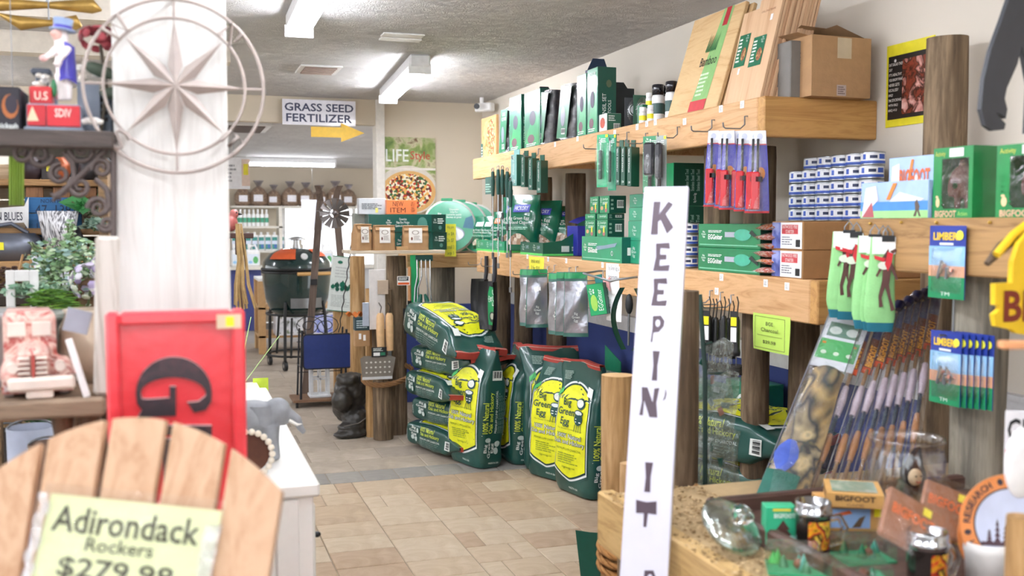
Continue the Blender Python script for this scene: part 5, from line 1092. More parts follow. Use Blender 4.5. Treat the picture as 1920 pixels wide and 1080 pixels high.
# leaning poster with the family of green cookers
LY_=Z_(645,748,0).y-.03; p=Y_(613,582,LY_); q=Y_(662,582,LY_); W=q.x-p.x; H=Y_(613,478,LY_).z-p.z; t=thing('product_poster','tilted white poster with a family of green kamado cookers','poster',(p.x,LY_,p.z),0,ry=7)
MB().box(0,W,0,.01,0,H,flat('dfe6e2',.3,coat=.4),ch=.002).box(0,W,-.0005,.0105,0,H*.015,flat('1f7a5a')).box(0,W,-.0005,.0105,H*.985,H,flat('1f7a5a')).part('board',t)
m=MB(); M=FY(0,0,0); EG=flat('0f6a52',.4)
for k,(u,v,s) in enumerate([(.12,.44,.07),(.27,.47,.085),(.48,.49,.10),(.60,.44,.08),(.80,.47,.085),(.30,.40,.07),(.48,.41,.07),(.68,.42,.07)]):
    m.disc(M,W*u,H*v,W*s*1.1,H*s*.55,[EG,flat('0b5040')][k%2],.0008+.0001*k,14).disc(M,W*u,H*(v+s*.6),W*s*.3,H*s*.15,EG,.0008+.0001*k,8)
    m.rect(M,W*(u-s*.8),H*(v-s*.75),W*(u+s*.8),H*(v-s*.6),flat('a9b4b0'),.0007)
m.disc(M,W*.3,H*.89,W*.1,H*.03,EG,.0006,8); m.lines(M,W*.1,H*.08,W*.85,H*.3,8,flat('b4bcb8'),.0006); m.lines(M,W*.15,H*.6,W*.85,H*.82,4,flat('c4cac8'),.0006); m.part('printed_cookers',t)
# garden spinner: small iron windmill on a twisted rod
p=Y_(627,400,7.0); t=thing('garden_windmill','small rusty iron windmill on a twisted rod in front of the skis','ornament',(p.x,7.0,p.z)); MM=flat('6a6462',.5,.6); rr=.10
for k in range(12):
    a=2*math.pi*k/12; M=TR(0,0,0)@Matrix.Rotation(a,4,'Y')@TR(rz=25); MB().prism([(-.009,.03),(.009,.03),(.022,rr),(-.022,rr)],.0015,MM,M@Matrix.Rotation(R(90),4,'X')).part('blade',t)
MB().tube([v for v in circle((0,.004,0),rr*1.03,32,1)],.002,MM,5,closed=True).part('rim',t); MB().ell((0,-.01,0),(.018,.02,.018),MM,10,8).part('hub',t)
MB().cyl((0,.02,0),(.24,.05,-.03),.004,MM,6).cyl((-.12,.02,.015),(0,.02,0),.004,MM,6).part('arm',t)
e=Y_(630,625,7.0); rp=[]
for k in range(60): v=k/59; a=v*60; rp.append((.10-.07*v+.05*(1-v)+.004*math.cos(a),.05+.004*math.sin(a),-.03-(p.z-e.z-.03)*v))
MB().tube([(x,y,z) for x,y,z in rp],.004,BLACK,5).part('twisted_rod',t)
MB().tube([(.24,.05,-.03),(.25,.05,-.03)],.006,BLACK,6).part('ball',t)
# wooden skis crossing behind the windmill
SK=wood('6d5c52','4a3c34',2,.6)
for (x0,y0,x1,y1,cx,l,yy) in ((597,345,580,640,-8,'old brown wooden ski, left one, leaning behind the windmill',8.75),(624,345,642,520,8,'old brown wooden ski, right one, leaning behind the windmill',8.82)):
    a=Y_(x0+4,y0+20,yy); b=Y_(x1,y1,yy); b=a+(b-a)*(a.z/(a.z-b.z)); cx=cx; L=(a-b).length; t=thing('wooden_ski',l,'ski',(b.x,yy,b.z),0,'pair of wooden skis'); dx=(a.x-b.x)/L; sgn=-1 if cx<0 else 1
    pts=[Vector((dx*L*v,0,(a.z-b.z)*v)) for v in (0,.25,.5,.75,.9,.97)]+[Vector((dx*L+sgn*.005-(.012 if cx<0 else -.012),-.03,(a.z-b.z)+.03)),Vector((dx*L+(-.035 if cx<0 else .035),-.07,(a.z-b.z)+.075))]
    hw=.030; vs=[]
    for i,p_ in enumerate(pts):
        w=hw*(1 if i<6 else .85); vs+=[p_+Vector((-w,-.006,0)),p_+Vector((w,-.006,0)),p_+Vector((w,.006,0)),p_+Vector((-w,.006,0))]
    fs=[(0,1,2,3)]+[(4*i+j,4*i+(j+1)%4,4*i+4+(j+1)%4,4*i+4+j) for i in range(len(pts)-1) for j in range(4)]+[tuple(4*(len(pts)-1)+j for j in range(4))[::-1]]
    MB().add(vs,fs,SK).part('ski_board',t)
    MB().box(-.028,.028,-.02,-.006,0,.05,BLACK,TR(dx*L*.55,0,(a.z-b.z)*.55)).part('binding',t)
# rolling wire rack with a blue tray and a white lantern
a=Z_(557,765,0); b=Z_(652,765,0); RX0,RX1,RY=a.x,b.x,a.y; t=thing('rolling_rack','black metal rolling rack with wooden base behind the bear carving','rack',(RX0,RY,0)); W=RX1-RX0
HR=Z_(560,620,0); hz=Y_(575,620,RY).z
TUB=flat('303136',.4,.5)
for x in (.03,W-.0): MB().tube([(x,0,.05),(x+.02,.02,hz)],.010,TUB,8).part('upright',t)
for x in (.03,W-.0): MB().tube([(x,.24,.05),(x+.02,.22,hz)],.008,TUB,8).part('upright',t)
MB().box(-.03,W+.03,-.03,.28,.045,.065,wood('8a6a50','6a4c38',0,1)).part('base_board',t)
for z in (.25,.5): MB().cyl((.03,.24,z),(W,.24,z),.004,TUB,6).cyl((.03,0,z*1.3),(.03,.24,z*1.3),.004,TUB,6).part('wire',t)
MB().tube([(.1+.12*math.cos(k*.5)*(1-k/30),.02,hz+.03+.09*math.sin(k*.5)*(1-k/30)) for k in range(26)],.004,TUB,6).tube([(W-.14-.12*math.cos(k*.5)*(1-k/30),.02,hz+.03+.09*math.sin(k*.5)*(1-k/30)) for k in range(26)],.004,TUB,6).part('scroll',t)
for x,y in ((.0,0),(W,0),(0,.25),(W,.25)): MB().cyl((x-.01,y,.022),(x+.01,y,.022),.022,BLACK,12).part('caster',t)
p=Y_(568,694,RY-.03); q=Y_(660,624,RY-.03); w=q.x-p.x; h=q.z-p.z; t=thing('tray_panel','dark blue square tray with rounded corners on the rolling rack','tray',(p.x,RY-.03,p.z))
def rrect(w,h,r,n=5): return [(cx+r*math.cos(math.pi/2*k+math.pi/2*i/n),cy+r*math.sin(math.pi/2*k+math.pi/2*i/n)) for k,(cx,cy) in enumerate(((w-r,h-r),(r,h-r),(r,r),(w-r,r))) for i in range(n+1)]
MB().prism(rrect(w,h,.03),.014,flat('24252c',.4),basis((0,.014,0),(1,0,0),(0,0,1))).part('rim',t); MB().prism(rrect(w-.02,h-.02,.024),.003,flat('283a78',.45,bmp=.1),basis((.01,.0015,.01),(1,0,0),(0,0,1))).part('tray_face',t)
a=Z_(592,757,.066); t=thing('lantern','white wooden window lantern standing in the rolling rack','lantern',(a.x,RY+.05,.066)); lw,lh=.15,.26
WL=flat('e3e6ea',.5)
MB().box(-.01,lw+.01,-.01,lw+.01,0,.02,WL,ch=.003).part('base',t); MB().box(-.01,lw+.01,-.01,lw+.01,lh,lh+.02,WL,ch=.003).part('roof',t)
for x in (0,lw-.018):
    for y in (0,lw-.018): MB().box(x,x+.018,y,y+.018,.02,lh,WL).part('corner_post',t)
for y in (0.004,lw-.014):
    MB().box(lw/2-.006,lw/2+.006,y,y+.01,.02,lh,WL).box(.018,lw-.018,y,y+.01,lh*.55,lh*.55+.012,WL).part('glazing_bar',t)
# carved dark bear sitting with its back to the aisle
BM=flat('35322f',.35,var=.25,scale=8,bmp=.4,bscale=12)
b=Z_(663,818,0); t=thing('bear_carving','dark carved bear figure slumped beside the log cluster','sculpture',(b.x+.0,b.y+.08,0),10)
blob([('e',(-.0,.06,.20),(.12,.11,.13)),('e',(.02,.04,.30),(.13,.11,.13)),('e',(-.08,-.04,.25),(.075,.075,.085)),('e',(-.02,.0,.38),(.085,.08,.05)),('e',(-.06,.0,.40),(.05,.05,.03)),('e',(.02,-.03,.12),(.10,.10,.07)),('e',(-.03,-.08,.07),(.10,.075,.032)),('e',(-.04,-.10,.025),(.13,.075,.028)),('e',(.06,-.02,.035),(.1,.1,.04))],.011,BM,'carved_body',t,3,.006)
MB().tube([(-.10,-.13,.085),(.0,-.145,.10),(.10,-.10,.14)],.004,flat('6f6a64'),6).part('carved_belt',t)
# ---------------------------------------------------------------- big green ceramic cooker in its stand
cx=Y_(557,560,10.5); EX,EY=cx.x,10.5; s=(Y_(622,520,EY).x-Y_(495,520,EY).x)/2; t=thing('kamado_cooker','dark green egg shaped ceramic cooker in a black wheeled stand','grill',(EX,EY,0),12)
CER=flat('0e2f30',.18,var=.15,scale=3,coat=1); zr=Y_(557,505,EY).z; zt=Y_(557,464,EY).z; zb=Y_(557,592,EY).z
MB().lathe([(.0,zb),(s*.55,zb),(s*.78,zb+.12*(zr-zb)),(s*.93,zb+.4*(zr-zb)),(s,zb+.75*(zr-zb)),(s*1.01,zr-.02)],CER,40).part('base_pot',t)
MB().lathe([(s*1.01,zr+.01),(s*.99,zr+.35*(zt-zr)),(s*.8,zr+.72*(zt-zr)),(s*.45,zr+.95*(zt-zr)),(s*.2,zt),(0,zt)],CER,40).part('lid',t)
for z in (zr-.022,zr+.008): MB().lathe([(s*1.02,z-.012),(s*1.045,z-.008),(s*1.045,z+.01),(s*1.02,z+.014)],BLACK,40).part('metal_band',t)
MB().cyl((0,0,zt),(0,0,zt+.03),s*.2,CHROME,20).cyl((0,0,zt+.03),(0,0,zt+.075),s*.16,CHROME,20).lathe([(s*.12,zt+.075),(s*.33,zt+.082),(s*.12,zt+.11),(0,zt+.115)],CHROME,20).part('vent_cap',t)
MB().cyl((-.12,-s*1.15,zr-.03),(.22,-s*1.12,zr-.03),.018,flat('c79a5c',.5),12).part('handle',t)
MB().cyl((-.02,-s*.86,zr+.6*(zt-zr)),(-.02,-s*.90,zr+.6*(zt-zr)+.01),.035,flat('e0e2e4',.3),16).part('thermometer',t)
def lidpt(az,v,off=.012): # point on the lid
    rr=[s*1.0,s*.99,s*.8,s*.45]; zz=[zr+.01,zr+.35*(zt-zr),zr+.72*(zt-zr),zr+.95*(zt-zr)]; k=min(2,int(v*3)); f=v*3-k; r=rr[k]+(rr[k+1]-rr[k])*f+off; z=zz[k]+(zz[k+1]-zz[k])*f+off*.5; return (r*math.sin(az),-r*math.cos(az),z)
MB().grid(lambda u,v: lidpt(-1.25+.9*u,.45+.5*v),8,6,flat('ea6a3a',.5)).part('orange_sign',t); MB().grid(lambda u,v: lidpt(.35+.55*u,.55+.4*v),6,5,flat('ea6a3a',.5)).part('orange_sign',t)
MB().grid(lambda u,v:(s*(.98)*math.sin(-.5+1.0*u),-s*(.95)*math.cos(-.5+1.0*u)-.0,zb+.10+(.10)*v),8,2,flat('7d7f82',.35,.8)).part('draft_door',t)
for az in (-40,40,140,220):
    c,sn=math.sin(R(az)),-math.cos(R(az)); MB().tube([(s*.88*c,s*.88*sn,zb+.16),(s*.95*c,s*.95*sn,zb+.02),(s*.98*c,s*.98*sn,.10)],.016,BLACK,8).tube([(s*.80*c+.05,s*.8*sn,zb),(s*.9*c+.05,s*.9*sn,.12)],.012,BLACK,6).part('leg',t)
    MB().cyl((s*.98*c-.015,s*.98*sn,.05),(s*.98*c+.015,s*.98*sn,.05),.05,BLACK,16).cyl((s*.98*c-.018,s*.98*sn,.05),(s*.98*c+.018,s*.98*sn,.05),.022,CHROME,12).part('wheel',t)
MB().tube([v for v in circle((0,0,.14),s*.92,20,2)],.012,BLACK,6,closed=True).tube([v for v in circle((0,0,zb+.03),s*.9,20,2)],.012,BLACK,6,closed=True).part('stand_ring',t)
# wooden cooker table behind
t=thing('cooker_table','pale wooden table frame with white edge behind the green cooker','table',(Y_(485,600,11.6).x,11.6,0)); WT=flat('c8a070',.6)
for x in (0,.95):
    for y in (0,.6): MB().box(x,x+.08,y,y+.08,0,.82,WT,ch=.004).part('leg',t)
for z in (.18,.50,.82): MB().box(0,1.03,0,.68,z,z+.03,WT if z<.8 else WHITE,ch=.004).part('shelf_board',t)
for i,(x,w,c,l) in enumerate(((.18,.3,['4a5040','d0d4dc','e8e8ee','6a7a5a'],'printed picture box on the lower deck of the cooker table'),(.52,.36,['8a9ae0','c8d0f4','5a6ad0'],'lilac blue carton on the lower deck of the cooker table'))):
    o=thing('picture_box',l,'box',(t.location.x+x,11.55,.21)); MB().box(0,w,0,.3,0,.24,flat('dfe0e6',.4),ch=.003).part('carton',o); MB().rect(FY(0,0,0),.02,.02,w-.02,.22,splotch(c,12,.3,.3),.0006).part('front_print',o)
# ---------------------------------------------------------------- back room goods
SHM=flat('e2ddd2',.6)
def shelf_unit(label,p0,p1,ys,y,D=.35):
    a=Y_(p0,400,y); b=Y_(p1,400,y); t=thing('goods_shelf',label,'shelf',(a.x,y,0)); W=b.x-a.x
    for py in ys: z=Y_(500,py,y).z; MB().box(0,W,0,D,z-.03,z,SHM,ch=.004).part('shelf_board',t)
    return t
YS=14.9
shelf_unit('long cream shelf under the bagged goods across the back room',434,700,(386,),YS,.45)
u=shelf_unit('cream shelf unit with bottles left of the back window',430,530,(424,470),14.6,.4)
MB().box(Y_(523,400,14.6).x-u.location.x,Y_(529,400,14.6).x-u.location.x,0,.4,0,Y_(500,388,14.6).z,SHM).part('upright_panel',u)
z=Y_(500,500,14.2).z; t=thing('counter','low cream counter with blue front in the back room','counter',(Y_(425,500,14.2).x,14.2,0)); MB().box(0,Y_(500,500,14.2).x-t.location.x,0,.6,z-.04,z,SHM).part('counter_top',t); MB().box(0.05,Y_(490,500,14.2).x-t.location.x,.05,.55,0,z-.04,flat('434c88',.6)).part('counter_base',t)
# bagged seed with white labels
zS=Y_(500,386,YS).z
names=['leftmost','second','third','fourth','fifth','sixth','seventh','rightmost']
sb=None
for i,px in enumerate((457,487,516,547,577,604,633,658)):
    loc=(Y_(px,380,YS).x,YS+.2,zS); lab='knotted clear bag of brown goods with white label, %s on the long back shelf'%names[i]
    if sb is None:
        sb=thing('seed_bag',lab,'bag',loc,0,'knotted bags on the back shelf')
        MB().lathe([(0,0),(.10,0),(.125,.05),(.12,.16),(.075,.23),(.02,.265),(.0,.27)],splotch(['8a6f5c','a98f78','6a5448','c2ab94'],40,.4,.3,bmp=.4),18).part('bag_body',sb)
        MB().lathe([(0.02,.26),(.05,.31),(.07,.34),(.045,.33),(0,.28)],film('d8d4e8',.35),10).part('knotted_top',sb)
        MB().grid(lambda u,v:(-.06+.12*u,-.128-.006*math.sin(math.pi*u),.06+.09*v),4,2,flat('f0eef4')).part('paper_label',sb)
    else: dup(sb,loc,lab,rz=random.uniform(-15,15),scale=(1+.1*math.sin(i*2.3),)*3)
zq=Y_(500,424,14.6).z; bt=None
for i in range(8):
    loc=(Y_(443+8.2*i,400,14.6).x,14.66,zq); lab='slim white spray bottle with green label, %s in the upper bottle row'%['first','second','third','fourth','fifth','sixth','seventh','last'][i]
    if bt is None: bt=bottle('spray_bottle',lab,443,1,.027,.235,WHITE,WHITE,0,.25,flat('4aa382',.4),'white bottles in the upper row',.45); bt.location=loc
    else: dup(bt,loc,lab)
zq=Y_(500,470,14.6).z; bt=None
for i in range(8):
    loc=(Y_(440+12.5*i,400,14.6).x,14.66,zq); lab='white and green flat bottle, %s in the middle bottle row'%['first','second','third','fourth','fifth','sixth','seventh','last'][i]
    if bt is None:
        bt=thing('flat_bottle',lab,'bottle',loc,0,'flat bottles in the middle row'); MB().box(-.042,.042,0,.06,0,.22,WHITE,ch=.008).part('body',bt); MB().cyl((0,.03,.22),(0,.03,.26),.018,WHITE,10).part('cap',bt); MB().rect(FY(-.042,0,0),.006,.02,.078,.19,flat('3f8f86'),.001).rect(FY(-.042,0,0),.006,.09,.078,.14,flat('d8e0f0'),.002).disc(FY(0,0,0),.01,.06,.02,.03,flat('4f6fb8'),.003,8).part('label_print',bt)
    else: dup(bt,loc,lab)
zq=Y_(500,500,14.2).z; bt=None
for i,(px,l) in enumerate(((447,'white jug with a green patch label at the left of the low counter'),(476,'white jug with a green leaf label nearest the cooker'),(615,'white jug right of the cooker, partly behind the skis'))):
    loc=(Y_(px,480,14.2).x,14.3,zq if i<2 else .0)
    if i==2: loc=(loc[0],14.3,zq)
    if bt is None:
        bt=thing('plastic_jug',l,'jug',loc,0,'white plastic jugs'); MB().box(-.09,.09,0,.12,0,.22,WHITE,ch=.02).part('body',bt); MB().tube([(-.05,.06,.21),(-.05,.06,.27),(.03,.06,.29),(.06,.06,.22)],.016,WHITE,8).part('handle',bt); MB().cyl((-.05,.06,.25),(-.05,.06,.31),.022,WHITE,12).part('cap',bt); MB().rect(FY(-.09,0,0),.02,.03,.16,.17,flat('dfe8f2'),.001).disc(FY(0,0,0),.03,.09,.035,.05,flat('5fb06a'),.002,10).disc(FY(0,0,0),-.04,.06,.03,.02,flat('9ac8e8'),.002,8).part('label_print',bt)
    else: dup(bt,loc,l)
t=thing('counter','low cream ledge under the window behind the cooker','counter',(Y_(520,500,14.2).x,14.2,0)); MB().box(0,1.7,0,.5,zq-.04,zq,SHM).part('counter_top',t); MB().box(.03,1.67,.05,.5,0,zq-.04,WGREY).part('counter_base',t)
# price placards in the back room
a=Y_(430,350,9.4); b=Y_(468,300,9.4); t=thing('hanging_card','white hanging placard with a yellow dot tag right of the white column','sign',(a.x-.1,9.4,a.z-.02)); w=b.x-a.x+.1; h=b.z-a.z+.04
MB().box(0,w,0,.004,0,h,flat('f4f4f8',.4)).part('card',t); m=MB(); M=FY(0,0,0); m.lines(M,w*.1,h*.2,w*.6,h*.8,5,flat('a8a8b0')); m.rect(M,w*.75,h*.1,w*1.0,h*.95,flat('e6cfc0'),.0006).rect(M,w*.8,h*.45,w*.95,h*.8,flat('f0e23a'),.001); m.part('lettering',t)
MB().cyl((w/2,.002,h),(w/2,.002,2.25-a.z+.02),.002,STEEL,4).part('cord',t)
a=Y_(566,432,13.5); t=thing('hanging_card','faint clear notice hanging in front of the back window','sign',(a.x,13.5,a.z)); w,h=.28,.4; MB().box(0,w,0,.003,0,h,flat('dfe0ec',.4)).rect(FY(0,0,0),.03,h*.72,w-.03,h*.9,flat('c3c6da')).part('card',t); MB().cyl((w/2,0,h),(w/2,0,2.3-a.z),.0015,STEEL,4).part('cord',t)
# dried stalks, bird stand near the column
p=D_(455,500,3.3); t=thing('twig_bundle','bundle of dry straw stalks hanging right of the white column','plant',(p.x,p.y,p.z)); ST=flat('b89a68',.8,var=.2); rnd=random.Random(9)
for k in range(16):
    x=rnd.uniform(-.025,.02); m=MB().tube([(x*.4-.01,0,.14),(x*.6,rnd.uniform(-.01,.01),.02),(x,rnd.uniform(-.02,.02),-.06),(x*1.6+.01,rnd.uniform(-.02,.02),-.14+rnd.uniform(0,.03))],[.002,.003,.004,.003],ST,5); m.part('stalk',t)
p=D_(452,437,3.5); t=thing('bird_stand','dark wooden T shaped perch stand right of the white column','stand',(p.x,p.y,p.z)); DB=flat('4a2f28',.6); MB().cyl((0,0,.82-p.z),(0,0,-.07),.006,DB,8).cyl((0,0,.82-p.z),(0,0,.83-p.z),.04,DB,16).part('pole',t)
MB().box(-.06,.04,-.03,.03,-.018,0,DB,ch=.002).part('perch',t); MB().box(-.02,.015,-.02,.02,-.075,-.018,DB,ch=.002).part('stem',t)
t=thing('bird_figure','small red and cream bird figure on the perch stand','figurine',(p.x-.035,p.y,p.z)); blob([('e',(0,0,.035),(.025,.03,.03)),('e',(.012,-.002,.065),(.016,.018,.017))],.004,flat('b8655f',.4),'bird_body',t); MB().tube([(.026,-.004,.066),(.04,-.006,.064)],[.006,.001],BLACK,6).part('beak',t); MB().ell((.02,-.016,.07),.003,BLACK,6,4).part('eye',t)
# ---------------------------------------------------------------- white column with the compass rose
YC=2.2; a=Y_(217,400,YC); b=Y_(430,400,YC); CX0,CX1=a.x,b.x
WCOL=wood('e2e1dd','d3d1cc',2,.8,.5,bmp=.05,bands=12)
MB().box(CX0,CX1,YC,YC+.225,0,ZC,WCOL,ch=.004).struct('trim_4')
yc=YC-.03; c=Y_(329,162,yc); RO=Y_(494,162,yc).x-c.x; t=thing('compass_rose','large round metal compass rose hung on the white column','wall decor',c)
CM=flat('a89c95',.5,.1,.2,12); IF=basis((0,0,0),(1,0,0),(0,0,1)); RI=RO*.785
MB().tube(circle((0,0,0),RO,72,1),.0036,CM,8,closed=True).part('outer_ring',t); MB().tube(circle((0,0,0),RI,72,1),.0032,CM,8,closed=True).part('inner_ring',t)
for k in range(8):
    a=math.pi/4*k; L=RI*(1.0 if k%2==0 else .97); w=RO*.085; ca,sa=math.cos(a),math.sin(a)
    def q(r,o,d): return (r*sa+o*ca,d,r*ca-o*sa)
    base=RO*.24
    MB().add([q(0,0,-.020),q(base,w,-.002),q(L,0,-.004),q(base,-w,-.002),q(base*.6,0,.004)],[(0,1,2),(0,2,3),(1,4,2),(4,3,2)],CM).part('star_ray',t)
    if k%2==0: MB().tube([q(L*.97,0,0),q(RO,0,0)],.003,CM,6).part('spoke',t)
for s,ang in (('N',45),('E',135),('S',225),('W',315)):
    a=R(ang); rm=(RI+RO)/2; M=Matrix.Translation((rm*math.sin(a),-.003,rm*math.cos(a)))@Matrix.Rotation(a,4,'Y')@Matrix.Rotation(R(90),4,'X'); h=(RO-RI)*1.0
    P_={'N':[(-.4,-.5),(-.4,.5),(.4,-.5),(.4,.5)],'E':[(.4,.5),(-.4,.5),(-.4,0),(.25,0),(-.4,0),(-.4,-.5),(.4,-.5)],'W':[(-.55,.5),(-.3,-.5),(0,.3),(.3,-.5),(.55,.5)],'S':[(.4,.4),(.1,.5),(-.3,.4),(-.35,.15),(0,0),(.35,-.15),(.3,-.4),(-.05,-.5),(-.4,-.4)]}[s]
    MB().tube([(x*h,y*h,0) for x,y in P_],.0045,CM,6,M).part('letter',t)
MB().cyl((0,.0,RO),(0,.028,RO+.004),.004,CM,6).part('wall_pin',t)
# ---------------------------------------------------------------- red wrapped sign with black letters
yr=1.78; p=Y_(197,587,yr); q=Y_(458,578,yr); W=q.x-p.x; ztop=(p.z+q.z)/2
t=thing('letter_sign','tall red plastic wrapped sign with a sideways black letter G','sign',(p.x,yr,0),0); RS=flat('ee3d49',.35,var=.04,coat=.7)
MB().box(.01,W-.01,.008,.03,0,ztop-.01,RS,ch=.004).part('backing',t)
fw=.022
for (x0,x1,z0,z1) in ((0,fw,0,ztop),(W-fw,W,0,ztop),(fw,W-fw,ztop-fw,ztop),(fw,W-fw,0,fw)): MB().box(x0,x1,-.014,.03,z0,z1,RS,ch=.005).part('frame_rail',t)
def px2(pxs,y=yr): 
    out=[]
    for a_,b_ in pxs: w_=Y_(a_,b_,y); out.append((w_.x-p.x,w_.z))
    return out
pts=[]
for k in range(17): a=math.pi*(1-k/16); pts.append((326+71*math.cos(a),737-70*math.sin(a)*.98))
pts+=[(396,752),(386,768),(364,773),(351,754),(372,752),(385,742)]
for k in range(17): a=math.pi*k/16; pts.append((325+61*math.cos(a),738-31*math.sin(a)))
pts+=[(266,747),(276,748),(318,745),(318,724),(330,724),(330,779),(258,782),(266,768),(257,756)]
BLK=flat('2c2e36',.4)
MB().prism(px2(pts),.012,BLK,basis((0,-.004+.010,0),(1,0,0),(0,0,1)),flat('e9d9d8',.4)).part('letter_g',t,'black sideways letter G')
MB().prism(px2([(262,797),(397,797),(397,822),(375,815),(282,815),(262,822)]),.012,BLK,basis((0,.006,0),(1,0,0),(0,0,1)),flat('e9d9d8',.4)).part('letter_stem',t)
MB().prism(px2([(306,822),(330,822),(330,960),(306,960)]),.012,BLK,basis((0,.006,0),(1,0,0),(0,0,1)),flat('e9d9d8',.4)).part('letter_stem',t)
def wrapf(u,v):
    x=W*u; z=ztop*(.30+.70*v); cx,cz=px2([(326,735)])[0]; dx,dz=x-cx,z-cz; r=math.hypot(dx,dz)+1e-6; a=math.atan2(dz,dx)
    return (x,-.016-.0022*math.sin(a*19)*math.exp(-((r-.085)/.03)**2)-.0012*math.sin(z*55+x*30)*(1 if x<.03 or x>W-.03 else .3),z)
MB().grid(wrapf,60,110,film('ff9a9a',.04,10)).part('plastic_wrap',t)
a_=px2([(405,588)])[0]; MB().box(a_[0],a_[0]+.04,-.0195,-.0185,a_[1]-.024,a_[1],flat('dcc6a8',.6)).rect(FY(0,-.0197,0),a_[0]+.015,a_[1]-.02,a_[0]+.028,a_[1]-.004,YEL).part('price_tag',t)
# ---------------------------------------------------------------- adirondack rocker in the foreground
CED=wood('c6a384','b28a69',2,1,.5,bmp=.08,bands=7); CEDY=wood('c6a384','b28a69',1,1,.5,bmp=.08,bands=7)
top=D_(272,787,1.47); rz=-25; TH=22; hz=top.z; tn=math.tan(R(TH)); Mz=Matrix.Rotation(R(rz),4,'Z'); off=Mz@Vector((0,(hz-.36)*tn,0))
t=thing('adirondack_chair','pale cedar adirondack rocker with fanned slat back and yellow price sign','chair',(top.x-off.x,top.y-off.y,0),rz)
BP=Matrix.Translation((0,0,.36))@Matrix.Rotation(R(90-TH),4,'X')       # back plane: local x across, y up the back, z towards the sitter
HB_=(hz-.36)/math.cos(R(TH)); sw=.079
for k in range(-2,3):
    fan=.010*k; lo=k*(sw-.004); hi=k*(sw+.0125); Lh=0
    if k<0: tp=[(hi-sw/2,Lh-(.055 if k==-2 else .03)),(hi-sw/2+.02,Lh-.028),(hi,Lh-.005),(hi+sw/2,Lh+.014)]
    elif k>0: tp=[(hi-sw/2,Lh+.014),(hi,Lh-.005),(hi+sw/2-.02,Lh-.028),(hi+sw/2,Lh-(.055 if k==2 else .03))]
    else: tp=[(hi-sw/2,Lh-.012),(hi-sw/4,Lh-.002),(hi,Lh),(hi+sw/4,Lh-.002),(hi+sw/2,Lh-.012)]
    tp=[(hi+sw*q_/6,HB_-2.0*(hi+sw*q_/6)**2) for q_ in (-3,-2,-1,0,1,2,3)]
    poly=[(lo-sw/2+.004,-.02)]+tp+[(lo+sw/2-.006,-.02)]
    MB().prism(poly[::-1],.013,CED,BP@Matrix.Translation((0,0,.006))).part('back_slat',t)
for v,hw in ((.12,.21),(HB_*.62,.24)): MB().box(-hw,hw,v,v+.06,-.024,-.001,CEDY,BP,.003).part('back_rail',t)
for i in range(6): MB().box(-.25,.25,-.50+.085*i,-.425+.085*i,.40-.014*i,.42-.014*i,CED,ch=.003).part('seat_slat',t)
for s in (-1,1):
    MB().box(s*.25-.018,s*.25+.018,-.52,.18,.28,.40,CEDY,ch=.004).part('side_rail',t)
    MB().box(s*.29-.045,s*.29+.045,-.56,.22,.60,.622,CEDY,ch=.005).part('armrest',t)
    MB().box(s*.27-.017,s*.27+.017,-.50,-.42,.06,.60,CED,ch=.003).part('front_leg',t); MB().box(s*.27-.017,s*.27+.017,.06,.13,.06,.60,CED,ch=.003).part('rear_leg',t)
    MB().prism([(-.62+.1*k,.09+.07*((k-5.2)/5.2)**2) for k in range(12)]+[(-.62+.1*k,.008+.06*((k-5.2)/5.2)**2) for k in range(11,-1,-1)],.03,CEDY,basis((s*.27-.015,0,0),(0,1,0),(0,0,1))).part('rocker',t)
MB().box(.265,.30,HB_*.35,HB_*.62,-.035,-.006,CED,BP,.003).part('back_brace',t); MB().box(-.30,-.265,HB_*.35,HB_*.62,-.035,-.006,CED,BP,.003).part('back_brace',t)
# the yellow sign in a plastic sleeve on the back slats
SG=Matrix.Translation(t.location)@Mz@BP
def onsg(px,py):
    """picture point on the back plane, in sign coordinates"""
    o=SG@Vector((0,0,.022)); n=(SG.to_3x3()@Vector((0,0,1))); d=_ray(px,py); k=(o-CAM).dot(n)/d.dot(n); return SG.inverted()@(CAM+d*k)
A=onsg(97,925); B=onsg(418,958); C_=onsg(60,1080); w=(B-A).xy.length; ang=math.atan2(B.y-A.y,B.x-A.x); h=.20
o=thing('price_sign','blurred yellow paper price sign lettered Adirondack Rockers in a plastic sleeve','sign'); o.matrix_world=SG@Matrix.Translation((A.x,A.y,.0225))@Matrix.Rotation(ang,4,'Z')
MB().rect(Matrix.Identity(4),0,-h*1.0,w,0,flat('dde4b4',.5,var=.01),.001).part('paper',o)
m=MB(); I4=Matrix.Identity(4); IK=flat('3c3a2c',.6)
u0=w*.06; fr_=.004
m.text('Adirondack',I4,w*.05,-h*.25,w*.90,-h*.075,IK,.002,.012).text('Rockers',I4,w*.27,-h*.36,w*.66,-h*.27,IK,.002,.006).text('$279.98',I4,w*.14,-h*.56,w*.80,-h*.41,IK,.002,.012); m.part('lettering',o)
MB().grid(lambda u,v:(-.008+(w+.012)*u,-h*1.02+(h*1.02+.014)*v,.004+.0015*math.sin(v*9+u*5)),12,12,film('fdfdf4',.06,14)).part('plastic_sleeve',o)
MB().grid(lambda u,v:(-.012+.014*u+.003*math.sin(v*30),-h+h*v,.006+.003*math.sin(v*47)),3,24,film('ffffff',.6,60)).grid(lambda u,v:(w*.93+.022*u,-h+h*v*.9,.006+.002*math.sin(v*37)),3,24,film('ffffff',.5,60)).part('crinkled_edge',o)
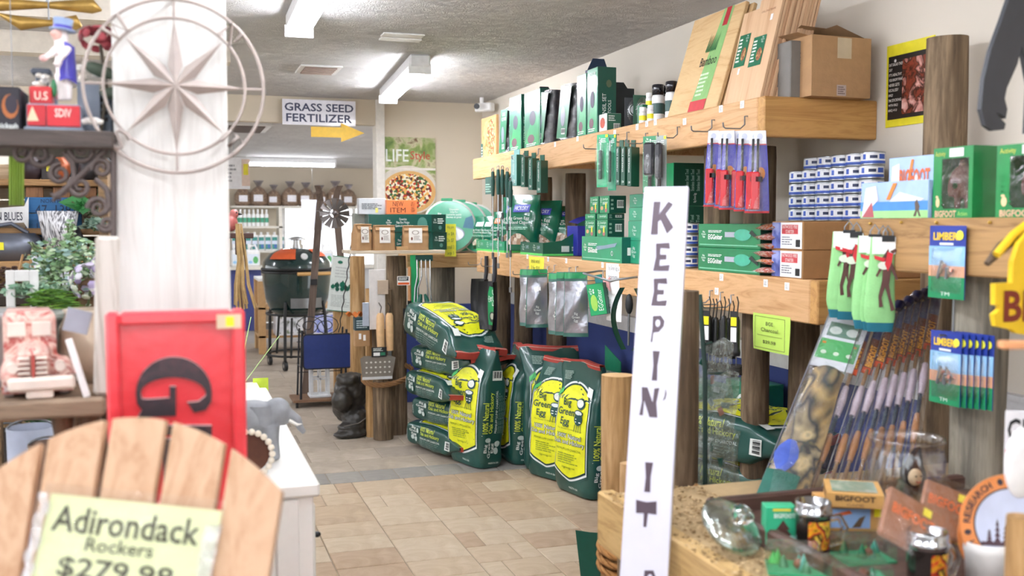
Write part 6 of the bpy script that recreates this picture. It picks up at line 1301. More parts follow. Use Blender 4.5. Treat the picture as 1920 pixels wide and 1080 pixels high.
# ---------------------------------------------------------------- white cabinet beside the chair
ZK=.82; a=Z_(600,905,ZK); bb=Z_(483,722,ZK); KX1,KY0,KY1=a.x,a.y,4.05
t=thing('white_cabinet','white painted cabinet with thick top beside the foreground chair','cabinet',(0,0,0)); WK=flat('eceae4',.45,var=.02)
MB().box(-.05,KX1,KY0,KY1,ZK-.035,ZK,WK,ch=.006).part('cabinet_top',t); MB().box(-.04,KX1-.015,KY0+.015,KY1-.02,0,ZK-.035,WK,ch=.003).part('body',t)
for i in range(5): x=-.02+.06*i; MB().box(x,x+.055,KY0+.006,KY0+.016,.04,ZK-.04,WK,ch=.003).part('front_board',t)
for i in range(3): d=MB().box(KX1-.017,KX1-.005,KY0+.06+.5*i,KY0+.52+.5*i,.12,ZK-.07,WK,ch=.004).part('door',t); MB().ell((KX1+.004,KY0+.10+.5*i,ZK-.16),(.010,.008,.008),BLACK,8,6).part('door_knob',d); MB().ell((KX1+.004,KY0+.10+.5*i,ZK-.42),(.010,.008,.008),BLACK,8,6).part('door_knob',d)
# elephant figurine
EM=flat('8e9094',.6,var=.12,scale=30,bmp=.3); g=Z_(512,862,ZK); s=.105; t=thing('elephant_figurine','grey elephant figurine walking right on the white cabinet','figurine',(g.x-.03,g.y+.03,ZK),-8)
blob([('e',(-.02,0,s*1.05),(.075,.048,.052)),('e',(.045,0,s*1.22),(.038,.036,.038)),('e',(.06,0,s*1.12),(.025,.024,.030)),('t',[(.07,0,s*1.15),(.098,0,s*.98),(.108,0,s*.75),(.118,0,s*.62)],[.020,.014,.010,.008]),
('t',[(.03,-.025,s*.9),(.033,-.027,s*.45),(.036,-.027,.0)],[.024,.018,.019]),('t',[(.02,.025,s*.9),(.01,.027,s*.45),(.006,.027,.0)],[.024,.018,.019]),('t',[(-.06,-.025,s*.9),(-.058,-.027,s*.45),(-.064,-.027,.0)],[.027,.018,.019]),('t',[(-.065,.025,s*.9),(-.075,.027,s*.45),(-.08,.027,.0)],[.027,.018,.019]),
('t',[(-.095,0,s*1.15),(-.108,0,s*.8),(-.106,0,s*.5)],[.006,.004,.004])],.0045,EM,'elephant_body',t,3,.001)
for sd in (-1,1): MB().grid(lambda u,v:(.030-.055*u*(1-.25*v),sd*(.036+.012*math.sin(math.pi*u)),s*1.42-.062*v*(1-.3*u)),6,6,EM).part('ear',t); MB().tube([(.078,sd*.014,s*1.0),(.100,sd*.018,s*.88),(.112,sd*.018,s*.90)],[.005,.004,.001],flat('f2efe8'),6).part('tusk',t)
# bead wreath with brown wood centre
g=Z_(478,880,ZK); t=thing('bead_wreath','cream wooden bead ring around a dark brown wooden disc','wreath',(g.x-.02,g.y-.08,ZK+.058),-10); BD=flat('e6dccb',.6,var=.06)
bmesh_=MB().ell((0,0,0),.0085,BD,10,8).mesh('bead')
for k in range(22):
    a=2*math.pi*k/22; o=bpy.data.objects.new('bead',bmesh_); COL.objects.link(o); o.parent=t; o.location=(.058*math.cos(a),0,.058*math.sin(a)-.0)
MB().cyl((0,.012,0),(0,.03,0),.05,flat('5c3322',.6,var=.2),28).part('wood_disc',t)
# cream side table with sprig beyond the cabinet
g=Z_(500,758,.62); t=thing('cream_table','cream painted low table beyond the white cabinet','table',(0,0,0)); a=Z_(458,716,.72); b=Z_(503,757,.72); c=Z_(480,716,.72)
MB().box(-.25,b.x,b.y,c.y,.69,.72,flat('efe6cf',.5),ch=.004).part('tabletop',t)
for x in (-.2,b.x-.05):
    for y in (b.y+.03,c.y-.05): MB().box(x-.02,x+.02,y-.02,y+.02,0,.69,flat('efe6cf',.5)).part('leg',t)
t=thing('green_card','small lime green card standing at the corner of the cream table','card',(b.x-.0,c.y-.02,.62),0); MB().box(-.02,.05,0,.003,0,.12,flat('cdea4a',.5)).part('card',t)
t=thing('grass_sprays','thin green wire stems fanning up beside the cream table','plant',(b.x-.12,b.y+.25,.72))
for dx,dz,dy in ((.03,.33,0),(.08,.33,.1),(.05,.30,.2),(.22,.22,.3)): MB().tube([(0,0,0),(dx*.5,dy*.5,dz*.5),(dx,dy,dz)],.0022,flat('b5d48a',.5),5).part('stem',t)
t=thing('leaf_sprig','small green leaf sprig lying on the cream table','plant',(b.x-.05,b.y+.08,.725))
for k in range(7): MB().ell((0,0,0),(.012,.006,.002),flat('5c8a4a'),6,4,TR(.012*math.cos(k*1.3),.012*math.sin(k*2),.006+.005*k,rz=k*50,ry=20)).part('leaf',t)
# ---------------------------------------------------------------- left display: bracket shelf high up
YL=2.15; a=Y_(0,255,YL); b=Y_(213,255,YL); ZS_=Y_(100,243,YL).z; DKW=wood('4f4540','332b27',0,1,.6)
t=thing('bracket_shelf','dark wooden shelf on scrolled iron brackets left of the white column','shelf',(0,0,0))
MB().box(a.x-.5,b.x,YL,YL+.30,ZS_-.035,ZS_,DKW,ch=.004).part('shelf_board',t); IR=flat('5c5250',.55,.4,.1)
def pz(pxs,y): return [Y_(u,v,y) for u,v in pxs]
def spiral(cx,cy,r0,turns,a0,dirn=1,n=26): return [(cx+(r0*(1-.8*k/n))*math.cos(a0+dirn*turns*2*math.pi*k/n),cy+(r0*(1-.8*k/n))*math.sin(a0+dirn*turns*2*math.pi*k/n)) for k in range(n+1)]
yb=YL+.03
MB().tube(pz([(213,262),(213,448)],yb),.006,IR,8).part('bracket_upright',t); MB().tube(pz([(213,268),(20,268)],yb),.005,IR,8).part('bracket_bar',t)
MB().tube(pz([(206,272),(160,320),(118,360),(104,372)],yb),[.006,.006,.007,.003],IR,8).part('bracket_stay',t)
for cx,cy,r0,tu,a0,dr in ((75,290,24,1.5,0,1),(155,280,26,1.4,3.1,-1),(112,326,20,1.6,-1.5,-1),(190,316,19,1.6,3.0,1),(150,350,20,1.5,-2.5,-1),(184,390,20,1.6,3.1,1),(200,420,15,1.6,3.1,-1),(40,285,18,1.4,0,1)):
    MB().tube(pz(spiral(cx,cy,r0,tu,a0,dr),yb),[.006*(1-.4*k/26) for k in range(27)],IR,7).part('scroll',t)
MB().tube(pz([(118,285),(136,305),(140,330),(128,345)],yb),.006,IR,7).part('scroll',t); MB().tube(pz([(178,335),(200,355),(206,385),(196,400)],yb),.006,IR,7).part('scroll',t)
for k in range(4): aa=k*1.57+.5; c_=(105,368); MB().tube(pz([c_,(c_[0]+12*math.cos(aa),c_[1]+12*math.sin(aa))],yb),[.007,.002],IR,6).part('finial_point',t)
def atL(px,py,y=YL+.08): return Y_(px,py,y)
# man in a top hat figurine on a grey and red base
yf_=YL+.10; f0=atL(117,240,yf_); ux=(atL(217,240,yf_).x-f0.x)/100   # metres per picture pixel here
t=thing('parade_figurine','figurine of a bearded man in blue top hat and coat on a grey base','figurine',(f0.x,yf_,ZS_))
def F_(px,py,dy=0): q_=atL(px,py,yf_); return (q_.x-f0.x,dy,q_.z-ZS_)
SK_=flat('f0e6e4',.4); BL=flat('4038a8',.3,coat=.4); HT=flat('93a6c8',.4)
gx=lambda v: v*ux
blob([('e',F_(114,68),(gx(15),gx(13),gx(17))),('t',[F_(118,80),F_(119,120),F_(118,140)],[gx(16),gx(16),gx(13)]),('t',[F_(112,140,-.005),F_(113,165),F_(112,188)],[gx(10),gx(9),gx(8)]),('t',[F_(126,140,.003),F_(127,165),F_(127,188)],[gx(10),gx(9),gx(8)]),('t',[F_(106,92,-.01),F_(98,104,-.02),F_(88,112,-.03)],[gx(7),gx(6),gx(6)]),('t',[F_(130,92,-.01),F_(118,112,-.03),F_(108,128,-.035)],[gx(7),gx(6),gx(6)])],gx(2.4),SK_,'body',t,2)
MB().ell(F_(108,66,-.006),(gx(12),gx(11),gx(12)),flat('ecc4b8',.5),12,8).ell(F_(100,66,-.018),(gx(4),gx(4),gx(4)),flat('e8b0a4',.5),8,6).ell(F_(86,114,-.035),(gx(8),gx(7),gx(7)),flat('ecc0bc',.5),10,8).part('skin',t,'pink painted face and hand')
MB().lathe([(0,0),(gx(25),0),(gx(25),gx(3)),(gx(17),gx(4)),(gx(19),gx(24)),(0,gx(24))],HT,20,Matrix.Translation(F_(117,58))@Matrix.Rotation(R(6),4,'Y')).lathe([(gx(17.5),gx(4)),(gx(18),gx(10))],BL,20,Matrix.Translation(F_(117,58))@Matrix.Rotation(R(6),4,'Y')).part('top_hat',t)
MB().grid(lambda u,v:(F_(124,84)[0]+gx(15+3*v)*math.cos(-2.3+2.6*u)*1.05,gx(15+3*v)*math.sin(-2.3+2.6*u),F_(124,84+70*v)[2]+.004*math.sin(u*6)),14,8,BL).part('coat',t)
MB().ell(F_(103,168,-.02),(gx(6),gx(6),gx(18)),flat('2f7a4c',.4),10,8).part('green_bottle',t)
GB=flat('7f8896',.5); a_=F_(45,238); b_=F_(150,196)
MB().box(F_(50,0)[0],F_(150,0)[0],-.055,.045,0,F_(0,197)[2],GB,ch=.003).box(F_(45,0)[0],F_(155,0)[0],-.06,.05,0,.008,GB,ch=.002).part('base_block',t)
MB().box(F_(88,0)[0],F_(149,0)[0],-.060,-.053,.010,F_(0,200)[2],flat('c9202c',.4),ch=.001).text('SDIV',FY(F_(103,0)[0],-.0605,0),0,F_(0,222)[2],gx(30),F_(0,206)[2],flat('f0d8d0'),.0006,.02).part('red_sign',t,'red sign panel')
MB().box(F_(52,0)[0],F_(86,0)[0],-.060,-.053,.010,F_(0,200)[2],flat('b8202a',.4),ch=.001).add([F_(58,232,-.0605),F_(68,205,-.0605),F_(80,232,-.0605)],[(0,1,2)],flat('dcc0a0')).part('picture_panel',t)
MB().box(F_(53,0)[0],F_(95,0)[0],-.03,.02,F_(0,196)[2],F_(0,162)[2],flat('c32a30',.4),ch=.003).text('U.S',FY(F_(63,0)[0],-.0305,0),0,F_(0,188)[2],gx(24),F_(0,172)[2],flat('e8d0c0'),.0006,.02).part('drum',t,'red box lettered U.S')
lx0,lx1=F_(132,0)[0],F_(200,0)[0]
t=thing('louvered_box','grey blue louvered toy truck body behind the top hat figurine','toy',(f0.x,yf_+.09,ZS_)); MB().box(lx0,lx1,0,.10,0,F_(0,160)[2],flat('76828f',.5),ch=.004).part('body',t)
for k in range(4): MB().box(lx0+gx(6),lx0+gx(24),-.002,.001,F_(0,214-13*k)[2],F_(0,206-13*k)[2],BLACK).box(lx0+gx(32),lx1-gx(8),-.002,.001,F_(0,214-13*k)[2],F_(0,206-13*k)[2],BLACK).part('louver',t)
t=thing('lantern','dark grey metal lantern post behind the figurine, left','lantern',(F_(62,0)[0]+f0.x,yf_+.11,ZS_)); MB().tube([(0,0,0),(0,0,F_(0,118)[2])],.014,flat('4a505c',.5),6).box(-.02,.02,-.02,.02,F_(0,125)[2],F_(0,112)[2],flat('4a505c',.5),ch=.004).part('body',t)
t=thing('pebble_pile','pale stones and shells piled behind the top hat figurine','stones',(f0.x,yf_+.05,ZS_)); rnd=random.Random(4); PB=[flat('ddd6cc',.6),flat('c0b6a8',.6),flat('efeae4',.6)]
for k in range(20):
    px=rnd.uniform(55,92) if k<9 else rnd.uniform(135,175); py=rnd.uniform(128,158) if k<9 else rnd.uniform(98,150); q_=F_(px,py,rnd.uniform(.02,.05)); MB().ell(q_,(gx(rnd.uniform(7,12)),gx(8),gx(rnd.uniform(5,9))),PB[k%3],10,7,TR(0,0,0)).part('stone',t)
for k in range(5): q_=F_(160+7*k,232-3*(k%2),-.09); MB().ell(q_,(gx(9),gx(7),gx(6)),PB[2],10,7).part('stone',t)
t=thing('stone_riser','hidden grey riser under the pale stones','riser',(f0.x,yf_+.05,ZS_)); MB().box(F_(54,0)[0],F_(95,0)[0],.012,.035,0,F_(0,152)[2],GB).box(F_(135,0)[0],F_(178,0)[0],.012,.035,0,F_(0,140)[2],GB).part('riser',t)
# red flower
t=thing('red_hydrangea','faded red hydrangea bloom with dark leaves at the left edge of the column','flower',atL(188,75,YL+.16)); rnd=random.Random(8); PT=[flat('9c3a44',.6),flat('b85058',.6),flat('7c2a32',.6)]
for k in range(46):
    th=rnd.uniform(0,6.28); ph=rnd.uniform(-.6,1.4); r=.034; d=Vector((math.cos(th)*math.cos(ph)*1.25,math.sin(th)*math.cos(ph),math.sin(ph)*.8)); MB().ell((0,0,0),(.012,.010,.003),PT[k%3],7,4,Matrix.Translation(d*r)@d.to_track_quat('Z','Y').to_matrix().to_4x4()).part('petal',t)
zz=t.location.z-ZS_
MB().tube([(0,0,-.01),(.01,.0,-zz*.5),(-.005,0,-zz)],.004,flat('4a4030'),6).part('stem',t)
for k,(dx,dz,an) in enumerate(((.02,-.06,20),(-.0,-.10,-30),(.03,-.11,0))): MB().ell((dx,0,dz),(.035,.012,.014),flat('4c5a4a',.6),10,6,Matrix.Rotation(R(an),4,'Y')).part('leaf',t)
a_=atL(-40,240,YL+.05); e_=atL(38,163,YL+.05); t=thing('printed_box','black box printed kickash at the left edge of the high shelf','box',(a_.x,YL+.05,ZS_),0); W_=e_.x-a_.x; H_=e_.z-ZS_
MB().box(0,W_,0,.12,0,H_,flat('1f1c26',.5),ch=.003).part('carton',t); m=MB(); M=FY(0,0,0); m.text('kickash',M,W_*.45,H_*.05,W_*.92,H_*.17,INKW,.0006,.015); m.disc(M,W_*.75,H_*.55,W_*.2,H_*.28,flat('a8602c'),.0006,12).disc(M,W_*.78,H_*.6,W_*.15,H_*.22,flat('2a2230'),.0009,12).part('lettering',t)
# gold carved ornaments near the ceiling
for (x0,y0,L,l) in ((0,8,.22,'gilt carved ornament hanging at the very top left'),(40,44,.13,'gilt carved ornament under the first pale joist')):
    q_=D_(x0,y0,2.6); t=thing('gilt_ornament',l,'ornament',q_); MB().tube([(-.05,0,.02),(0,0,-.0),(L*.5,0,.005),(L,0,.01),(L*1.1,0,.0)],[.004,.018,.008,.020,.003],flat('b9954e',.35,.5,.2),10).part('carved_bar',t); MB().cyl((L*.5,0,0),(L*.5,0,ZC-q_.z),.002,STEEL,4).part('cord',t)
# ---------------------------------------------------------------- left display: lower plank with the truck planter
YT=2.05; ZP=Y_(80,752,YT).z; a=Y_(0,760,YT); b=Y_(196,760,YT); PLW=wood('8f7a64','5c4a3a',0,1,.7)
t=thing('display_table','rustic plank table carrying the red truck planter','table',(0,0,0)); MB().box(a.x-.4,b.x-.0,YT,YT+.42,ZP-.035,ZP,PLW,ch=.005).part('tabletop',t)
for x in (a.x+.10,a.x-.3,b.x-.03):
    for y in (YT+.05,YT+.36): MB().lathe([(.016,0),(.018,.1),(.012,.2),(.022,.4),(.014,.6),(.020,.8),(.013,ZP-.1),(.022,ZP-.035)],wood('6a4c36','4a3424',2),12,TR(x,y,0)).part('leg',t)
yt=YT+.06; q0=Y_(75,757,yt); ux=(Y_(175,757,yt).x-q0.x)/100
def T_(px,py): v_=Y_(px,py,yt); return (v_.x-q0.x,v_.z-ZP)
t=thing('truck_planter','faded red and cream ceramic pickup truck planter facing forward','planter',(q0.x,yt,ZP),8)
RC=splotch(['b5584e','cf9a8e','dcc0b2','a8443e','e6d4c8'],18,.55,0,dist=1.5,bmp=.3); CRM=flat('e2d6ca',.55,var=.1,scale=20); g2=lambda v: v*ux
dz=T_(0,757)[1]
def zpx(py): return T_(75,py)[1]-dz
blob([('b',(g2(-64),g2(36),.045,.16,zpx(690),zpx(606))),('b',(g2(-56),g2(28),.055,.15,zpx(620),zpx(597))),('b',(g2(-38),g2(20),-.015,.08,zpx(738),zpx(668))),('e',(g2(-9),.03,zpx(672)),(g2(30),.06,g2(16))),('e',(g2(-46),.04,zpx(712)),(g2(26),.075,g2(32))),('e',(g2(46),.04,zpx(712)),(g2(24),.075,g2(30))),('b',(g2(-68),g2(64),.0,.16,zpx(748),zpx(712)))],.004,RC,'truck_body',t,3)
MB().box(g2(-56),g2(-22),-.0,.006,0,g2(30),CRM,TR(0,.041,zpx(645)),.002).box(g2(-10),g2(26),0,.006,0,g2(30),CRM,TR(0,.041,zpx(645)),.002).part('windshield',t)
for s,cx in ((-1,-46),(1,44)): MB().cyl((g2(cx-2 if s<0 else cx-6),-.035,zpx(695)),(g2(cx-2 if s<0 else cx-6),.0,zpx(695)),g2(10),CRM,16).part('headlight',t)
for s in (-1,1):
    for k in range(6): MB().box(g2(-12+s*16-11),g2(-12+s*16+11),-.038,-.022,zpx(725-9*k),zpx(725-9*k)+g2(4.5),CRM,ch=.001).part('grille_bar',t)
MB().box(g2(-14),g2(-8),-.040,-.02,zpx(732),zpx(672),flat('b04a42'),ch=.002).part('grille_divider',t)
MB().box(g2(-58),g2(66),-.045,-.015,zpx(738),zpx(712),CRM,ch=.006).part('bumper',t); MB().box(g2(-25),g2(25),-.040,-.02,zpx(752),zpx(738),CRM,ch=.003).part('number_plate',t)
for cx in (-56,46): MB().cyl((g2(cx-8),.02,g2(24)),(g2(cx+8),.02,g2(24)),g2(24),flat('cfc6c8',.6,var=.1),20).part('wheel',t)
q_=Y_(130,740,YT+.1); t=thing('ceramic_pot','beige round ceramic pot with a grey card behind the truck planter','pot',(q_.x+.03,YT+.26,ZP)); MB().lathe([(0,0),(.045,0),(.065,.05),(.062,.11),(.05,.14),(.055,.15),(.048,.15),(.045,.13),(0,.12)],flat('cdbca4',.5),24).part('pot_body',t)
t=thing('glazed_bowl','grey green glazed dish lying above the truck planter','bowl',(Y_(62,590,YT+.30).x,YT+.34,ZP)); h_=Y_(62,590,YT+.3).z-ZP; MB().lathe([(0,0),(.05,0),(.055,h_*.8),(.095,h_*.93),(.10,h_),(.09,h_*.97),(0,h_*.9)],flat('9aa8a2',.12,coat=.8),28).part('bowl_body',t)
t=thing('glazed_bowl','silver glazed dish at the left edge above the truck planter','bowl',(Y_(2,585,YT+.22).x-.02,YT+.25,ZP)); h_=Y_(2,582,YT+.25).z-ZP; MB().lathe([(0,0),(.05,0),(.055,h_*.8),(.085,h_*.93),(.09,h_),(.08,h_*.97),(0,h_*.9)],flat('b9bcbc',.12,coat=.8),28).part('bowl_body',t)
a_=Y_(134,632,YT+.03); b_=Y_(163,742,YT+.02); t=thing('white_easel','white painted frame leg leaning beside the truck planter','frame',(b_.x,YT+.02,ZP)); MB().box(-.006,.006,0,.012,0,(a_.z-b_.z)*1.03,WHITE,TR(ry=-15),.001).part('frame_bar',t); MB().box(-.045,0,.002,.006,0,.045,flat('9a9ca8',.4),TR(-.0+.0,.03,.115,ry=15),.001).part('grey_card',t)
# whitewashed fence picket at the column
a_=Y_(198,735,YT+.02); H_=Y_(198,443,YT+.02).z; t=thing('whitewashed_post','rough whitewashed wooden post standing left of the white column','post',(Y_(197,600,YT+.04).x,YT+.04,ZP)); MB().box(-.024,.020,-.012,.02,0,H_-ZP,wood('cfcac2','9a9082',2,1,.8),TR(ry=2),.006).part('post_body',t)
# things on the floor below the plank
q_=Z_(158,800,.50); g_=Y_(158,785,3.0); t=thing('white_stool','white slatted round stool under the plank table','stool',(g_.x,3.0,0)); r_=Y_(196,785,3.0).x-g_.x; zt_=g_.z
for k in range(5): x=-r_+k*2*r_/5; w_=2*r_/5; hh_=math.sqrt(max(.1*r_*r_,r_*r_-(x+w_/2)**2)); MB().box(x+.002,x+w_-.002,-hh_,hh_,zt_-.03,zt_,WHITE,ch=.003).part('seat_slat',t)
MB().tube([v for v in circle((0,0,zt_-.045),r_*.92,24)],.012,WHITE,8,closed=True).part('apron',t)
for k in range(4): aa=.8+k*math.pi/2; MB().tube([(r_*.6*math.cos(aa),r_*.6*math.sin(aa),zt_-.03),(r_*.85*math.cos(aa),r_*.85*math.sin(aa),0)],.015,WHITE,8).part('leg',t)
def bush(name,label,p,n,rad,cols,leaf,cat='plant',pot=None,seed=0,stems=True,z0=None):
    """leafy plant: each leaf a small folded blade"""
    t=thing(name,label,cat,p); rnd=random.Random(seed); mats=[flat(c_,.55,var=.1) for c_ in cols]; ms=[MB() for _ in mats]
    for k in range(n):
        d=Vector((rnd.gauss(0,.5),rnd.gauss(0,.4),rnd.uniform(-.2,1))); d=d.normalized()*rnd.uniform(.35,1); c_=Vector((d.x*rad[0],d.y*rad[1],d.z*rad[2])); nrm=Vector((rnd.gauss(0,1),rnd.gauss(-.6,1),rnd.gauss(.5,1))).normalized()
        M=Matrix.Translation(c_)@nrm.to_track_quat('Z','Y').to_matrix().to_4x4(); L,w_=leaf[0]*rnd.uniform(.7,1.3),leaf[1]*rnd.uniform(.8,1.2)
        ms[k%len(mats)].add([(-L/2,0,0),(-L*.1,w_/2,L*.06),(L/2,0,0),(-L*.1,-w_/2,L*.06),(0,0,-.01*L)],[(0,4,1),(4,2,1),(0,3,4),(4,3,2)],mats[k%len(mats)],M)
    for m_ in ms: o_=m_.part('foliage',t); o_['kind']='stuff'
    if stems:
        for k in range(6): MB().tube([(0,0,-rad[2]*.5),(rnd.uniform(-.4,.4)*rad[0],rnd.uniform(-.3,.3)*rad[1],rad[2]*.3),(rnd.uniform(-.8,.8)*rad[0],rnd.uniform(-.4,.4)*rad[1],rad[2]*.85)],.0025,flat('5a6a40'),5).part('stem',t)
    if pot: MB().lathe([(0,-pot[1]),(pot[0]*.75,-pot[1]),(pot[0],0),(pot[0]*.9,0),(0,-.01)],pot[2],18,TR(0,0,-rad[2]*.15)).part('pot',t)
    return t
g_=Y_(105,785,3.3); bush('potted_greenery','dark green bush below the plank table left of the white stool',(g_.x,3.3,g_.z-.0),260,(.10,.1,.09),['2f5a36','4a7a48','1f3f28'],(.03,.014),pot=(.07,g_.z-.03,flat('4a4c50')),seed=1)
for (px,py,yy,r_,c_,l) in ((58,800,2.9,.06,'b8c0d4','pale blue white bucket low at the left under the plank table'),(12,810,3.1,.07,'4a4440','dark bucket in the shadow at the left edge'),(92,830,2.8,.05,'6a5040','brown wooden pot under the plank table')):
    g_=Y_(px,py,yy); t=thing('bucket',l,'bucket',(g_.x,yy,0)); MB().lathe([(0,0),(r_*.8,0),(r_,g_.z),(r_*.93,g_.z),(r_*.7,.02),(0,.02)],flat(c_,.5),20).part('bucket_body',t); MB().tube([(r_*math.cos(a_),0,g_.z-.01+r_*1.0*math.sin(a_)*.5) for a_ in [k*math.pi/10 for k in range(11)]],.003,STEEL,5).part('handle',t)
# ---------------------------------------------------------------- plank hutch behind with garden goods
YH2=4.1; a=Y_(-60,600,YH2); b=Y_(222,600,YH2); zt=Y_(100,308,YH2).z; t=thing('plank_hutch','tan plank hutch with shelves behind the plant display','hutch',(0,0,0)); WD=wood('c2a67c','9a7c54',0,1,.7); WD2=wood('8f7250','5f4a34',0,1,.7); WDL=wood('dccbb0','c0aa88',0,1,.7)
nz=12
for i in range(nz): z0=.1+(zt-.1)*i/nz; mt=WDL if i>8 else (WD if i%3 else WD2); MB().box(a.x,b.x,YH2,YH2+.02,z0+.003,z0+(zt-.1)/nz-.003,mt,ch=.002).part('plank',t)
for py,d_ in ((336,.30),(428,.34),(490,.5)): z=Y_(60,py,YH2-d_).z; MB().box(a.x,b.x-.02,YH2-d_,YH2,z-.022,z,wood('b98f5e','8f6a40',0,1),ch=.003).part('shelf_board',t)
for x in (a.x,b.x-.03): MB().box(x,x+.03,YH2-.45,YH2,0,zt,WD2,ch=.003).part('side_post',t)
def atH(px,py,d_): return Y_(px,py,YH2-d_)
zc=atH(30,490,.5).z; g_=atH(20,490,.40); t=thing('watering_can','grey galvanized watering can with a long spout','watering can',(g_.x,YH2-.36,zc)); GV=flat('6f7480',.4,.6,.12,15)
r_=.10; hc=atH(20,437,.36).z-zc
MB().lathe([(0,0),(r_,0),(r_*1.02,hc*.75),(r_*.75,hc*.95),(r_*.72,hc),(r_*.65,hc),(r_*.65,hc*.9),(0,hc*.85)],GV,28).part('can_body',t)
MB().tube([(r_*.9,0,hc*.2),(r_*1.5,0,hc*.6),(r_*1.95,0,hc*.95)],[.018,.014,.011],GV,10).part('spout',t); MB().cyl((r_*1.9,0,hc*.92),(r_*2.15,0,hc*1.0),.012,GV,14,r1=.028).part('rose',t)
MB().tube([(-r_*.9,0,hc*.3),(-r_*1.5,0,hc*.6),(-r_*1.1,0,hc*1.15),(0,0,hc*1.35),(r_*.5,0,hc*1.0)],.007,GV,8).part('handle',t); MB().rect(FY(-.03,-r_*1.02,hc*.4),0,0,.02,.025,YEL).part('price_tag',t)
a_=atH(50,492,.30); b_=atH(152,370,.30); t=thing('blue_sign','blue wooden board sign with dark coordinates 47 1397','sign',(a_.x,YH2-.30,a_.z)); W_=b_.x-a_.x; H_=b_.z-a_.z; BLU=wood('2f6fa6','22588a',0,1,.6)
for i in range(4): MB().box(0,W_,0,.015,H_*i/4+.001,H_*(i+1)/4-.001,BLU,ch=.002).part('board',t)
m=MB(); M=FY(0,0,0); DB2=flat('1c3450',.6); m.text('47. 1397',M,W_*.18,H_*.72,W_*.92,H_*.88,DB2,.0006).text('NORTH LAT',M,W_*.28,H_*.91,W_*.85,H_*.97,DB2,.0006).text('80',M,W_*.3,H_*.05,W_*.6,H_*.2,DB2,.0006).text('L',M,W_*.2,H_*.5,W_*.26,H_*.6,DB2,.0006).part('lettering',t)
zc=atH(112,460,.34).z; g_=atH(112,462,.38); h_=atH(112,396,.38).z-g_.z; r_=(atH(151,400,.38).x-atH(73,400,.38).x)/2; t=thing('pattern_pot','tapered white pot with black tree branch pattern','pot',(g_.x,YH2-.40,g_.z))
MB().lathe([(0,0),(r_*.72,0),(r_,h_),(r_*.93,h_),(r_*.68,.02),(0,.02)],splotch(['f2f2f6','eeeef4','1c1c24','f2f2f6','30303a','f4f4f8'],9,.4,.2,(1,1,.5),3),28).part('pot_body',t)
t=thing('wood_trough','small brown wooden trough under the patterned pot','trough',(g_.x-.08,YH2-.45,g_.z-.055)); MB().box(0,.30,0,.14,0,.054,WD2,ch=.004).part('trough_body',t)
a_=atH(-30,430,.33); b_=atH(52,390,.33); t=thing('book_sign','white scroll shaped sign with dark BLUES lettering at the left edge','sign',(a_.x,YH2-.33,atH(0,420,.33).z)); W_=b_.x-a_.x; H_=.07; MB().prism([(0,0),(W_*.9,.005),(W_,-.02),(W_*1.02,.09),(W_*.92,.06),(0,.05)],.012,WHITE,basis((0,.012,0),(1,0,0),(0,0,1))).part('sign_board',t); MB().text('N BLUES',FY(0,-.0005,0),W_*.3,.012,W_*.88,.04,flat('20243a'),.0006,.01).part('lettering',t)
a_=atH(58,545,.62); b_=atH(128,478,.62); t=thing('paper_sign','white paper sign with a leafy sprig print behind the foliage','sign',(a_.x,YH2-.62,atH(58,560,.62).z)); W_=b_.x-a_.x; H_=b_.z-t.location.z; MB().box(0,W_,0,.008,0,H_,flat('e6e6f4',.5),ch=.001).part('board',t); m=MB(); m.text('WELCOME\nto our Garden',FY(0,0,0),W_*.2,H_*.72,W_*.9,H_*.9,flat('7a8a80'),.0006).lines(FY(0,0,0),W_*.1,H_*.5,W_*.9,H_*.56,1,flat('6a9a70'),.0006).part('lettering',t)
# plant table with faux plants
YPL=3.1; ZPL=Y_(120,582,YPL).z; a_=Y_(-40,580,YPL); b_=Y_(205,580,YPL); t=thing('plant_table','weathered grey wooden table carrying the faux plants','table',(0,0,0)); MB().box(a_.x,b_.x,YPL-.2,YPL+.25,ZPL-.03,ZPL,WD2,ch=.004).part('tabletop',t)
for x in (a_.x+.03,b_.x-.05): MB().box(x,x+.04,YPL-.16,YPL-.12,0,ZPL-.03,WD2).box(x,x+.04,YPL+.17,YPL+.21,0,ZPL-.03,WD2).part('leg',t)
def bushat(l,px,py,y,n,rx,rz_,cols,leaf,seed,name='faux_plant',pot=None): g_=Y_(px,py,y); return bush(name,l,(g_.x,y,g_.z),n,(rx,rx*.6,rz_),cols,leaf,seed=seed,pot=pot)
bushat('large faux eucalyptus bush with pale green leaves',128,535,3.1,1100,.135,.145,['8fb080','aac89a','c6d8b8','6f9468','98b8b0'],(.022,.012),2,pot=(.05,.07,flat('6a4030')))
bushat('tall pale green sprig rising in front of the patterned pot',133,475,3.15,120,.02,.10,['8fb087','a8c49a'],(.016,.010),3)
bushat('bright green faux grass tuft on the plant table',98,578,2.95,420,.07,.055,['6a9a3c','8ab84e','4f7c34'],(.035,.005),4)
bushat('drooping eucalyptus garland trailing left over the ledge',62,548,3.0,160,.085,.03,['7fa88c','a6c4a8'],(.022,.014),5)
g_=Y_(172,528,3.0); t=thing('hydrangea','pale lilac and cream hydrangea blooms beside the whitewashed post','flower',(g_.x,3.0,g_.z)); rnd=random.Random(11); PT=[flat('cfc4de',.6),flat('e4e0ea',.6),flat('b7a8d0',.6),flat('dfe4d4',.6)]
for k in range(110):
    th=rnd.uniform(0,6.28); ph=math.asin(rnd.uniform(-.8,1)); d=Vector((math.cos(th)*math.cos(ph),math.sin(th)*math.cos(ph),math.sin(ph))); c_=d*.055 if k<75 else d*.036+Vector((.035,0,.04)); MB().ell((0,0,0),(.013,.011,.0025),PT[k%4],6,4,Matrix.Translation(c_)@d.to_track_quat('Z','Y').to_matrix().to_4x4()).part('petal',t)
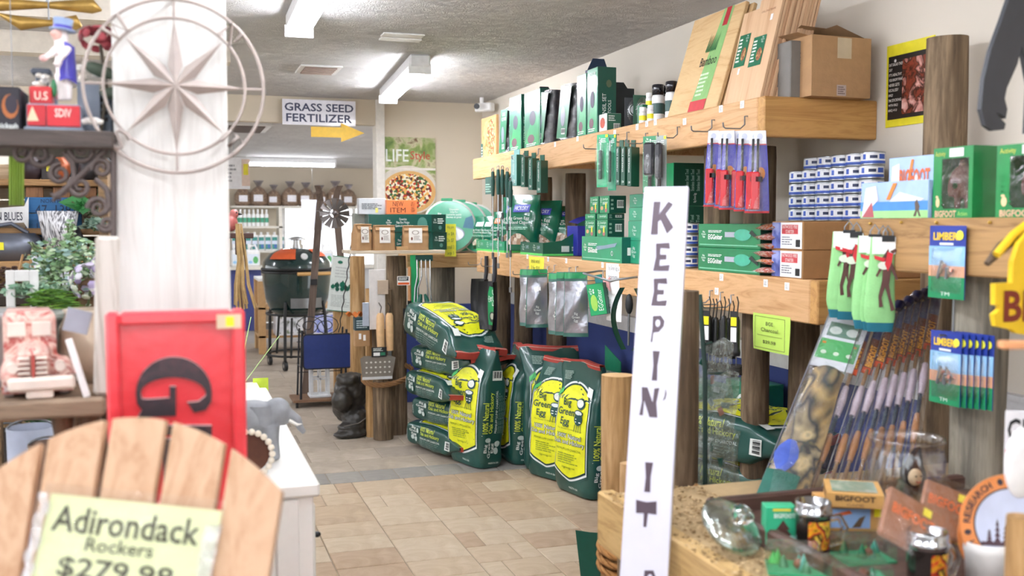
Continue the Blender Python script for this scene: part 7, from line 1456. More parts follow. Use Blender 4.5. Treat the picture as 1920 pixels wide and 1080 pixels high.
MB().tube([(0,0,0),(-.01,0,-.06),(-.02,0,-(t.location.z-ZPL))],.004,flat('5a6a40'),6).part('stem',t)
t=thing('grey_planter','dull brown box planter under the lilac hydrangea','planter',(Y_(150,582,3.1).x,3.05,ZPL)); MB().box(0,.12,0,.12,0,.09,flat('8a6e56',.8),ch=.004).part('planter_body',t)
t=thing('photo_frame','small white photo frame easel on the plant table','frame',(Y_(12,578,2.98).x,2.98,ZPL))
for (x0,x1,z0,z1) in ((0,.022,0,.12),(.058,.08,0,.12),(.022,.058,.09,.12)): MB().box(x0,x1,0,.01,z0,z1,WHITE,ch=.002).part('frame_bar',t)
g_=Y_(16,523,3.4); t=thing('pine_cone','brown pine cone on the ledge at the left edge','pine cone',(g_.x,3.4,g_.z))
for k in range(40): a_=k*2.4; z_=.036-.0018*k; r_=.012+.026*math.sin(math.pi*min(1,(k+3)/44)); MB().ell((r_*math.cos(a_),r_*math.sin(a_),z_),(.009,.009,.004),flat('4a2f22',.7,var=.2),6,4).part('scale',t)
t=thing('pine_ledge','dark wooden ledge under the pine cone','ledge',(Y_(-30,535,3.4).x,3.3,g_.z-.045)); MB().box(0,.26,0,.25,-.03,0,flat('3a302a',.7),ch=.003).part('ledge_board',t); MB().box(.02,.06,.02,.2,-.3,-.03,flat('3a302a',.7)).part('support',t)
t=thing('wood_easel','small tan wooden easel beside the pine cone','easel',(Y_(50,530,3.35).x,3.35,Y_(50,533,3.35).z)); MB().tube([(-.03,0,0),(-.008,0,.09)],.004,flat('b08a5c'),6).tube([(.03,0,0),(.008,0,.09)],.004,flat('b08a5c'),6).tube([(-.02,-.005,.04),(.02,-.005,.04)],.003,flat('b08a5c'),6).part('easel_leg',t)
# green metallic streamer and things on the hutch top
a_=Y_(16,385,2.6); b_=Y_(42,285,2.6); t=thing('green_streamer','shiny green ribbed streamer hanging at the upper left','streamer',(a_.x,2.6,a_.z)); MB().grid(lambda u,v:((b_.x-a_.x-.0)*u+.004*v,.004*math.sin(u*40),(b_.z-a_.z)*v),24,6,flat('9ab84c',.3,.2,.2,12)).grid(lambda u,v:((b_.x-a_.x)*u,.004*math.sin(u*40),-.03*v),24,2,FILM).cyl(((b_.x-a_.x)/2,0,b_.z-a_.z),((b_.x-a_.x)/2,0,ZC-a_.z),.001,STEEL,4).part('streamer_strip',t)
zt2=zt; t=thing('wood_sign','dark sign board with pale letters AL CAN on top of the hutch','sign',(atH(38,345,.12).x,YH2-.12,zt)); W_=atH(215,345,.12).x-t.location.x; MB().box(0,W_,0,.03,-.05,.085,flat('25242a',.6),ch=.002).text('AL CAN',FY(0,-.001,0),W_*.02,.0-.045,W_*.45,-.0,flat('a8a8ac'),.001,.01).part('sign_board',t)
for k,(px,c_,r_,l) in enumerate(((54,'3a3038',.035,'bundle of dark wire wrapped stems on the hutch'),(110,'a8542a',.03,'orange brown clay ornament on the hutch'),(90,'302a2a',.028,'small black box with a yellow dot on the hutch'),(190,'2c2c30',.04,'dark rounded ornament beside the column on the hutch'),(165,'3a3a40',.035,'dark ornament with white flecks on the hutch'))):
    g_=atH(px,330,.30); z_=atH(60,336,.30).z
    t=thing('hutch_ornament',l,'ornament',(g_.x,YH2-.22,z_))
    if k==2: MB().box(-r_,r_,-r_,r_,0,.075,flat(c_,.5),ch=.003).rect(FY(0,-r_,.03),-.01,0,.012,.02,YEL,.001).part('ornament_body',t)
    else: MB().lathe([(0,0),(r_*.7,0),(r_*1.1,.03),(r_,.06),(r_*.4,.085),(r_*.5,.10),(0,.10)],flat(c_,.4,.2,.2),16).part('ornament_body',t)
g_=atH(178,400,.3); t=bush('white_blossom','cream white blossoms with green leaves beside the scroll bracket',(g_.x,YH2-.25,g_.z),160,(.05,.05,.07),['eef0d8','dfe6c0','7a9a6a'],(.03,.02),cat='flower',seed=21,stems=True); MB().cyl((0,0,-.07),(0,0,-.02),.03,WD2,12).part('pot',t)
bushat('bright green large leaf behind the patterned pot',148,388,3.7,8,.03,.02,['2f7a3c','3f8a4a'],(.09,.06),31)
bushat('dusty green succulent below the scroll bracket',176,425,3.65,60,.04,.03,['5c7a6a','88a090'],(.04,.02),32)
g_=atH(110,370,.2); t=thing('crate','light brown slatted wooden crate on the hutch above the blue sign','crate',(atH(38,368,.25).x,YH2-.27,atH(60,336,.30).z-.10))
for k in range(6): MB().box(.02+.085*k,.075+.085*k,.0,.01,-.0,.075,wood('a8744a','7f5430',2),ch=.002).part('crate_slat',t)
# ---------------------------------------------------------------- tall white sign and rope-tied posts
tl_=D_(1208,350,2.32); tr_=D_(1291,349,2.29); bl_=D_(1163,1080,2.12); br_=D_(1251,1080,2.09)
upv=((tl_+tr_)/2-(bl_+br_)/2).normalized(); uv=(tr_-tl_).normalized(); uv=(uv-upv*uv.dot(upv)).normalized(); zl=((tl_+tr_)/2); Lb=zl.z/upv.z; org=zl-upv*Lb; Mk=basis(org,uv,upv); Wk=(tr_-tl_).length*1.0
t=thing('porch_sign',"tall narrow white board sign lettered KEEPIN' IT downwards",'sign'); t.matrix_world=Mk; SGN=flat('d4d4e4',.3,var=.01,coat=.4)
MB().box(-Wk/2,Wk/2,0,Lb,-.018,0,SGN,ch=.002).part('board',t)
def sy(py):  # height along the board for a picture row
    n_=Mk.to_3x3()@Vector((0,0,1)); d=_ray(1230,py); k=(org-CAM).dot(n_)/d.dot(n_); return (Mk.inverted()@(CAM+d*k))
INKP=flat('4a3a46',.4)
G_={'K':[[(.0,0),(.32,.0),(.30,.38),(.40,.44),(.72,.02),(1,.22),(.62,.62),(.92,.92),(.70,1),(.38,.68),(.33,.60),(.36,1),(.04,1)]],
 'E':[[(.03,0),(.95,.0),(1,.22),(.40,.18),(.40,.40),(.78,.40),(.78,.58),(.40,.58),(.40,.80),(.96,.78),(.90,1),(.10,.97),(.15,.5)]],
 'P':[[(.05,0),(.18,.0),(.22,.35),(.60,.38),(.95,.60),(.98,.80),(.70,1),(.10,.97),(.12,.5)]],
 'I':[[(.1,0),(.85,.0),(.78,.5),(1,1),(0,1),(.2,.5)]],'N':[[(.0,.05),(.20,.05),(.22,.55),(.55,.0),(.98,0),(.88,.5),(1,1),(.72,.97),(.68,.5),(.36,1),(.04,1),(.10,.5)]],
 'T':[[(.42,0),(.56,0),(.60,.52),(1,.50),(.97,1),(.5,.94),(.0,1),(.04,.50),(.40,.52)]],'q':[[(.2,0),(.6,.4),(.7,1),(1,.6),(.8,.2)]],'R':[[(.05,0),(.3,0),(.34,.4),(.7,0),(1,.1),(.62,.48),(.95,.7),(.7,1),(.1,.97)]]}
for ch,x0,x1,y0,y1 in (('K',1222,1264,378,440),('E',1225,1257,455,508),('E',1221,1252,521,574),('P',1220,1246,591,642),('I',1222,1236,658,714),('N',1200,1235,727,783),('q',1241,1250,727,752),('I',1208,1223,868,924),('T',1191,1231,940,990),('R',1204,1232,1070,1125)):
    a_=sy(y1); b_=sy(y0)
    d=_ray(x0,(y0+y1)/2); n_=Mk.to_3x3()@Vector((0,0,1)); k0=(org-CAM).dot(n_); xa=(Mk.inverted()@(CAM+d*(k0/d.dot(n_)))).x; d=_ray(x1,(y0+y1)/2); xb=(Mk.inverted()@(CAM+d*(k0/d.dot(n_)))).x
    m=MB()
    for pl_ in G_[ch]: m.prism([(xa+(xb-xa)*u,a_.y+(b_.y-a_.y)*v) for u,v in pl_],.0008,INKP,Matrix.Translation((0,0,.0002)))
    if ch=='P': m.disc(Matrix.Identity(4),xa+(xb-xa)*.50,a_.y+(b_.y-a_.y)*.70,(xb-xa)*.16,(b_.y-a_.y)*.13,SGN,.0016,14)
    if ch=='R': m.disc(Matrix.Identity(4),xa+(xb-xa)*.50,a_.y+(b_.y-a_.y)*.74,(xb-xa)*.16,(b_.y-a_.y)*.12,SGN,.0016,14)
    m.part('letter',t)
def postD(px,pyt,d,r,label,mat,seed,name='wooden_post',z0=0,**k): c=D_(px,pyt,d); return post(c.x,c.y,z0,c.z-z0,r,label,mat,seed=seed,name=name,**k),c
_,pA=postD(1158,703,3.0,.047,'pale peeled log post left of the KEEPIN sign',LOGL,51,endm=flat('cda878',.8))
_,pB=postD(1178,868,2.86,.024,'thin short stake beside the pale peeled post',LOGL,52,endm=flat('cda878',.8))
_,pC=postD(1280,545,2.75,.046,'dark brown log post right of the KEEPIN sign',LOGD,53)
RP=flat('b07f4a',.9,var=.15,scale=60,bmp=.5,bscale=200)
m=MB(); z_=D_(1158,1030,3.0).z
for k in range(3): rope(m,[(pA.x+.006+(.062)*math.cos(a_),pA.y-.02+(.075)*math.sin(a_),z_-.028*k+.010*math.sin(a_)) for a_ in [i*math.pi/12 for i in range(25)]],.011,RP,3,55,5)
m.solo('rope','tan rope coiled around the pale peeled post','rope')
m=MB()
for k in range(3):
    a_=D_(1235,1012+18*k,2.62); b_=D_(1300,955+20*k,2.55); rope(m,[(pC.x-.07,pC.y-.05,a_.z),a_.lerp(b_,.5)+Vector((0,-.01,-.004)),b_,(b_.x+.06,b_.y+.04,b_.z+.005),(pC.x+.06,pC.y+.07,b_.z),(pC.x-.06,pC.y+.05,a_.z+.0),(pC.x-.07,pC.y-.05,a_.z)],.012,RP,3,55,5)
m.solo('rope','tan rope wound around the dark post behind the white sign','rope')
c=Z_(1120,1080,.25); t=thing('charcoal_sack','green sack edge with white letters behind the pale post','sack',(D_(1140,1060,3.35).x,D_(1140,1060,3.35).y,0),-15); t.scale=(.5,1,.72)
MB().grid(lambda u,v:(-.10+.34*u+.10*v*(1-u),.02*math.sin(u*7),.60*v),10,10,flat('249a6c',.3,coat=.3)).grid(lambda u,v:(-.11+.36*u+.10*v*(1-u),-.004+.02*math.sin(u*7),.36*v),10,6,flat('17594a',.3,coat=.3)).grid(lambda u,v:(.24-.34*u-.10*v*u,.06+.02*math.sin(u*7),.60*v),10,10,flat('17594a',.3)).part('sack_body',t); MB().text('Charcoal',FY(-.02,-.03,0),0,.1,.045,.34,INKW,0,rot=1).part('lettering',t)
# ---------------------------------------------------------------- display counter at the lower right
ZT2=.80; EX0=.985; t=thing('display_counter','timber framed display counter covered with wood shavings at lower right','counter',(0,0,0)); PT2=wood('c9a870','a88650',1,1,.6,1.5)
MB().box(EX0,EX0+.045,.9,2.30,ZT2-.14,ZT2-.004,PT2,ch=.005).part('edge_beam',t); MB().box(EX0+.045,XW-.05,.9,2.30,ZT2-.05,ZT2-.02,PT2).part('counter_board',t); MB().box(EX0+.045,XW-.05,2.26,2.30,ZT2-.14,ZT2-.02,PT2).part('back_beam',t)
for x,y in ((1.05,1.0),(1.05,2.2),(2.25,1.0),(2.25,2.2)): MB().cyl((x,y,0),(x,y,ZT2-.05),.05,LOG,14).part('leg',t)
rnd=random.Random(2); m=MB(); CH_=[flat('cdb48c',.9),flat('b39a72',.9),flat('8f7550',.9)]
for k in range(1500):
    x=EX0+rnd.uniform(.0,.26); y=rnd.uniform(1.2,2.27); m.add([(0,0,0),(.008,.001,.003),(.009,.006,.001),(.001,.005,.004)],[(0,1,2,3)],CH_[k%3],TR(x,y,ZT2-.006+rnd.uniform(0,.006),rz=rnd.uniform(0,360),rx=rnd.uniform(-30,30)))
m.part('wood_shavings',t)['kind']='stuff'
MB().box(EX0+.02,XW-.06,.92,2.27,ZT2-.022,ZT2-.006,flat('b39a72',.9,bmp=.4,bscale=120)).part('shavings_bed',t)
# dark wooden tray
TX0,TX1,TY0,TY1=1.13,1.95,1.25,2.02; DW=wood('5a4036','3c2a24',0,1,.6); zt0=ZT2-.006; t=thing('wooden_tray','large dark brown wooden tray holding the small gifts','tray',(0,0,0))
MB().box(TX0+.02,TX1-.02,TY0+.02,TY1-.02,zt0,zt0+.012,DW).part('tray_base',t)
for (x0,x1,y0,y1) in ((TX0,TX0+.025,TY0,TY1),(TX1-.025,TX1,TY0,TY1),(TX0+.025,TX1-.025,TY0,TY0+.025),(TX0+.025,TX1-.025,TY1-.025,TY1)): MB().box(x0,x1,y0,y1,zt0,zt0+.045,DW,ch=.006).part('tray_side',t)
ZT3=zt0+.013; GL=glass()
def onT(px,py,z=None): return Z_(px,py,ZT3 if z is None else z)
def floorT(px,py): return Z_(px,py,ZT3)
# glass lid leaning over the tray edge
g=D_(1374,985,2.05); t=thing('glass_cover','round clear glass jar lid with faceted knob leaning on the tray edge','lid',(g.x,g.y,g.z)); t.rotation_euler=(R(38),R(18),0); r_=.068
MB().lathe([(r_*.2,.014),(r_*.75,.010),(r_,.0),(r_*1.02,-.006),(r_*.95,-.010),(r_*.8,-.004),(r_*.75,-.022),(r_*.68,-.022),(r_*.66,.0),(r_*.2,.006),(0,.006),(0,.014)],film('e4f4ee',.38,5),36).part('lid_disc',t); MB().lathe([(0,.014),(.012,.014),(.010,.022),(.022,.030),(.024,.042),(.014,.050),(0,.052)],GL,10,smooth=False).part('knob',t)
# small green box with tree shaped window
a_=floorT(1436,1022); w_=.062; t=thing('ornament_box','small green box with a brown tree shaped window','box',(a_.x,a_.y,ZT3),-18); h_=.078
MB().box(0,w_,0,.04,0,h_,flat('2fae80',.4),ch=.001).part('carton',t); m=MB(); M=FY(0,0,0); cx=w_*.55; m.poly([(cx-.024,.004),(cx-.012,.018),(cx-.020,.018),(cx-.008,.032),(cx-.014,.032),(cx,.052),(cx+.014,.032),(cx+.008,.032),(cx+.020,.018),(cx+.012,.018),(cx+.024,.004)],flat('4a2a22',.6),Matrix.Translation((0,-.0005,0))@M).text('BIGFOOT',M,w_*.25,h_*.72,w_*.95,h_*.84,INKW,.0008,.02).rect(M,w_*.2,h_*.9,w_*.8,h_*.97,flat('d8c840'),.0008).disc(M,w_*.82,h_*.15,.009,.009,flat('9adcd0'),.001,8).part('front_print',t)
# steel rimmed mugs
def mug(label,px,py,r,h,rz,sc=1,printed=True):
    a_=floorT(px,py); t=thing('glass_mug',label,'mug',(a_.x,a_.y,ZT3),rz,'steel lined mugs'); body=flat('26211f',.15,coat=1)
    MB().lathe([(0,0),(r*.9,0),(r*.95,h*.03),(r,h*.66),(r*1.02,h*.70)],body,28).part('mug_body',t); MB().lathe([(r*1.02,h*.70),(r*1.08,h*.74),(r*1.08,h*.82),(r*1.0,h*.84),(r*1.02,h*.97),(r*.97,h),(r*.90,h*.99),(r*.88,h*.86),(0,h*.84)],flat('b5b8bc',.15,1,.02),28).part('steel_rim',t)
    if printed: MB().grid(lambda u,v:(r*(.975+.03*v)*1.012*math.cos(-2.6+1.5*u),r*(.975+.03*v)*1.012*math.sin(-2.6+1.5*u),h*(.06+.58*v)),12,6,splotch(['1f1a18','e0a020','c8402a','241c18','f0c840','b83a2c'],22,.2,.8,dist=1.5)).part('fire_print',t)
    MB().tube([(r*.95,0,h*.62),(r*1.5,0,h*.66),(r*1.85,0,h*.45),(r*1.6,0,h*.16),(r*.92,0,h*.10)],.008,GL,10,Matrix.Rotation(R(-30),4,'Z')).part('handle',t); return t
mug('dark glass mug with steel rim and fiery yellow print',1523,1028,.035,.098,10)
mug('dark steel rimmed mug at the bottom edge in front of the brown packs',1737,1095,.036,.10,30)
# tan boxes
def tan(label,p0,w,d,h,z,rz,front,top=None,endp=None):
    t=thing('gift_box',label,'box',(p0[0],p0[1],z),rz,'tan gift boxes'); MB().box(0,w,0,d,0,h,flat('c99a58',.6,var=.08),ch=.001).part('carton',t); m=MB(); front(m,FY(0,0,0),w,h); m.part('front_print',t)
    if top: m=MB(); top(m,FZ(0,0,h),w,d); m.part('top_print',t)
    if endp: m=MB(); endp(m,basis((-.0008,d,0),(0,-1,0),(0,0,1)),d,h); m.part('end_print',t)
    return t
def bfront(m,M,w,h): m.text('BIGFOOT',M,w*.15,h*.45,w*.85,h*.85,flat('3a2a1c'),.0006,.03).text('GAME',M,w*.35,h*.1,w*.65,h*.3,flat('6a4a2c'),.0006)
def pic(m,M,w,h): m.rect(M,w*.10,h*.12,w*.80,h*.84,flat('8fb4e0',.4),.0005).poly([(w*.12,h*.6),(w*.45,h*.78),(w*.5,h*.66),(w*.16,h*.5)],flat('d86a3a',.4),Matrix.Translation((0,-.0008,0))@M).poly([(w*.5,h*.14),(w*.62,h*.5),(w*.72,h*.6),(w*.64,h*.16)],flat('6a5540',.4),Matrix.Translation((0,-.0008,0))@M).rect(M,w*.86,h*.55,w*.97,h*.85,YEL,.0008)
a_=Z_(1552,1000,ZT3); tan('tan picture box with blue sky print under the flat BIGFOOT box',(a_.x,a_.y+.02),.125,.10,.058,ZT3,-22,pic,None,pic)
tan('flat tan BIGFOOT lettered box lying on the picture box',(a_.x-.004,a_.y+.0),.115,.12,.03,ZT3+.0585,-32,bfront,lambda m,M,w,d: m.rect(M,w*.1,d*.1,w*.9,d*.9,splotch(['a8b8a0','8fa894','c4ccb8'],20,.2,.8),.0004),bfront)
# glass jar with a doll
g=Z_(1696,968,zt0); g.x-=.04; g.y-=.14; t=thing('glass_jar','large clear round glass jar behind the tan boxes','jar',(g.x+.04,g.y+.14,zt0)); r_=.088; h_=.185
MB().lathe([(0,0),(r_*.82,0),(r_*.96,.012),(r_,.05),(r_,h_*.70),(r_*.92,h_*.84),(r_*.90,h_*.90),(r_*.96,h_*.96),(r_*.94,h_),(r_*.88,h_),(r_*.84,h_*.92),(r_*.86,h_*.84),(r_*.95,h_*.70),(r_*.95,.05),(r_*.9,.018),(0,.010)],film('ffffff',.10,2),40).part('jar_body',t)
o=thing('plush_doll','small black plush doll with a cream face inside the glass jar','toy',(g.x+.048,g.y+.125,zt0+.012)); o.scale=(1.15,1.15,1.15); blob([('e',(0,0,.03),(.036,.026,.030)),('e',(.0,0,.075),(.026,.024,.028)),('t',[(.0,0,.09),(.008,0,.12),(.014,.0,.135)],[.02,.010,.003]),('t',[(.02,0,.05),(.045,0,.045)],[.012,.008])],.004,flat('14161a',.9),'doll_body',o)
MB().ell((-.010,-.018,.076),(.015,.010,.017),flat('e0c8a4',.7),12,8).part('face',o)
MB().ell((-.016,-.0275,.080),.002,BLACK,6,4).ell((-.005,-.0285,.080),.002,BLACK,6,4).tube([(-.016,-.0275,.070),(-.010,-.0295,.067),(-.005,-.0285,.070)],.001,flat('c03a2a'),4).part('face_features',o)
for k,(dx,dz,c_) in enumerate(((-.045,.05,'d8a070'),(-.055,.03,'3a6a60'),(-.035,.03,'5a78a8'),(-.02,.045,'e0d8cc'),(-.05,.07,'2c4a3c'))): q_=thing('small_trinket','small %s trinket among the things in the glass jar'%['peach','teal','blue','cream','dark green'][k],'trinket',(g.x+.04+dx*.8,g.y+.13,zt0+.012)); MB().box(-.009,.009,-.007,.007,0,dz+.01,flat(c_,.5),TR(ry=8*k-14),.002).part('trinket_body',q_)
# brown wrapped packs
def brownpack(label,px0,py0,w,h,z,rz,tilt,seed):
    a_=D_(px0,py0,z); t=thing('leather_pack',label,'package',a_,rz,'brown packs in clear wrap',rx=tilt,ry=[0,20,30][seed]); BRN=flat('9a6a50',.7,var=.1,scale=14,bmp=.3)
    MB().box(0,w,-.006,.006,0,h,BRN,None,.004).part('leather_body',t); m=MB(); m.text('BIGFOOT',FY(0,-.0066,0),w*.10,h*.50,w*.80,h*.72,flat('e8743a',.6),.0006,.03); m.rect(FY(0,-.0065,0),w*.58,h*.76,w*.72,h*.92,flat('efe34a'),.0008); m.part('front_print',t)
    MB().grid(lambda u,v:(-.012+(w+.024)*u,-.014-.006*math.sin(math.pi*u)*math.sin(math.pi*v)-.002*math.sin(u*21+v*13+seed),-.012+(h+.024)*v),16,12,film('fff6ee',.10,18)).part('clear_wrap',t)
brownpack('brown leather pack in clear wrap with orange letters, rear one',1716,985,.115,.11,2.0,-32,-42,1)
brownpack('brown leather pack in clear wrap with orange letters, front one',1645,1000,.125,.105,1.84,-20,-38,2)
# clear boxes with small trees
def treebox(label,px,py,w,d,h,rz,seed,z=None):
    a_=onT(px,py); t=thing('clear_box',label,'box',(a_.x,a_.y,ZT3),rz,'clear boxes of little trees'); MB().box(0,w,0,d,0,.004,flat('3aa878',.4)).part('base_card',t); MB().box(0,w,0,d,.004,h,film('f0fbf6',.14,8)).part('clear_lid',t); rnd=random.Random(seed)
    for k in range(6): x=rnd.uniform(.012,w-.012); y=rnd.uniform(.012,d-.012); hh=rnd.uniform(.5,.85)*h; MB().lathe([(0.010,.005),(.007,hh*.5),(.0,hh)],flat(['2fae50','1f7a54','3f9a8a'][k%3],.4),8,TR(x,y,0)).part('little_tree',t)
    MB().ell((w*.6,d*.4,.014),(.012,.01,.010),flat('7a4a34'),8,6).part('brown_figure',t)
treebox('clear plastic box with little green trees at the lower left of the tray',1440,1078,.10,.08,.045,-28,1); treebox('clear plastic box with little green trees right of the fiery mug',1592,1062,.10,.075,.045,-8,2); treebox('clear plastic box with trees at the bottom edge of the picture',1560,1100,.11,.08,.035,-20,3)
# pale mug, wood slab, round badges on the right
a_=Z_(1848,1098,ZT2-.006); t=thing('white_mug','white mug with grey rim at the bottom right','mug',(a_.x,a_.y,zt0)); MB().lathe([(0,0),(.034,0),(.038,.06),(.040,.065),(.040,.082),(.036,.084),(.034,.06),(0,.05)],flat('e6e4e0',.3),28).part('mug_body',t)
a_=Z_(1765,1040,zt0); t=thing('wood_slab','tan wooden slab between the brown packs and the round badges','slab',(a_.x+.02,a_.y+.02,zt0)); MB().box(0,.22,0,.18,0,.03,PT2,TR(rz=-20),.004).part('slab_board',t)
def badge(label,px,py,d,r,rz):
    c=D_(px,py,d); t=thing('round_badge',label,'badge',c,rz,'orange round badges',rx=-10); MB().cyl((0,.006,0),(0,0,0),r,flat('e08a48',.4),44).part('disc',t); m=MB(); F0=FY(0,0,0); m.disc(F0,0,0,r*.74,r*.74,flat('3a3a44'),.0005,40).disc(F0,0,0,r*.71,r*.71,flat('c4cbe0',.4),.0008,40)
    for k,(x,h) in enumerate(((-.45,.25),(-.3,.45),(-.15,.35),(.05,.5),(.25,.4),(.4,.3))):
        for q in range(4): m.poly([(r*(x-.07+.012*q),r*(-.35+h*.24*q)),(r*(x+.07-.012*q),r*(-.35+h*.24*q)),(r*x,r*(-.35+h*.24*(q+1.3)))],flat('4a3038'),Matrix.Translation((0,-.0011,0))@F0)
    m.rect(F0,-r*.6,-r*.42,r*.6,-r*.34,flat('4a3038'),.0011); m.part('emblem_print',t)
    s_='SASQUATCH • RESEARCH • SASQUATCH • RESEARCH • '; m=MB()
    for i,chh in enumerate(s_):
        if chh==' ': continue
        a=-2*math.pi*i/len(s_); M=F0@Matrix.Rotation(a,4,'Z'); sz=r*.055; m.text(chh,M,-sz,r*.80,sz*(1),r*.80+sz*2.4,flat('3a3038'),.0006,.02)
    m.part('lettering',t)
badge('orange round SASQUATCH badge with tree emblem, front one',1900,985,1.85,.092,-30); badge('orange round badge tucked behind the front one',1893,1010,1.92,.092,-30)
a_=D_(1886,770,2.0); t=thing('metal_sign','white sign with black GF letters and a red stripe at the right edge','sign',(a_.x,a_.y,a_.z-.16),-25); MB().box(0,.14,0,.004,-.06,.16,flat('e6e6ea',.35),ch=.001).part('sign_board',t); m=MB(); M=FY(0,0,0); m.text('GFOOT',M,.004,.10,.13,.145,INKK,.0005,.02).rect(M,0,.075,.14,.084,flat('c8303a'),.0005).part('lettering',t)
c_=D_(1915,868,1.75); t=thing('white_mask','white rounded oval plaque at the right edge above the badges','plaque',c_); MB().ell((0,0,0),(.036,.012,.062),WHITE,24,16).part('plaque_body',t); MB().ell((.016,-.010,-.010),(.008,.004,.014),flat('8a4a38'),10,8).part('mark',t)
_,pD=postD(1915,968,1.62,.022,'light wooden stake at the lower right corner',LOGL,61,z0=zt0)
# ---------------------------------------------------------------- toys on the beam shelf
def toybox(label,pxf,pxn,pyt,D,col,seed,rz=0,film_front=False):
    x=BX+.02; yf,yn=span(pxf,pxn,x); W=yf-yn; H=X_(pxn,pyt,x).z-BZ1; t=thing('figure_box',label,'box',(x,yn,BZ1),rz,'green toy figure boxes'); GRN=flat('1f8a4a',.35,coat=.4)
    MB().box(0,.003,0,W,0,H*.13,GRN).box(0,.003,0,W,H*.84,H,GRN).box(0,.003,0,W*.10,H*.13,H*.84,GRN).box(0,.003,W*.78,W,H*.13,H*.84,GRN).part('window_frame',t)
    MB().box(D-.003,D,0,W,0,H,flat('1c3420',.6)).box(.003,D-.003,0,.003,0,H,GRN).box(.003,D-.003,W-.003,W,0,H,GRN).box(.003,D-.003,.003,W-.003,0,.003,GRN).box(.003,D-.003,.003,W-.003,H-.003,H,GRN).part('carton',t)
    M=FX(0,W,0); m=MB()
    for k in range(7): m.poly([(W*.10,H*(.14+.07*k)),(W*(.30-.02*k),H*(.14+.07*k)),(W*.10,H*(.24+.07*k))],GRN,Matrix.Translation((-.0006,0,0))@M)
    m.text('BIGFOOT',M,W*.08,H*.01,W*.62,H*.105,flat('d8b090'),.0008,.03).text('Action',M,W*.66,H*.03,W*.9,H*.09,flat('a8d870'),.0008).text('Activity',M,W*.06,H*.86,W*.32,H*.95,flat('d8d860'),.0008).rect(M,W*.42,H*.86,W*.78,H*.98,flat('eae6ea'),.0008); m.disc(M,W*.15,H*.22,W*.05,H*.07,flat('e6c498'),.0012,10).disc(M,W*.13,H*.30,W*.035,H*.02,flat('e6c498'),.0012,8); m.part('front_print',t)
    fm=flat('5a4038',.9,var=.25,scale=60,bmp=.6,bscale=120); f=thing('toy_figure','brown furry toy figure inside the window box'+label.split('figure')[-1],'toy',(x+.034,yn+W*.50,BZ1+.004),-62); s_=H*.8/.30
    blob([('e',(0,0,.30*s_*.93),(.024*s_,.024*s_,.030*s_)),('e',(0,0,.20*s_),(.042*s_,.026*s_,.05*s_)),('e',(0,0,.245*s_),(.052*s_,.024*s_,.024*s_)),('e',(0,0,.145*s_),(.034*s_,.024*s_,.03*s_)),
('t',[(-.045*s_,0,.24*s_),(-.066*s_,-.005,.17*s_),(-.058*s_,-.012,.105*s_)],[.018*s_,.014*s_,.012*s_]),('t',[(.045*s_,0,.24*s_),(.066*s_,-.005,.17*s_),(.060*s_,-.012,.105*s_)],[.018*s_,.014*s_,.012*s_]),
('t',[(-.02*s_,0,.14*s_),(-.026*s_,-.006,.07*s_),(-.026*s_,0,.008)],[.022*s_,.017*s_,.014*s_]),('t',[(.02*s_,0,.14*s_),(.026*s_,-.002,.07*s_),(.026*s_,0,.008)],[.022*s_,.017*s_,.014*s_]),('e',(-.026*s_,-.012,.010),(.014*s_,.024*s_,.008)),('e',(.026*s_,-.012,.010),(.014*s_,.024*s_,.008))],.0042,fm,'furry_body',f,1,.0015)
    MB().ell((0,-.021*s_,.283*s_),(.014*s_,.006*s_,.016*s_),flat('8a6a58',.7),10,8).ell((-.005*s_,-.027*s_,.287*s_),.0018,BLACK,6,4).ell((.005*s_,-.027*s_,.287*s_),.0018,BLACK,6,4).part('face',f)
    MB().grid(lambda u,v:(.002-.0015,W*.10+W*.68*u,H*.13+H*.71*v),4,4,film('ffffff',.05,9)).part('clear_window',t); return t
toybox('green window box holding a brown furry figure, left of two',1748,1822,272,.10,0,1); toybox('green window box holding a brown furry figure, at the right edge',1866,1985,262,.10,0,2)
def booklet(label,pxf,pxn,pyt,x,c1,seed,title,pts=None):
    yf,yn=span(pxf,pxn,x); W=yf-yn; H=X_(pxn,pyt,x).z-BZ1; t=thing('picture_book',label,'book',(x,yn,BZ1+.001),0,'blue picture packs'); MB().box(0,.012,0,W,0,H,flat('a8c4ec',.35,coat=.3),ch=.001).part('cover',t); M=FX(0,W,0); m=MB()
    m.rect(M,0,0,W,H*.2,flat('9ad48a',.4),.0004).rect(M,W*.0,H*.2,W,H*.45,flat('4a8ac8',.4),.0004).poly([(W*.02,H*.02),(W*.28,H*.5),(W*.24,H*.9),(W*.08,H*.85)],flat('e6dcea',.4),Matrix.Translation((-.0006,0,0))@M).poly([(W*.03,H*.02),(W*.18,H*.45),(W*.22,H*.02)],flat('b05a60',.4),Matrix.Translation((-.0009,0,0))@M)
    m.poly([(W*.84,H*.04),(W*.80,H*.04),(W*.83,H*.2),(W*.82,H*.4),(W*.85,H*.5),(W*.89,H*.3),(W*.88,H*.2),(W*.91,H*.04),(W*.88,H*.04),(W*.86,H*.18)],flat('5a4a40',.4),Matrix.Translation((-.0009,0,0))@M)
    m.poly([(W*.40,H*.5),(W*.5,H*.95),(W*.56,H*.95),(W*.46,H*.5)],flat('d8843a',.4),Matrix.Translation((-.0009,0,0))@M).poly([(W*.45,H*.45),(W*.6,H*.7),(W*.95,H*.5),(W*.9,H*.45)],flat('e8e8f0',.4),Matrix.Translation((-.0008,0,0))@M)
    if title: m.text(title,M,W*.25,H*.5,W*.9,H*.8,flat('d86a3a'),.0012,.03)
    m.part('front_print',t); return t
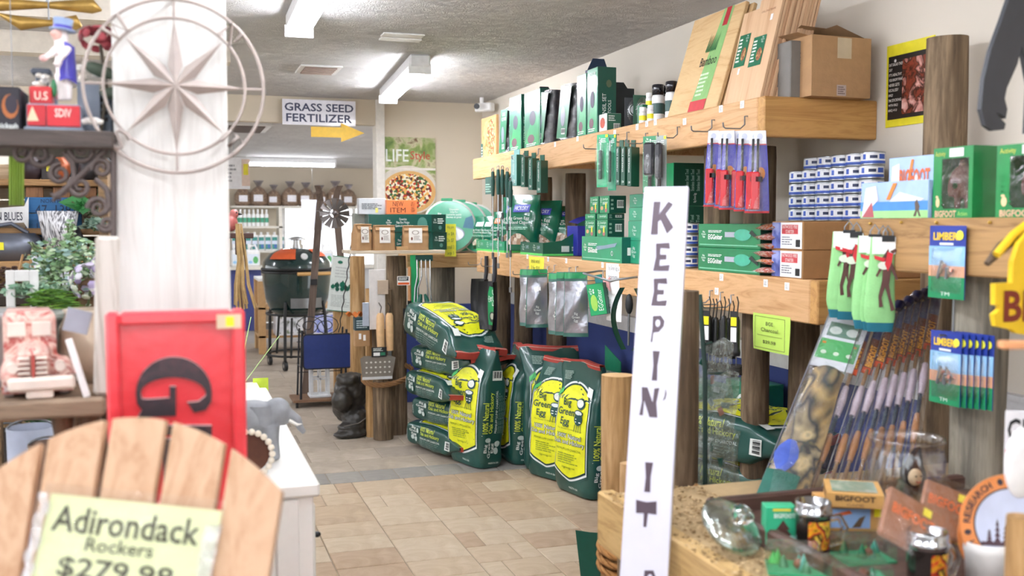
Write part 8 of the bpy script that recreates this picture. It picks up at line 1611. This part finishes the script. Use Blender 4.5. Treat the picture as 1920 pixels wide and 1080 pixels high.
booklet('pale blue picture pack leaning in front on the beam shelf',1614,1740,337,BX+.01,'',1,None); booklet('upright picture pack lettered BIGFOOT behind the lower blue one',1665,1752,290,BX+.05,'',2,'BIGFOOT')
# socks with binder clips
def sock(label,px,py,L,w,seed,rz=-36,back=0,group='green socks',x=BX-.018):
    p=X_(px,py,x-back*0); t=thing('sock_pair',label,'socks',(x+.012*back,p.y,p.z),rz,group); SK2=flat('93cf8a',.8,bmp=.3,bscale=200); TL=flat('17687c',.8)
    def f(u,v):
        a_=2*math.pi*u; k=v; cxo=-.012*math.sin(k*2.2)-.004; ww=w*.5*(1-.08*math.sin(k*5)-.25*max(0,k-.85)/.15); return (cxo+ww*math.cos(a_),.014*math.sin(a_)*(1-.5*max(0,k-.8)/.2),-L*k)
    MB().grid(lambda u,v: f(u,v),20,16,SK2,wrap=True).grid(lambda u,v: tuple(Vector(f(u,.001+.10*v))*1.0+Vector((.004,0,0))),20,3,TL,wrap=True).part('knit_body',t)
    MB().grid(lambda u,v:(f(u,.93+.07*v)[0]*1.02,f(u,.93+.07*v)[1]*1.08,-L*(.93+.10*v)),20,3,TL,wrap=True).part('toe',t)
    m=MB(); m.prism([(-w*.48,-.045),(w*.30,-.045),(w*.30,0),(-w*.48,0)],.002,TAGW,basis((-.004,-.015,0),(1,0,0),(0,0,1))); M=FY(0,-.0185,0); BR=flat('5c3a34',.7)
    m.poly([(-.018,-.06),(0,-.03),(.006,-.06)],BR,M); m.disc(M,-.01,-.075,.016,.011,flat('e6ecdc'),.0003,12)
    # walking furry silhouette knitted in brown with a red scarf
    Z0=-L*.80; m.poly([(-.002,Z0+.155),(.012,Z0+.150),(.010,Z0+.130),(.026,Z0+.085),(.022,Z0+.082),(.008,Z0+.110),(.004,Z0+.07),(.010,Z0+.035),(.020,Z0+.004),(.010,Z0),(.004,Z0+.03),(-.006,Z0+.065),(-.014,Z0+.035),(-.010,Z0+.012),(-.020,Z0+.010),(-.022,Z0+.04),(-.014,Z0+.08),(-.012,Z0+.115),(-.026,Z0+.09),(-.030,Z0+.094),(-.012,Z0+.135)],BR,M)
    m.poly([(-.002,Z0+.158),(.012,Z0+.152),(.009,Z0+.130),(.0,Z0+.105),(-.008,Z0+.125)],flat('d0303a',.7),Matrix.Translation((0,-.0006,0))@M).poly([(-.006,Z0+.140),(-.036,Z0+.148),(-.034,Z0+.138),(-.010,Z0+.130)],flat('d0303a',.7),Matrix.Translation((0,-.0006,0))@M).poly([(.004,Z0+.158),(.018,Z0+.166),(.022,Z0+.160),(.012,Z0+.152)],BR,Matrix.Translation((0,-.0005,0))@M)
    m.part('knitted_picture',t); MB().tube([(-.01,-.008,-.008),(-.012,-.012,.012),(0,-.004,.03),(.012,-.012,.012),(.01,-.008,-.008)],.0022,STEEL,5).box(-.016,.016,-.020,.016,-.012,.004,BLACK).part('binder_clip',t); return t
s1=sock('light green sock pair with walking figure, left bundle front',1592,434,.235,.078,1); s2=sock('light green sock pair with walking figure, right bundle front',1640,442,.245,.075,2)
dup(s1,(BX-.006,X_(1606,440,BX-.006).y,X_(1600,437,BX).z),'light green sock pair edge-on between the two bundles',rz=-40); dup(s2,(BX-.006,X_(1655,444,BX-.006).y,X_(1650,444,BX).z),'light green sock pair edge-on right of the right bundle',rz=-35); dup(s2,(BX-.010,X_(1664,444,BX-.01).y,X_(1650,444,BX).z),'light green sock pair behind the right bundle, outermost',rz=-30)
# blue carded packs
def bluepack(label,px0,px1,y0,y1,x,rz=-90,seed=0):
    a_=X_(px0,y0,x); b_=X_(px1,y1,x); W=a_.y-b_.y; H=a_.z-X_(px0,y1,x).z; t=thing('carded_pack',label,'package',(x,a_.y-W/2,a_.z),rz,'blue carded packs'); M=FY(-W/2,0,-H)
    MB().box(-W/2,W/2,0,.0015,-H,0,flat('2a3f9a',.3,coat=.4)).part('backing_card',t); m=MB(); m.rect(M,0,0,W,H*.30,flat('1f8a5a',.35),.0004).rect(M,0,H*.30,W,H*.45,flat('d8a080',.35),.0004).rect(M,0,H*.45,W,H*.72,flat('8fc0e4',.35),.0004).text('LIMBERS',M,W*.12,H*.80,W*.88,H*.91,flat('f0c83a'),.0008,.03).rect(M,W*.3,H*.735,W*.68,H*.765,INKW,.0008).text('TM',M,W*.35,H*.04,W*.6,H*.09,INKW,.0008).disc(M,W*.86,H*.87,W*.10,W*.10,flat('f0ee4a'),.0016,8).part('front_print',t)
    m=MB(); 
    for k in range(6): m.tube([(W*(-.2+.08*k),-.006,-H*(.72-.07*(k%3))),(W*(-.05+.05*k),-.010,-H*(.48+.03*k))],.004,flat(['8a8f98','b8a48c','c8806a'][k%3],.3,.4),6)
    m.part('wire_figures',t); MB().grid(lambda u,v:(W*.42*(2*u-1),-.002-.016*(math.sin(math.pi*u)*math.sin(math.pi*v))**.3,-H*(.30+.62*v)),8,8,film('f4f8ff',.12,14)).part('blister',t); return t
bluepack('single blue and green carded pack hanging on the beam front',1744,1808,423,557,BX-.012)
b0=bluepack('blue and green carded pack, front of the hanging bunch below the beam',1746,1800,618,752,BX-.02)
for k in range(5): dup(b0,(BX-.012+.008*k,b0.location.y-.012*(k+1),b0.location.z-.0),'blue carded pack in the hanging bunch, %s behind the front one'%['first','second','third','fourth','last'][k])
MB().cyl((BX+.0,b0.location.y,b0.location.z-.01),(BX-.04,b0.location.y,b0.location.z-.008),.003,STEEL,6).cyl((BX,b0.location.y,b0.location.z-.01),(BX,b0.location.y,BZ0+.01),.003,STEEL,6).part('hook',tb)
# long clear wrapped walking sticks with orange tops
HDR=flat('b8623a',.5); ZL=ZT2-.004; sticks=[]
def stick(label,bx,by,tx,ty,db,dt,seed,w=.034):
    b_=D_(bx,by,db); t_=D_(tx,ty,dt); ax=(t_-b_); L=ax.length; ax.normalize(); side=ax.cross(FW).normalized()*-1; side=(RT-ax*RT.dot(ax)).normalized(); M=basis(b_,side,ax); t=thing('wrapped_stick',label,'package',(0,0,0),0,'long clear wrapped packs'); t.matrix_world=M; rnd=random.Random(seed)
    mt=[flat('a8744a',.5,var=.2,scale=10),flat('c8b8c4',.4,var=.1),flat('2c3a4c',.4),flat('8a6a4a',.5,var=.3,scale=12)]
    m=MB(); y=.0; segs=[(.00,.16,3,.006),(.16,.30,0,.010),(.30,.40,2,.006),(.40,.56,1,.011),(.56,.66,3,.006)]
    for (u,v,mi,r_) in segs: m.tube([(0,L*u,0),(0,L*(u+v)/2,.002),(0,L*v,0)],[r_*.7,r_,r_*.7],mt[mi],10)
    m.part('toy_rod',t)
    MB().box(-w*.42,w*.42,L*.66,L*.985,-.002,.0,flat('4a5078',.4)).box(-w*.42,w*.42,L*.64,L*.68,-.0025,.001,flat('e0562a',.4)).part('header_card',t); m=MB(); I4=Matrix.Identity(4); m.rect(I4,-w*.4,L*.67,w*.4,L*.84,flat('7a4432',.5),.0012).text('BIGFOOT',I4,-w*.30,L*.675,w*.30,L*.80,flat('f0a83a'),.002,.03,rot=1).disc(I4,0,L*.965,w*.22,w*.22,flat('b8a48c'),.002,10).part('front_print',t)
    MB().grid(lambda u,v:(w*.5*(2*u-1),L*v,.012*math.sin(math.pi*u)+.004+.003*math.sin(v*60+seed+u*4)),8,40,film('eef2fa',.10,30)).part('clear_sleeve',t)
    MB().box(-w*.5,-w*.43,0,L*.97,-.001,.006,flat('c9cdd6',.2,.8)).part('sleeve_edge',t)
    MB().tube([(0,L*.97,.002),(.004,L*1.0,.01),(.012,L*1.03,.0)],[.012,.016,.008],flat('1c2250',.3,coat=.6),8).part('knotted_top',t); return t
cfg=[(1508,962,1632,592,'leftmost'),(1538,964,1660,590,'second from left'),(1562,964,1682,574,'third from left'),(1590,962,1700,566,'fourth from left'),(1612,962,1716,556,'fifth from left'),(1634,958,1730,552,'sixth from left'),(1660,950,1742,546,'seventh from left'),(1690,930,1758,540,'rightmost')]
for i,(bx,by,tx,ty,l) in enumerate(cfg): bx+=11; by-=34; stick('long clear wrapped stick with orange topped card, %s'%l,bx,by,tx,ty,2.47+.008*i,2.90+.010*i,i)
# wide fish skin patterned pack at the left of the row
b0_=D_(1404,962,2.44); b1_=D_(1500,978,2.40); t0_=D_(1560,545,2.98); t1_=D_(1660,560,2.96); ax=((t0_+t1_)/2-(b0_+b1_)/2); L=ax.length; ax.normalize(); sd=(b1_-b0_); sd=(sd-ax*sd.dot(ax)).normalized(); M=basis((b0_+b1_)/2,sd,ax); W=.115
t=thing('fish_pillow_pack','long wide clear pack holding a scaly tan and blue fish toy','package'); t.matrix_world=M; I4=Matrix.Identity(4)
SCL=splotch(['c2a878','39424e','b89c6a','2c3440','d0ba8c','4a5a6a'],8,.5,.2,(1,.55,1),.5,.3)
MB().grid(lambda u,v:(W*.46*(2*u-1)*(.80+.20*math.sin(math.pi*min(1,.15+v))),L*(.03+.57*v),.006+.022*math.sin(math.pi*u)),16,24,SCL).grid(lambda u,v:(W*.46*(2*u-1)*(.55+.45*math.sin(math.pi*min(1,.15+v))),L*(.03+.57*v),.004),4,4,flat('3a4450')).part('fish_body',t)
MB().grid(lambda u,v:(W*.36*(2*u-1)-.012,L*(.04+.10*v),.026+.004*math.sin(math.pi*u)),8,4,flat('2c6a5c',.4,var=.2)).grid(lambda u,v:(-.020+W*.26*(2*u-1)*math.sin(math.pi*(.12+.76*v)),L*(.14+.12*v),.030+.004*math.sin(math.pi*u)),8,4,flat('4a62b8',.4,var=.15)).part('belly_patch',t)
MB().box(-W/2,W/2,L*.62,L,-.001,.0,flat('e4e6ee',.3,coat=.4)).part('header_card',t)
m=MB(); m.rect(I4,-W*.46,L*.66,W*.46,L*.755,flat('57b06a',.4),.0006).rect(I4,-W*.38,L*.77,W*.38,L*.84,flat('6a8a7a',.4),.0006).disc(I4,-W*.2,L*.80,W*.15,L*.02,flat('c9d0cc'),.001,12).disc(I4,W*.2,L*.80,W*.15,L*.02,flat('c9d0cc'),.001,12)
for k in range(3): m.disc(I4,W*(-.3+.3*k),L*.69,W*.07,W*.07,flat('dfe6da'),.001,10)
for x in (-.36,.36): m.rect(I4,W*x-.005,L*.73,W*x+.005,L*.74,flat('e88a3a'),.001)
m.part('front_print',t); MB().grid(lambda u,v:(W*.5*(2*u-1),L*v*.98,.036*math.sin(math.pi*u)**.5+.002*math.sin(v*40+u*9)),12,40,film('f2f6ff',.05,16)).part('clear_wrap',t); MB().box(-W*.51,-W*.49,0,L*.98,-.001,.005,flat('c9cdd6',.2,.8)).part('wrap_edge',t)
# crumpled clear bags hanging on a dark hook bar beside the post
x_=1.62
for (px,py,w,h,l,sd_) in ((1335,700,.14,.36,'large crumpled clear plastic bag hanging beside the dark post',1),(1340,640,.10,.20,'smaller crumpled clear plastic bag hanging above the large one',2),(1345,800,.13,.30,'crumpled clear plastic bag hanging lowest beside the counter',3)):
    c=D_(px,py,2.9); t=thing('clear_bag',l,'bag',c,-35,'crumpled clear bags')
    for sg in (-1,1): MB().grid(lambda u,v:(w*(u-.5)*(1+.1*math.sin(v*7+sd_)),sg*(.012+.010*math.sin(u*9+v*6+sd_))*math.sin(math.pi*u)**.4,-h*v+.01*math.sin(u*8+sd_)),14,18,film('e8f2ee',.20,26)).part('bag_side',t)
    m=MB(); rnd=random.Random(sd_)
    for k in range(7): m.box(-.012,.012,-.001,.001,-.008,.008,flat(['8fb0a8','2f6a5c','b8c8c4','c88a7a'][k%4],.4),TR(rnd.uniform(-w*.35,w*.35),0,-h*rnd.uniform(.3,.95),rz=rnd.uniform(0,90),ry=rnd.uniform(0,90)))
    m.part('bag_contents',t)['kind']='stuff'
pa=D_(1312,552,2.9); pb=D_(1322,700,2.9); t=thing('hook_rail','dark green metal hook rail on the right side of the dark post','rail',(0,0,0)); MB().tube([pa,pb,D_(1322,960,2.85)],.007,flat('22403a',.5),8).cyl(pb,pb+Vector((.06,-.02,0)),.004,flat('22403a',.5),6).part('rail_bar',t); q_=D_(1335,645,2.9); MB().cyl((pb.x,pb.y,q_.z+.0),(q_.x,q_.y,q_.z+.005),.004,flat('22403a',.5),6).part('hook',t)
# ---------------------------------------------------------------- foreground silhouettes at the right edge
yk=1.72; q0=Y_(1920,120,yk); SIL=flat('3a3c42',.5)
pts=[(1895,-10),(1878,40),(1858,95),(1845,150),(1840,205),(1848,235),(1862,245),(1883,243),(1886,232),(1876,222),(1868,212),(1876,214),(1886,222),(1889,205),(1884,185),(1888,165),(1908,120),(1916,85),(1930,160),(1925,250),(1990,260),(2010,80),(1990,-80),(1930,-90)]
t=thing('wall_silhouette','large dark grey cutout of a long arm hanging at the upper right corner','wall decor',(q0.x,yk,q0.z)); MB().prism([(Y_(a_,b_,yk).x-q0.x,Y_(a_,b_,yk).z-q0.z) for a_,b_ in pts][::-1],.012,SIL,basis((0,.012,0),(1,0,0),(0,0,1))).part('cutout',t); MB().cyl((.03,.006,.05),(.03,.006,ZC-q0.z),.002,STEEL,4).part('cord',t)
yy_=1.52; q0=Y_(1900,560,yy_); YL2=flat('e8c020',.5,var=.05); t=thing('yellow_sign','yellow cutout sign with red edged letter B at the right edge','sign',(q0.x,yy_,q0.z)); cv=lambda P:[(Y_(a_,b_,yy_).x-q0.x,Y_(a_,b_,yy_).z-q0.z) for a_,b_ in P]
MB().prism(cv([(1866,532),(1898,530),(1900,490),(1912,455),(1935,430),(1990,430),(1990,640),(1905,625),(1898,618),(1868,612),(1864,590),(1876,580),(1876,574),(1866,572)])[::-1],.012,YL2,basis((0,.012,0),(1,0,0),(0,0,1))).part('sign_board',t)
MB().text('BE',FY(0,0,0),cv([(1880,600)])[0][0],cv([(1880,604)])[0][1],cv([(1945,600)])[0][0],cv([(1880,545)])[0][1],flat('7a2a18'),.001,.03).part('lettering',t)
MB().tube([(Y_(a_,b_,yy_+.04).x-q0.x,.04,Y_(a_,b_,yy_+.04).z-q0.z) for a_,b_ in ((1850,495),(1880,462),(1925,430),(1960,400))],[.006,.012,.010,.008],flat('5a4a3a',.6),8).part('arm_piece',t); MB().tube([(Y_(a_,b_,yy_+.02).x-q0.x,.02,Y_(a_,b_,yy_+.02).z-q0.z) for a_,b_ in ((1868,478),(1900,440),(1945,405))],.008,YL2,8).part('yellow_edge',t)
MB().cyl((.06,.03,.05),(.06,.03,BZ0-q0.z),.003,STEEL,5).part('cord',t)
p_=D_(1905,648,1.55); t=thing('orange_strip','blurred orange brown wooden strip under the yellow sign','strip',p_,-20); MB().box(-.02,.10,0,.02,-.006,.006,flat('d89868',.6),ch=.002).part('strip_board',t)
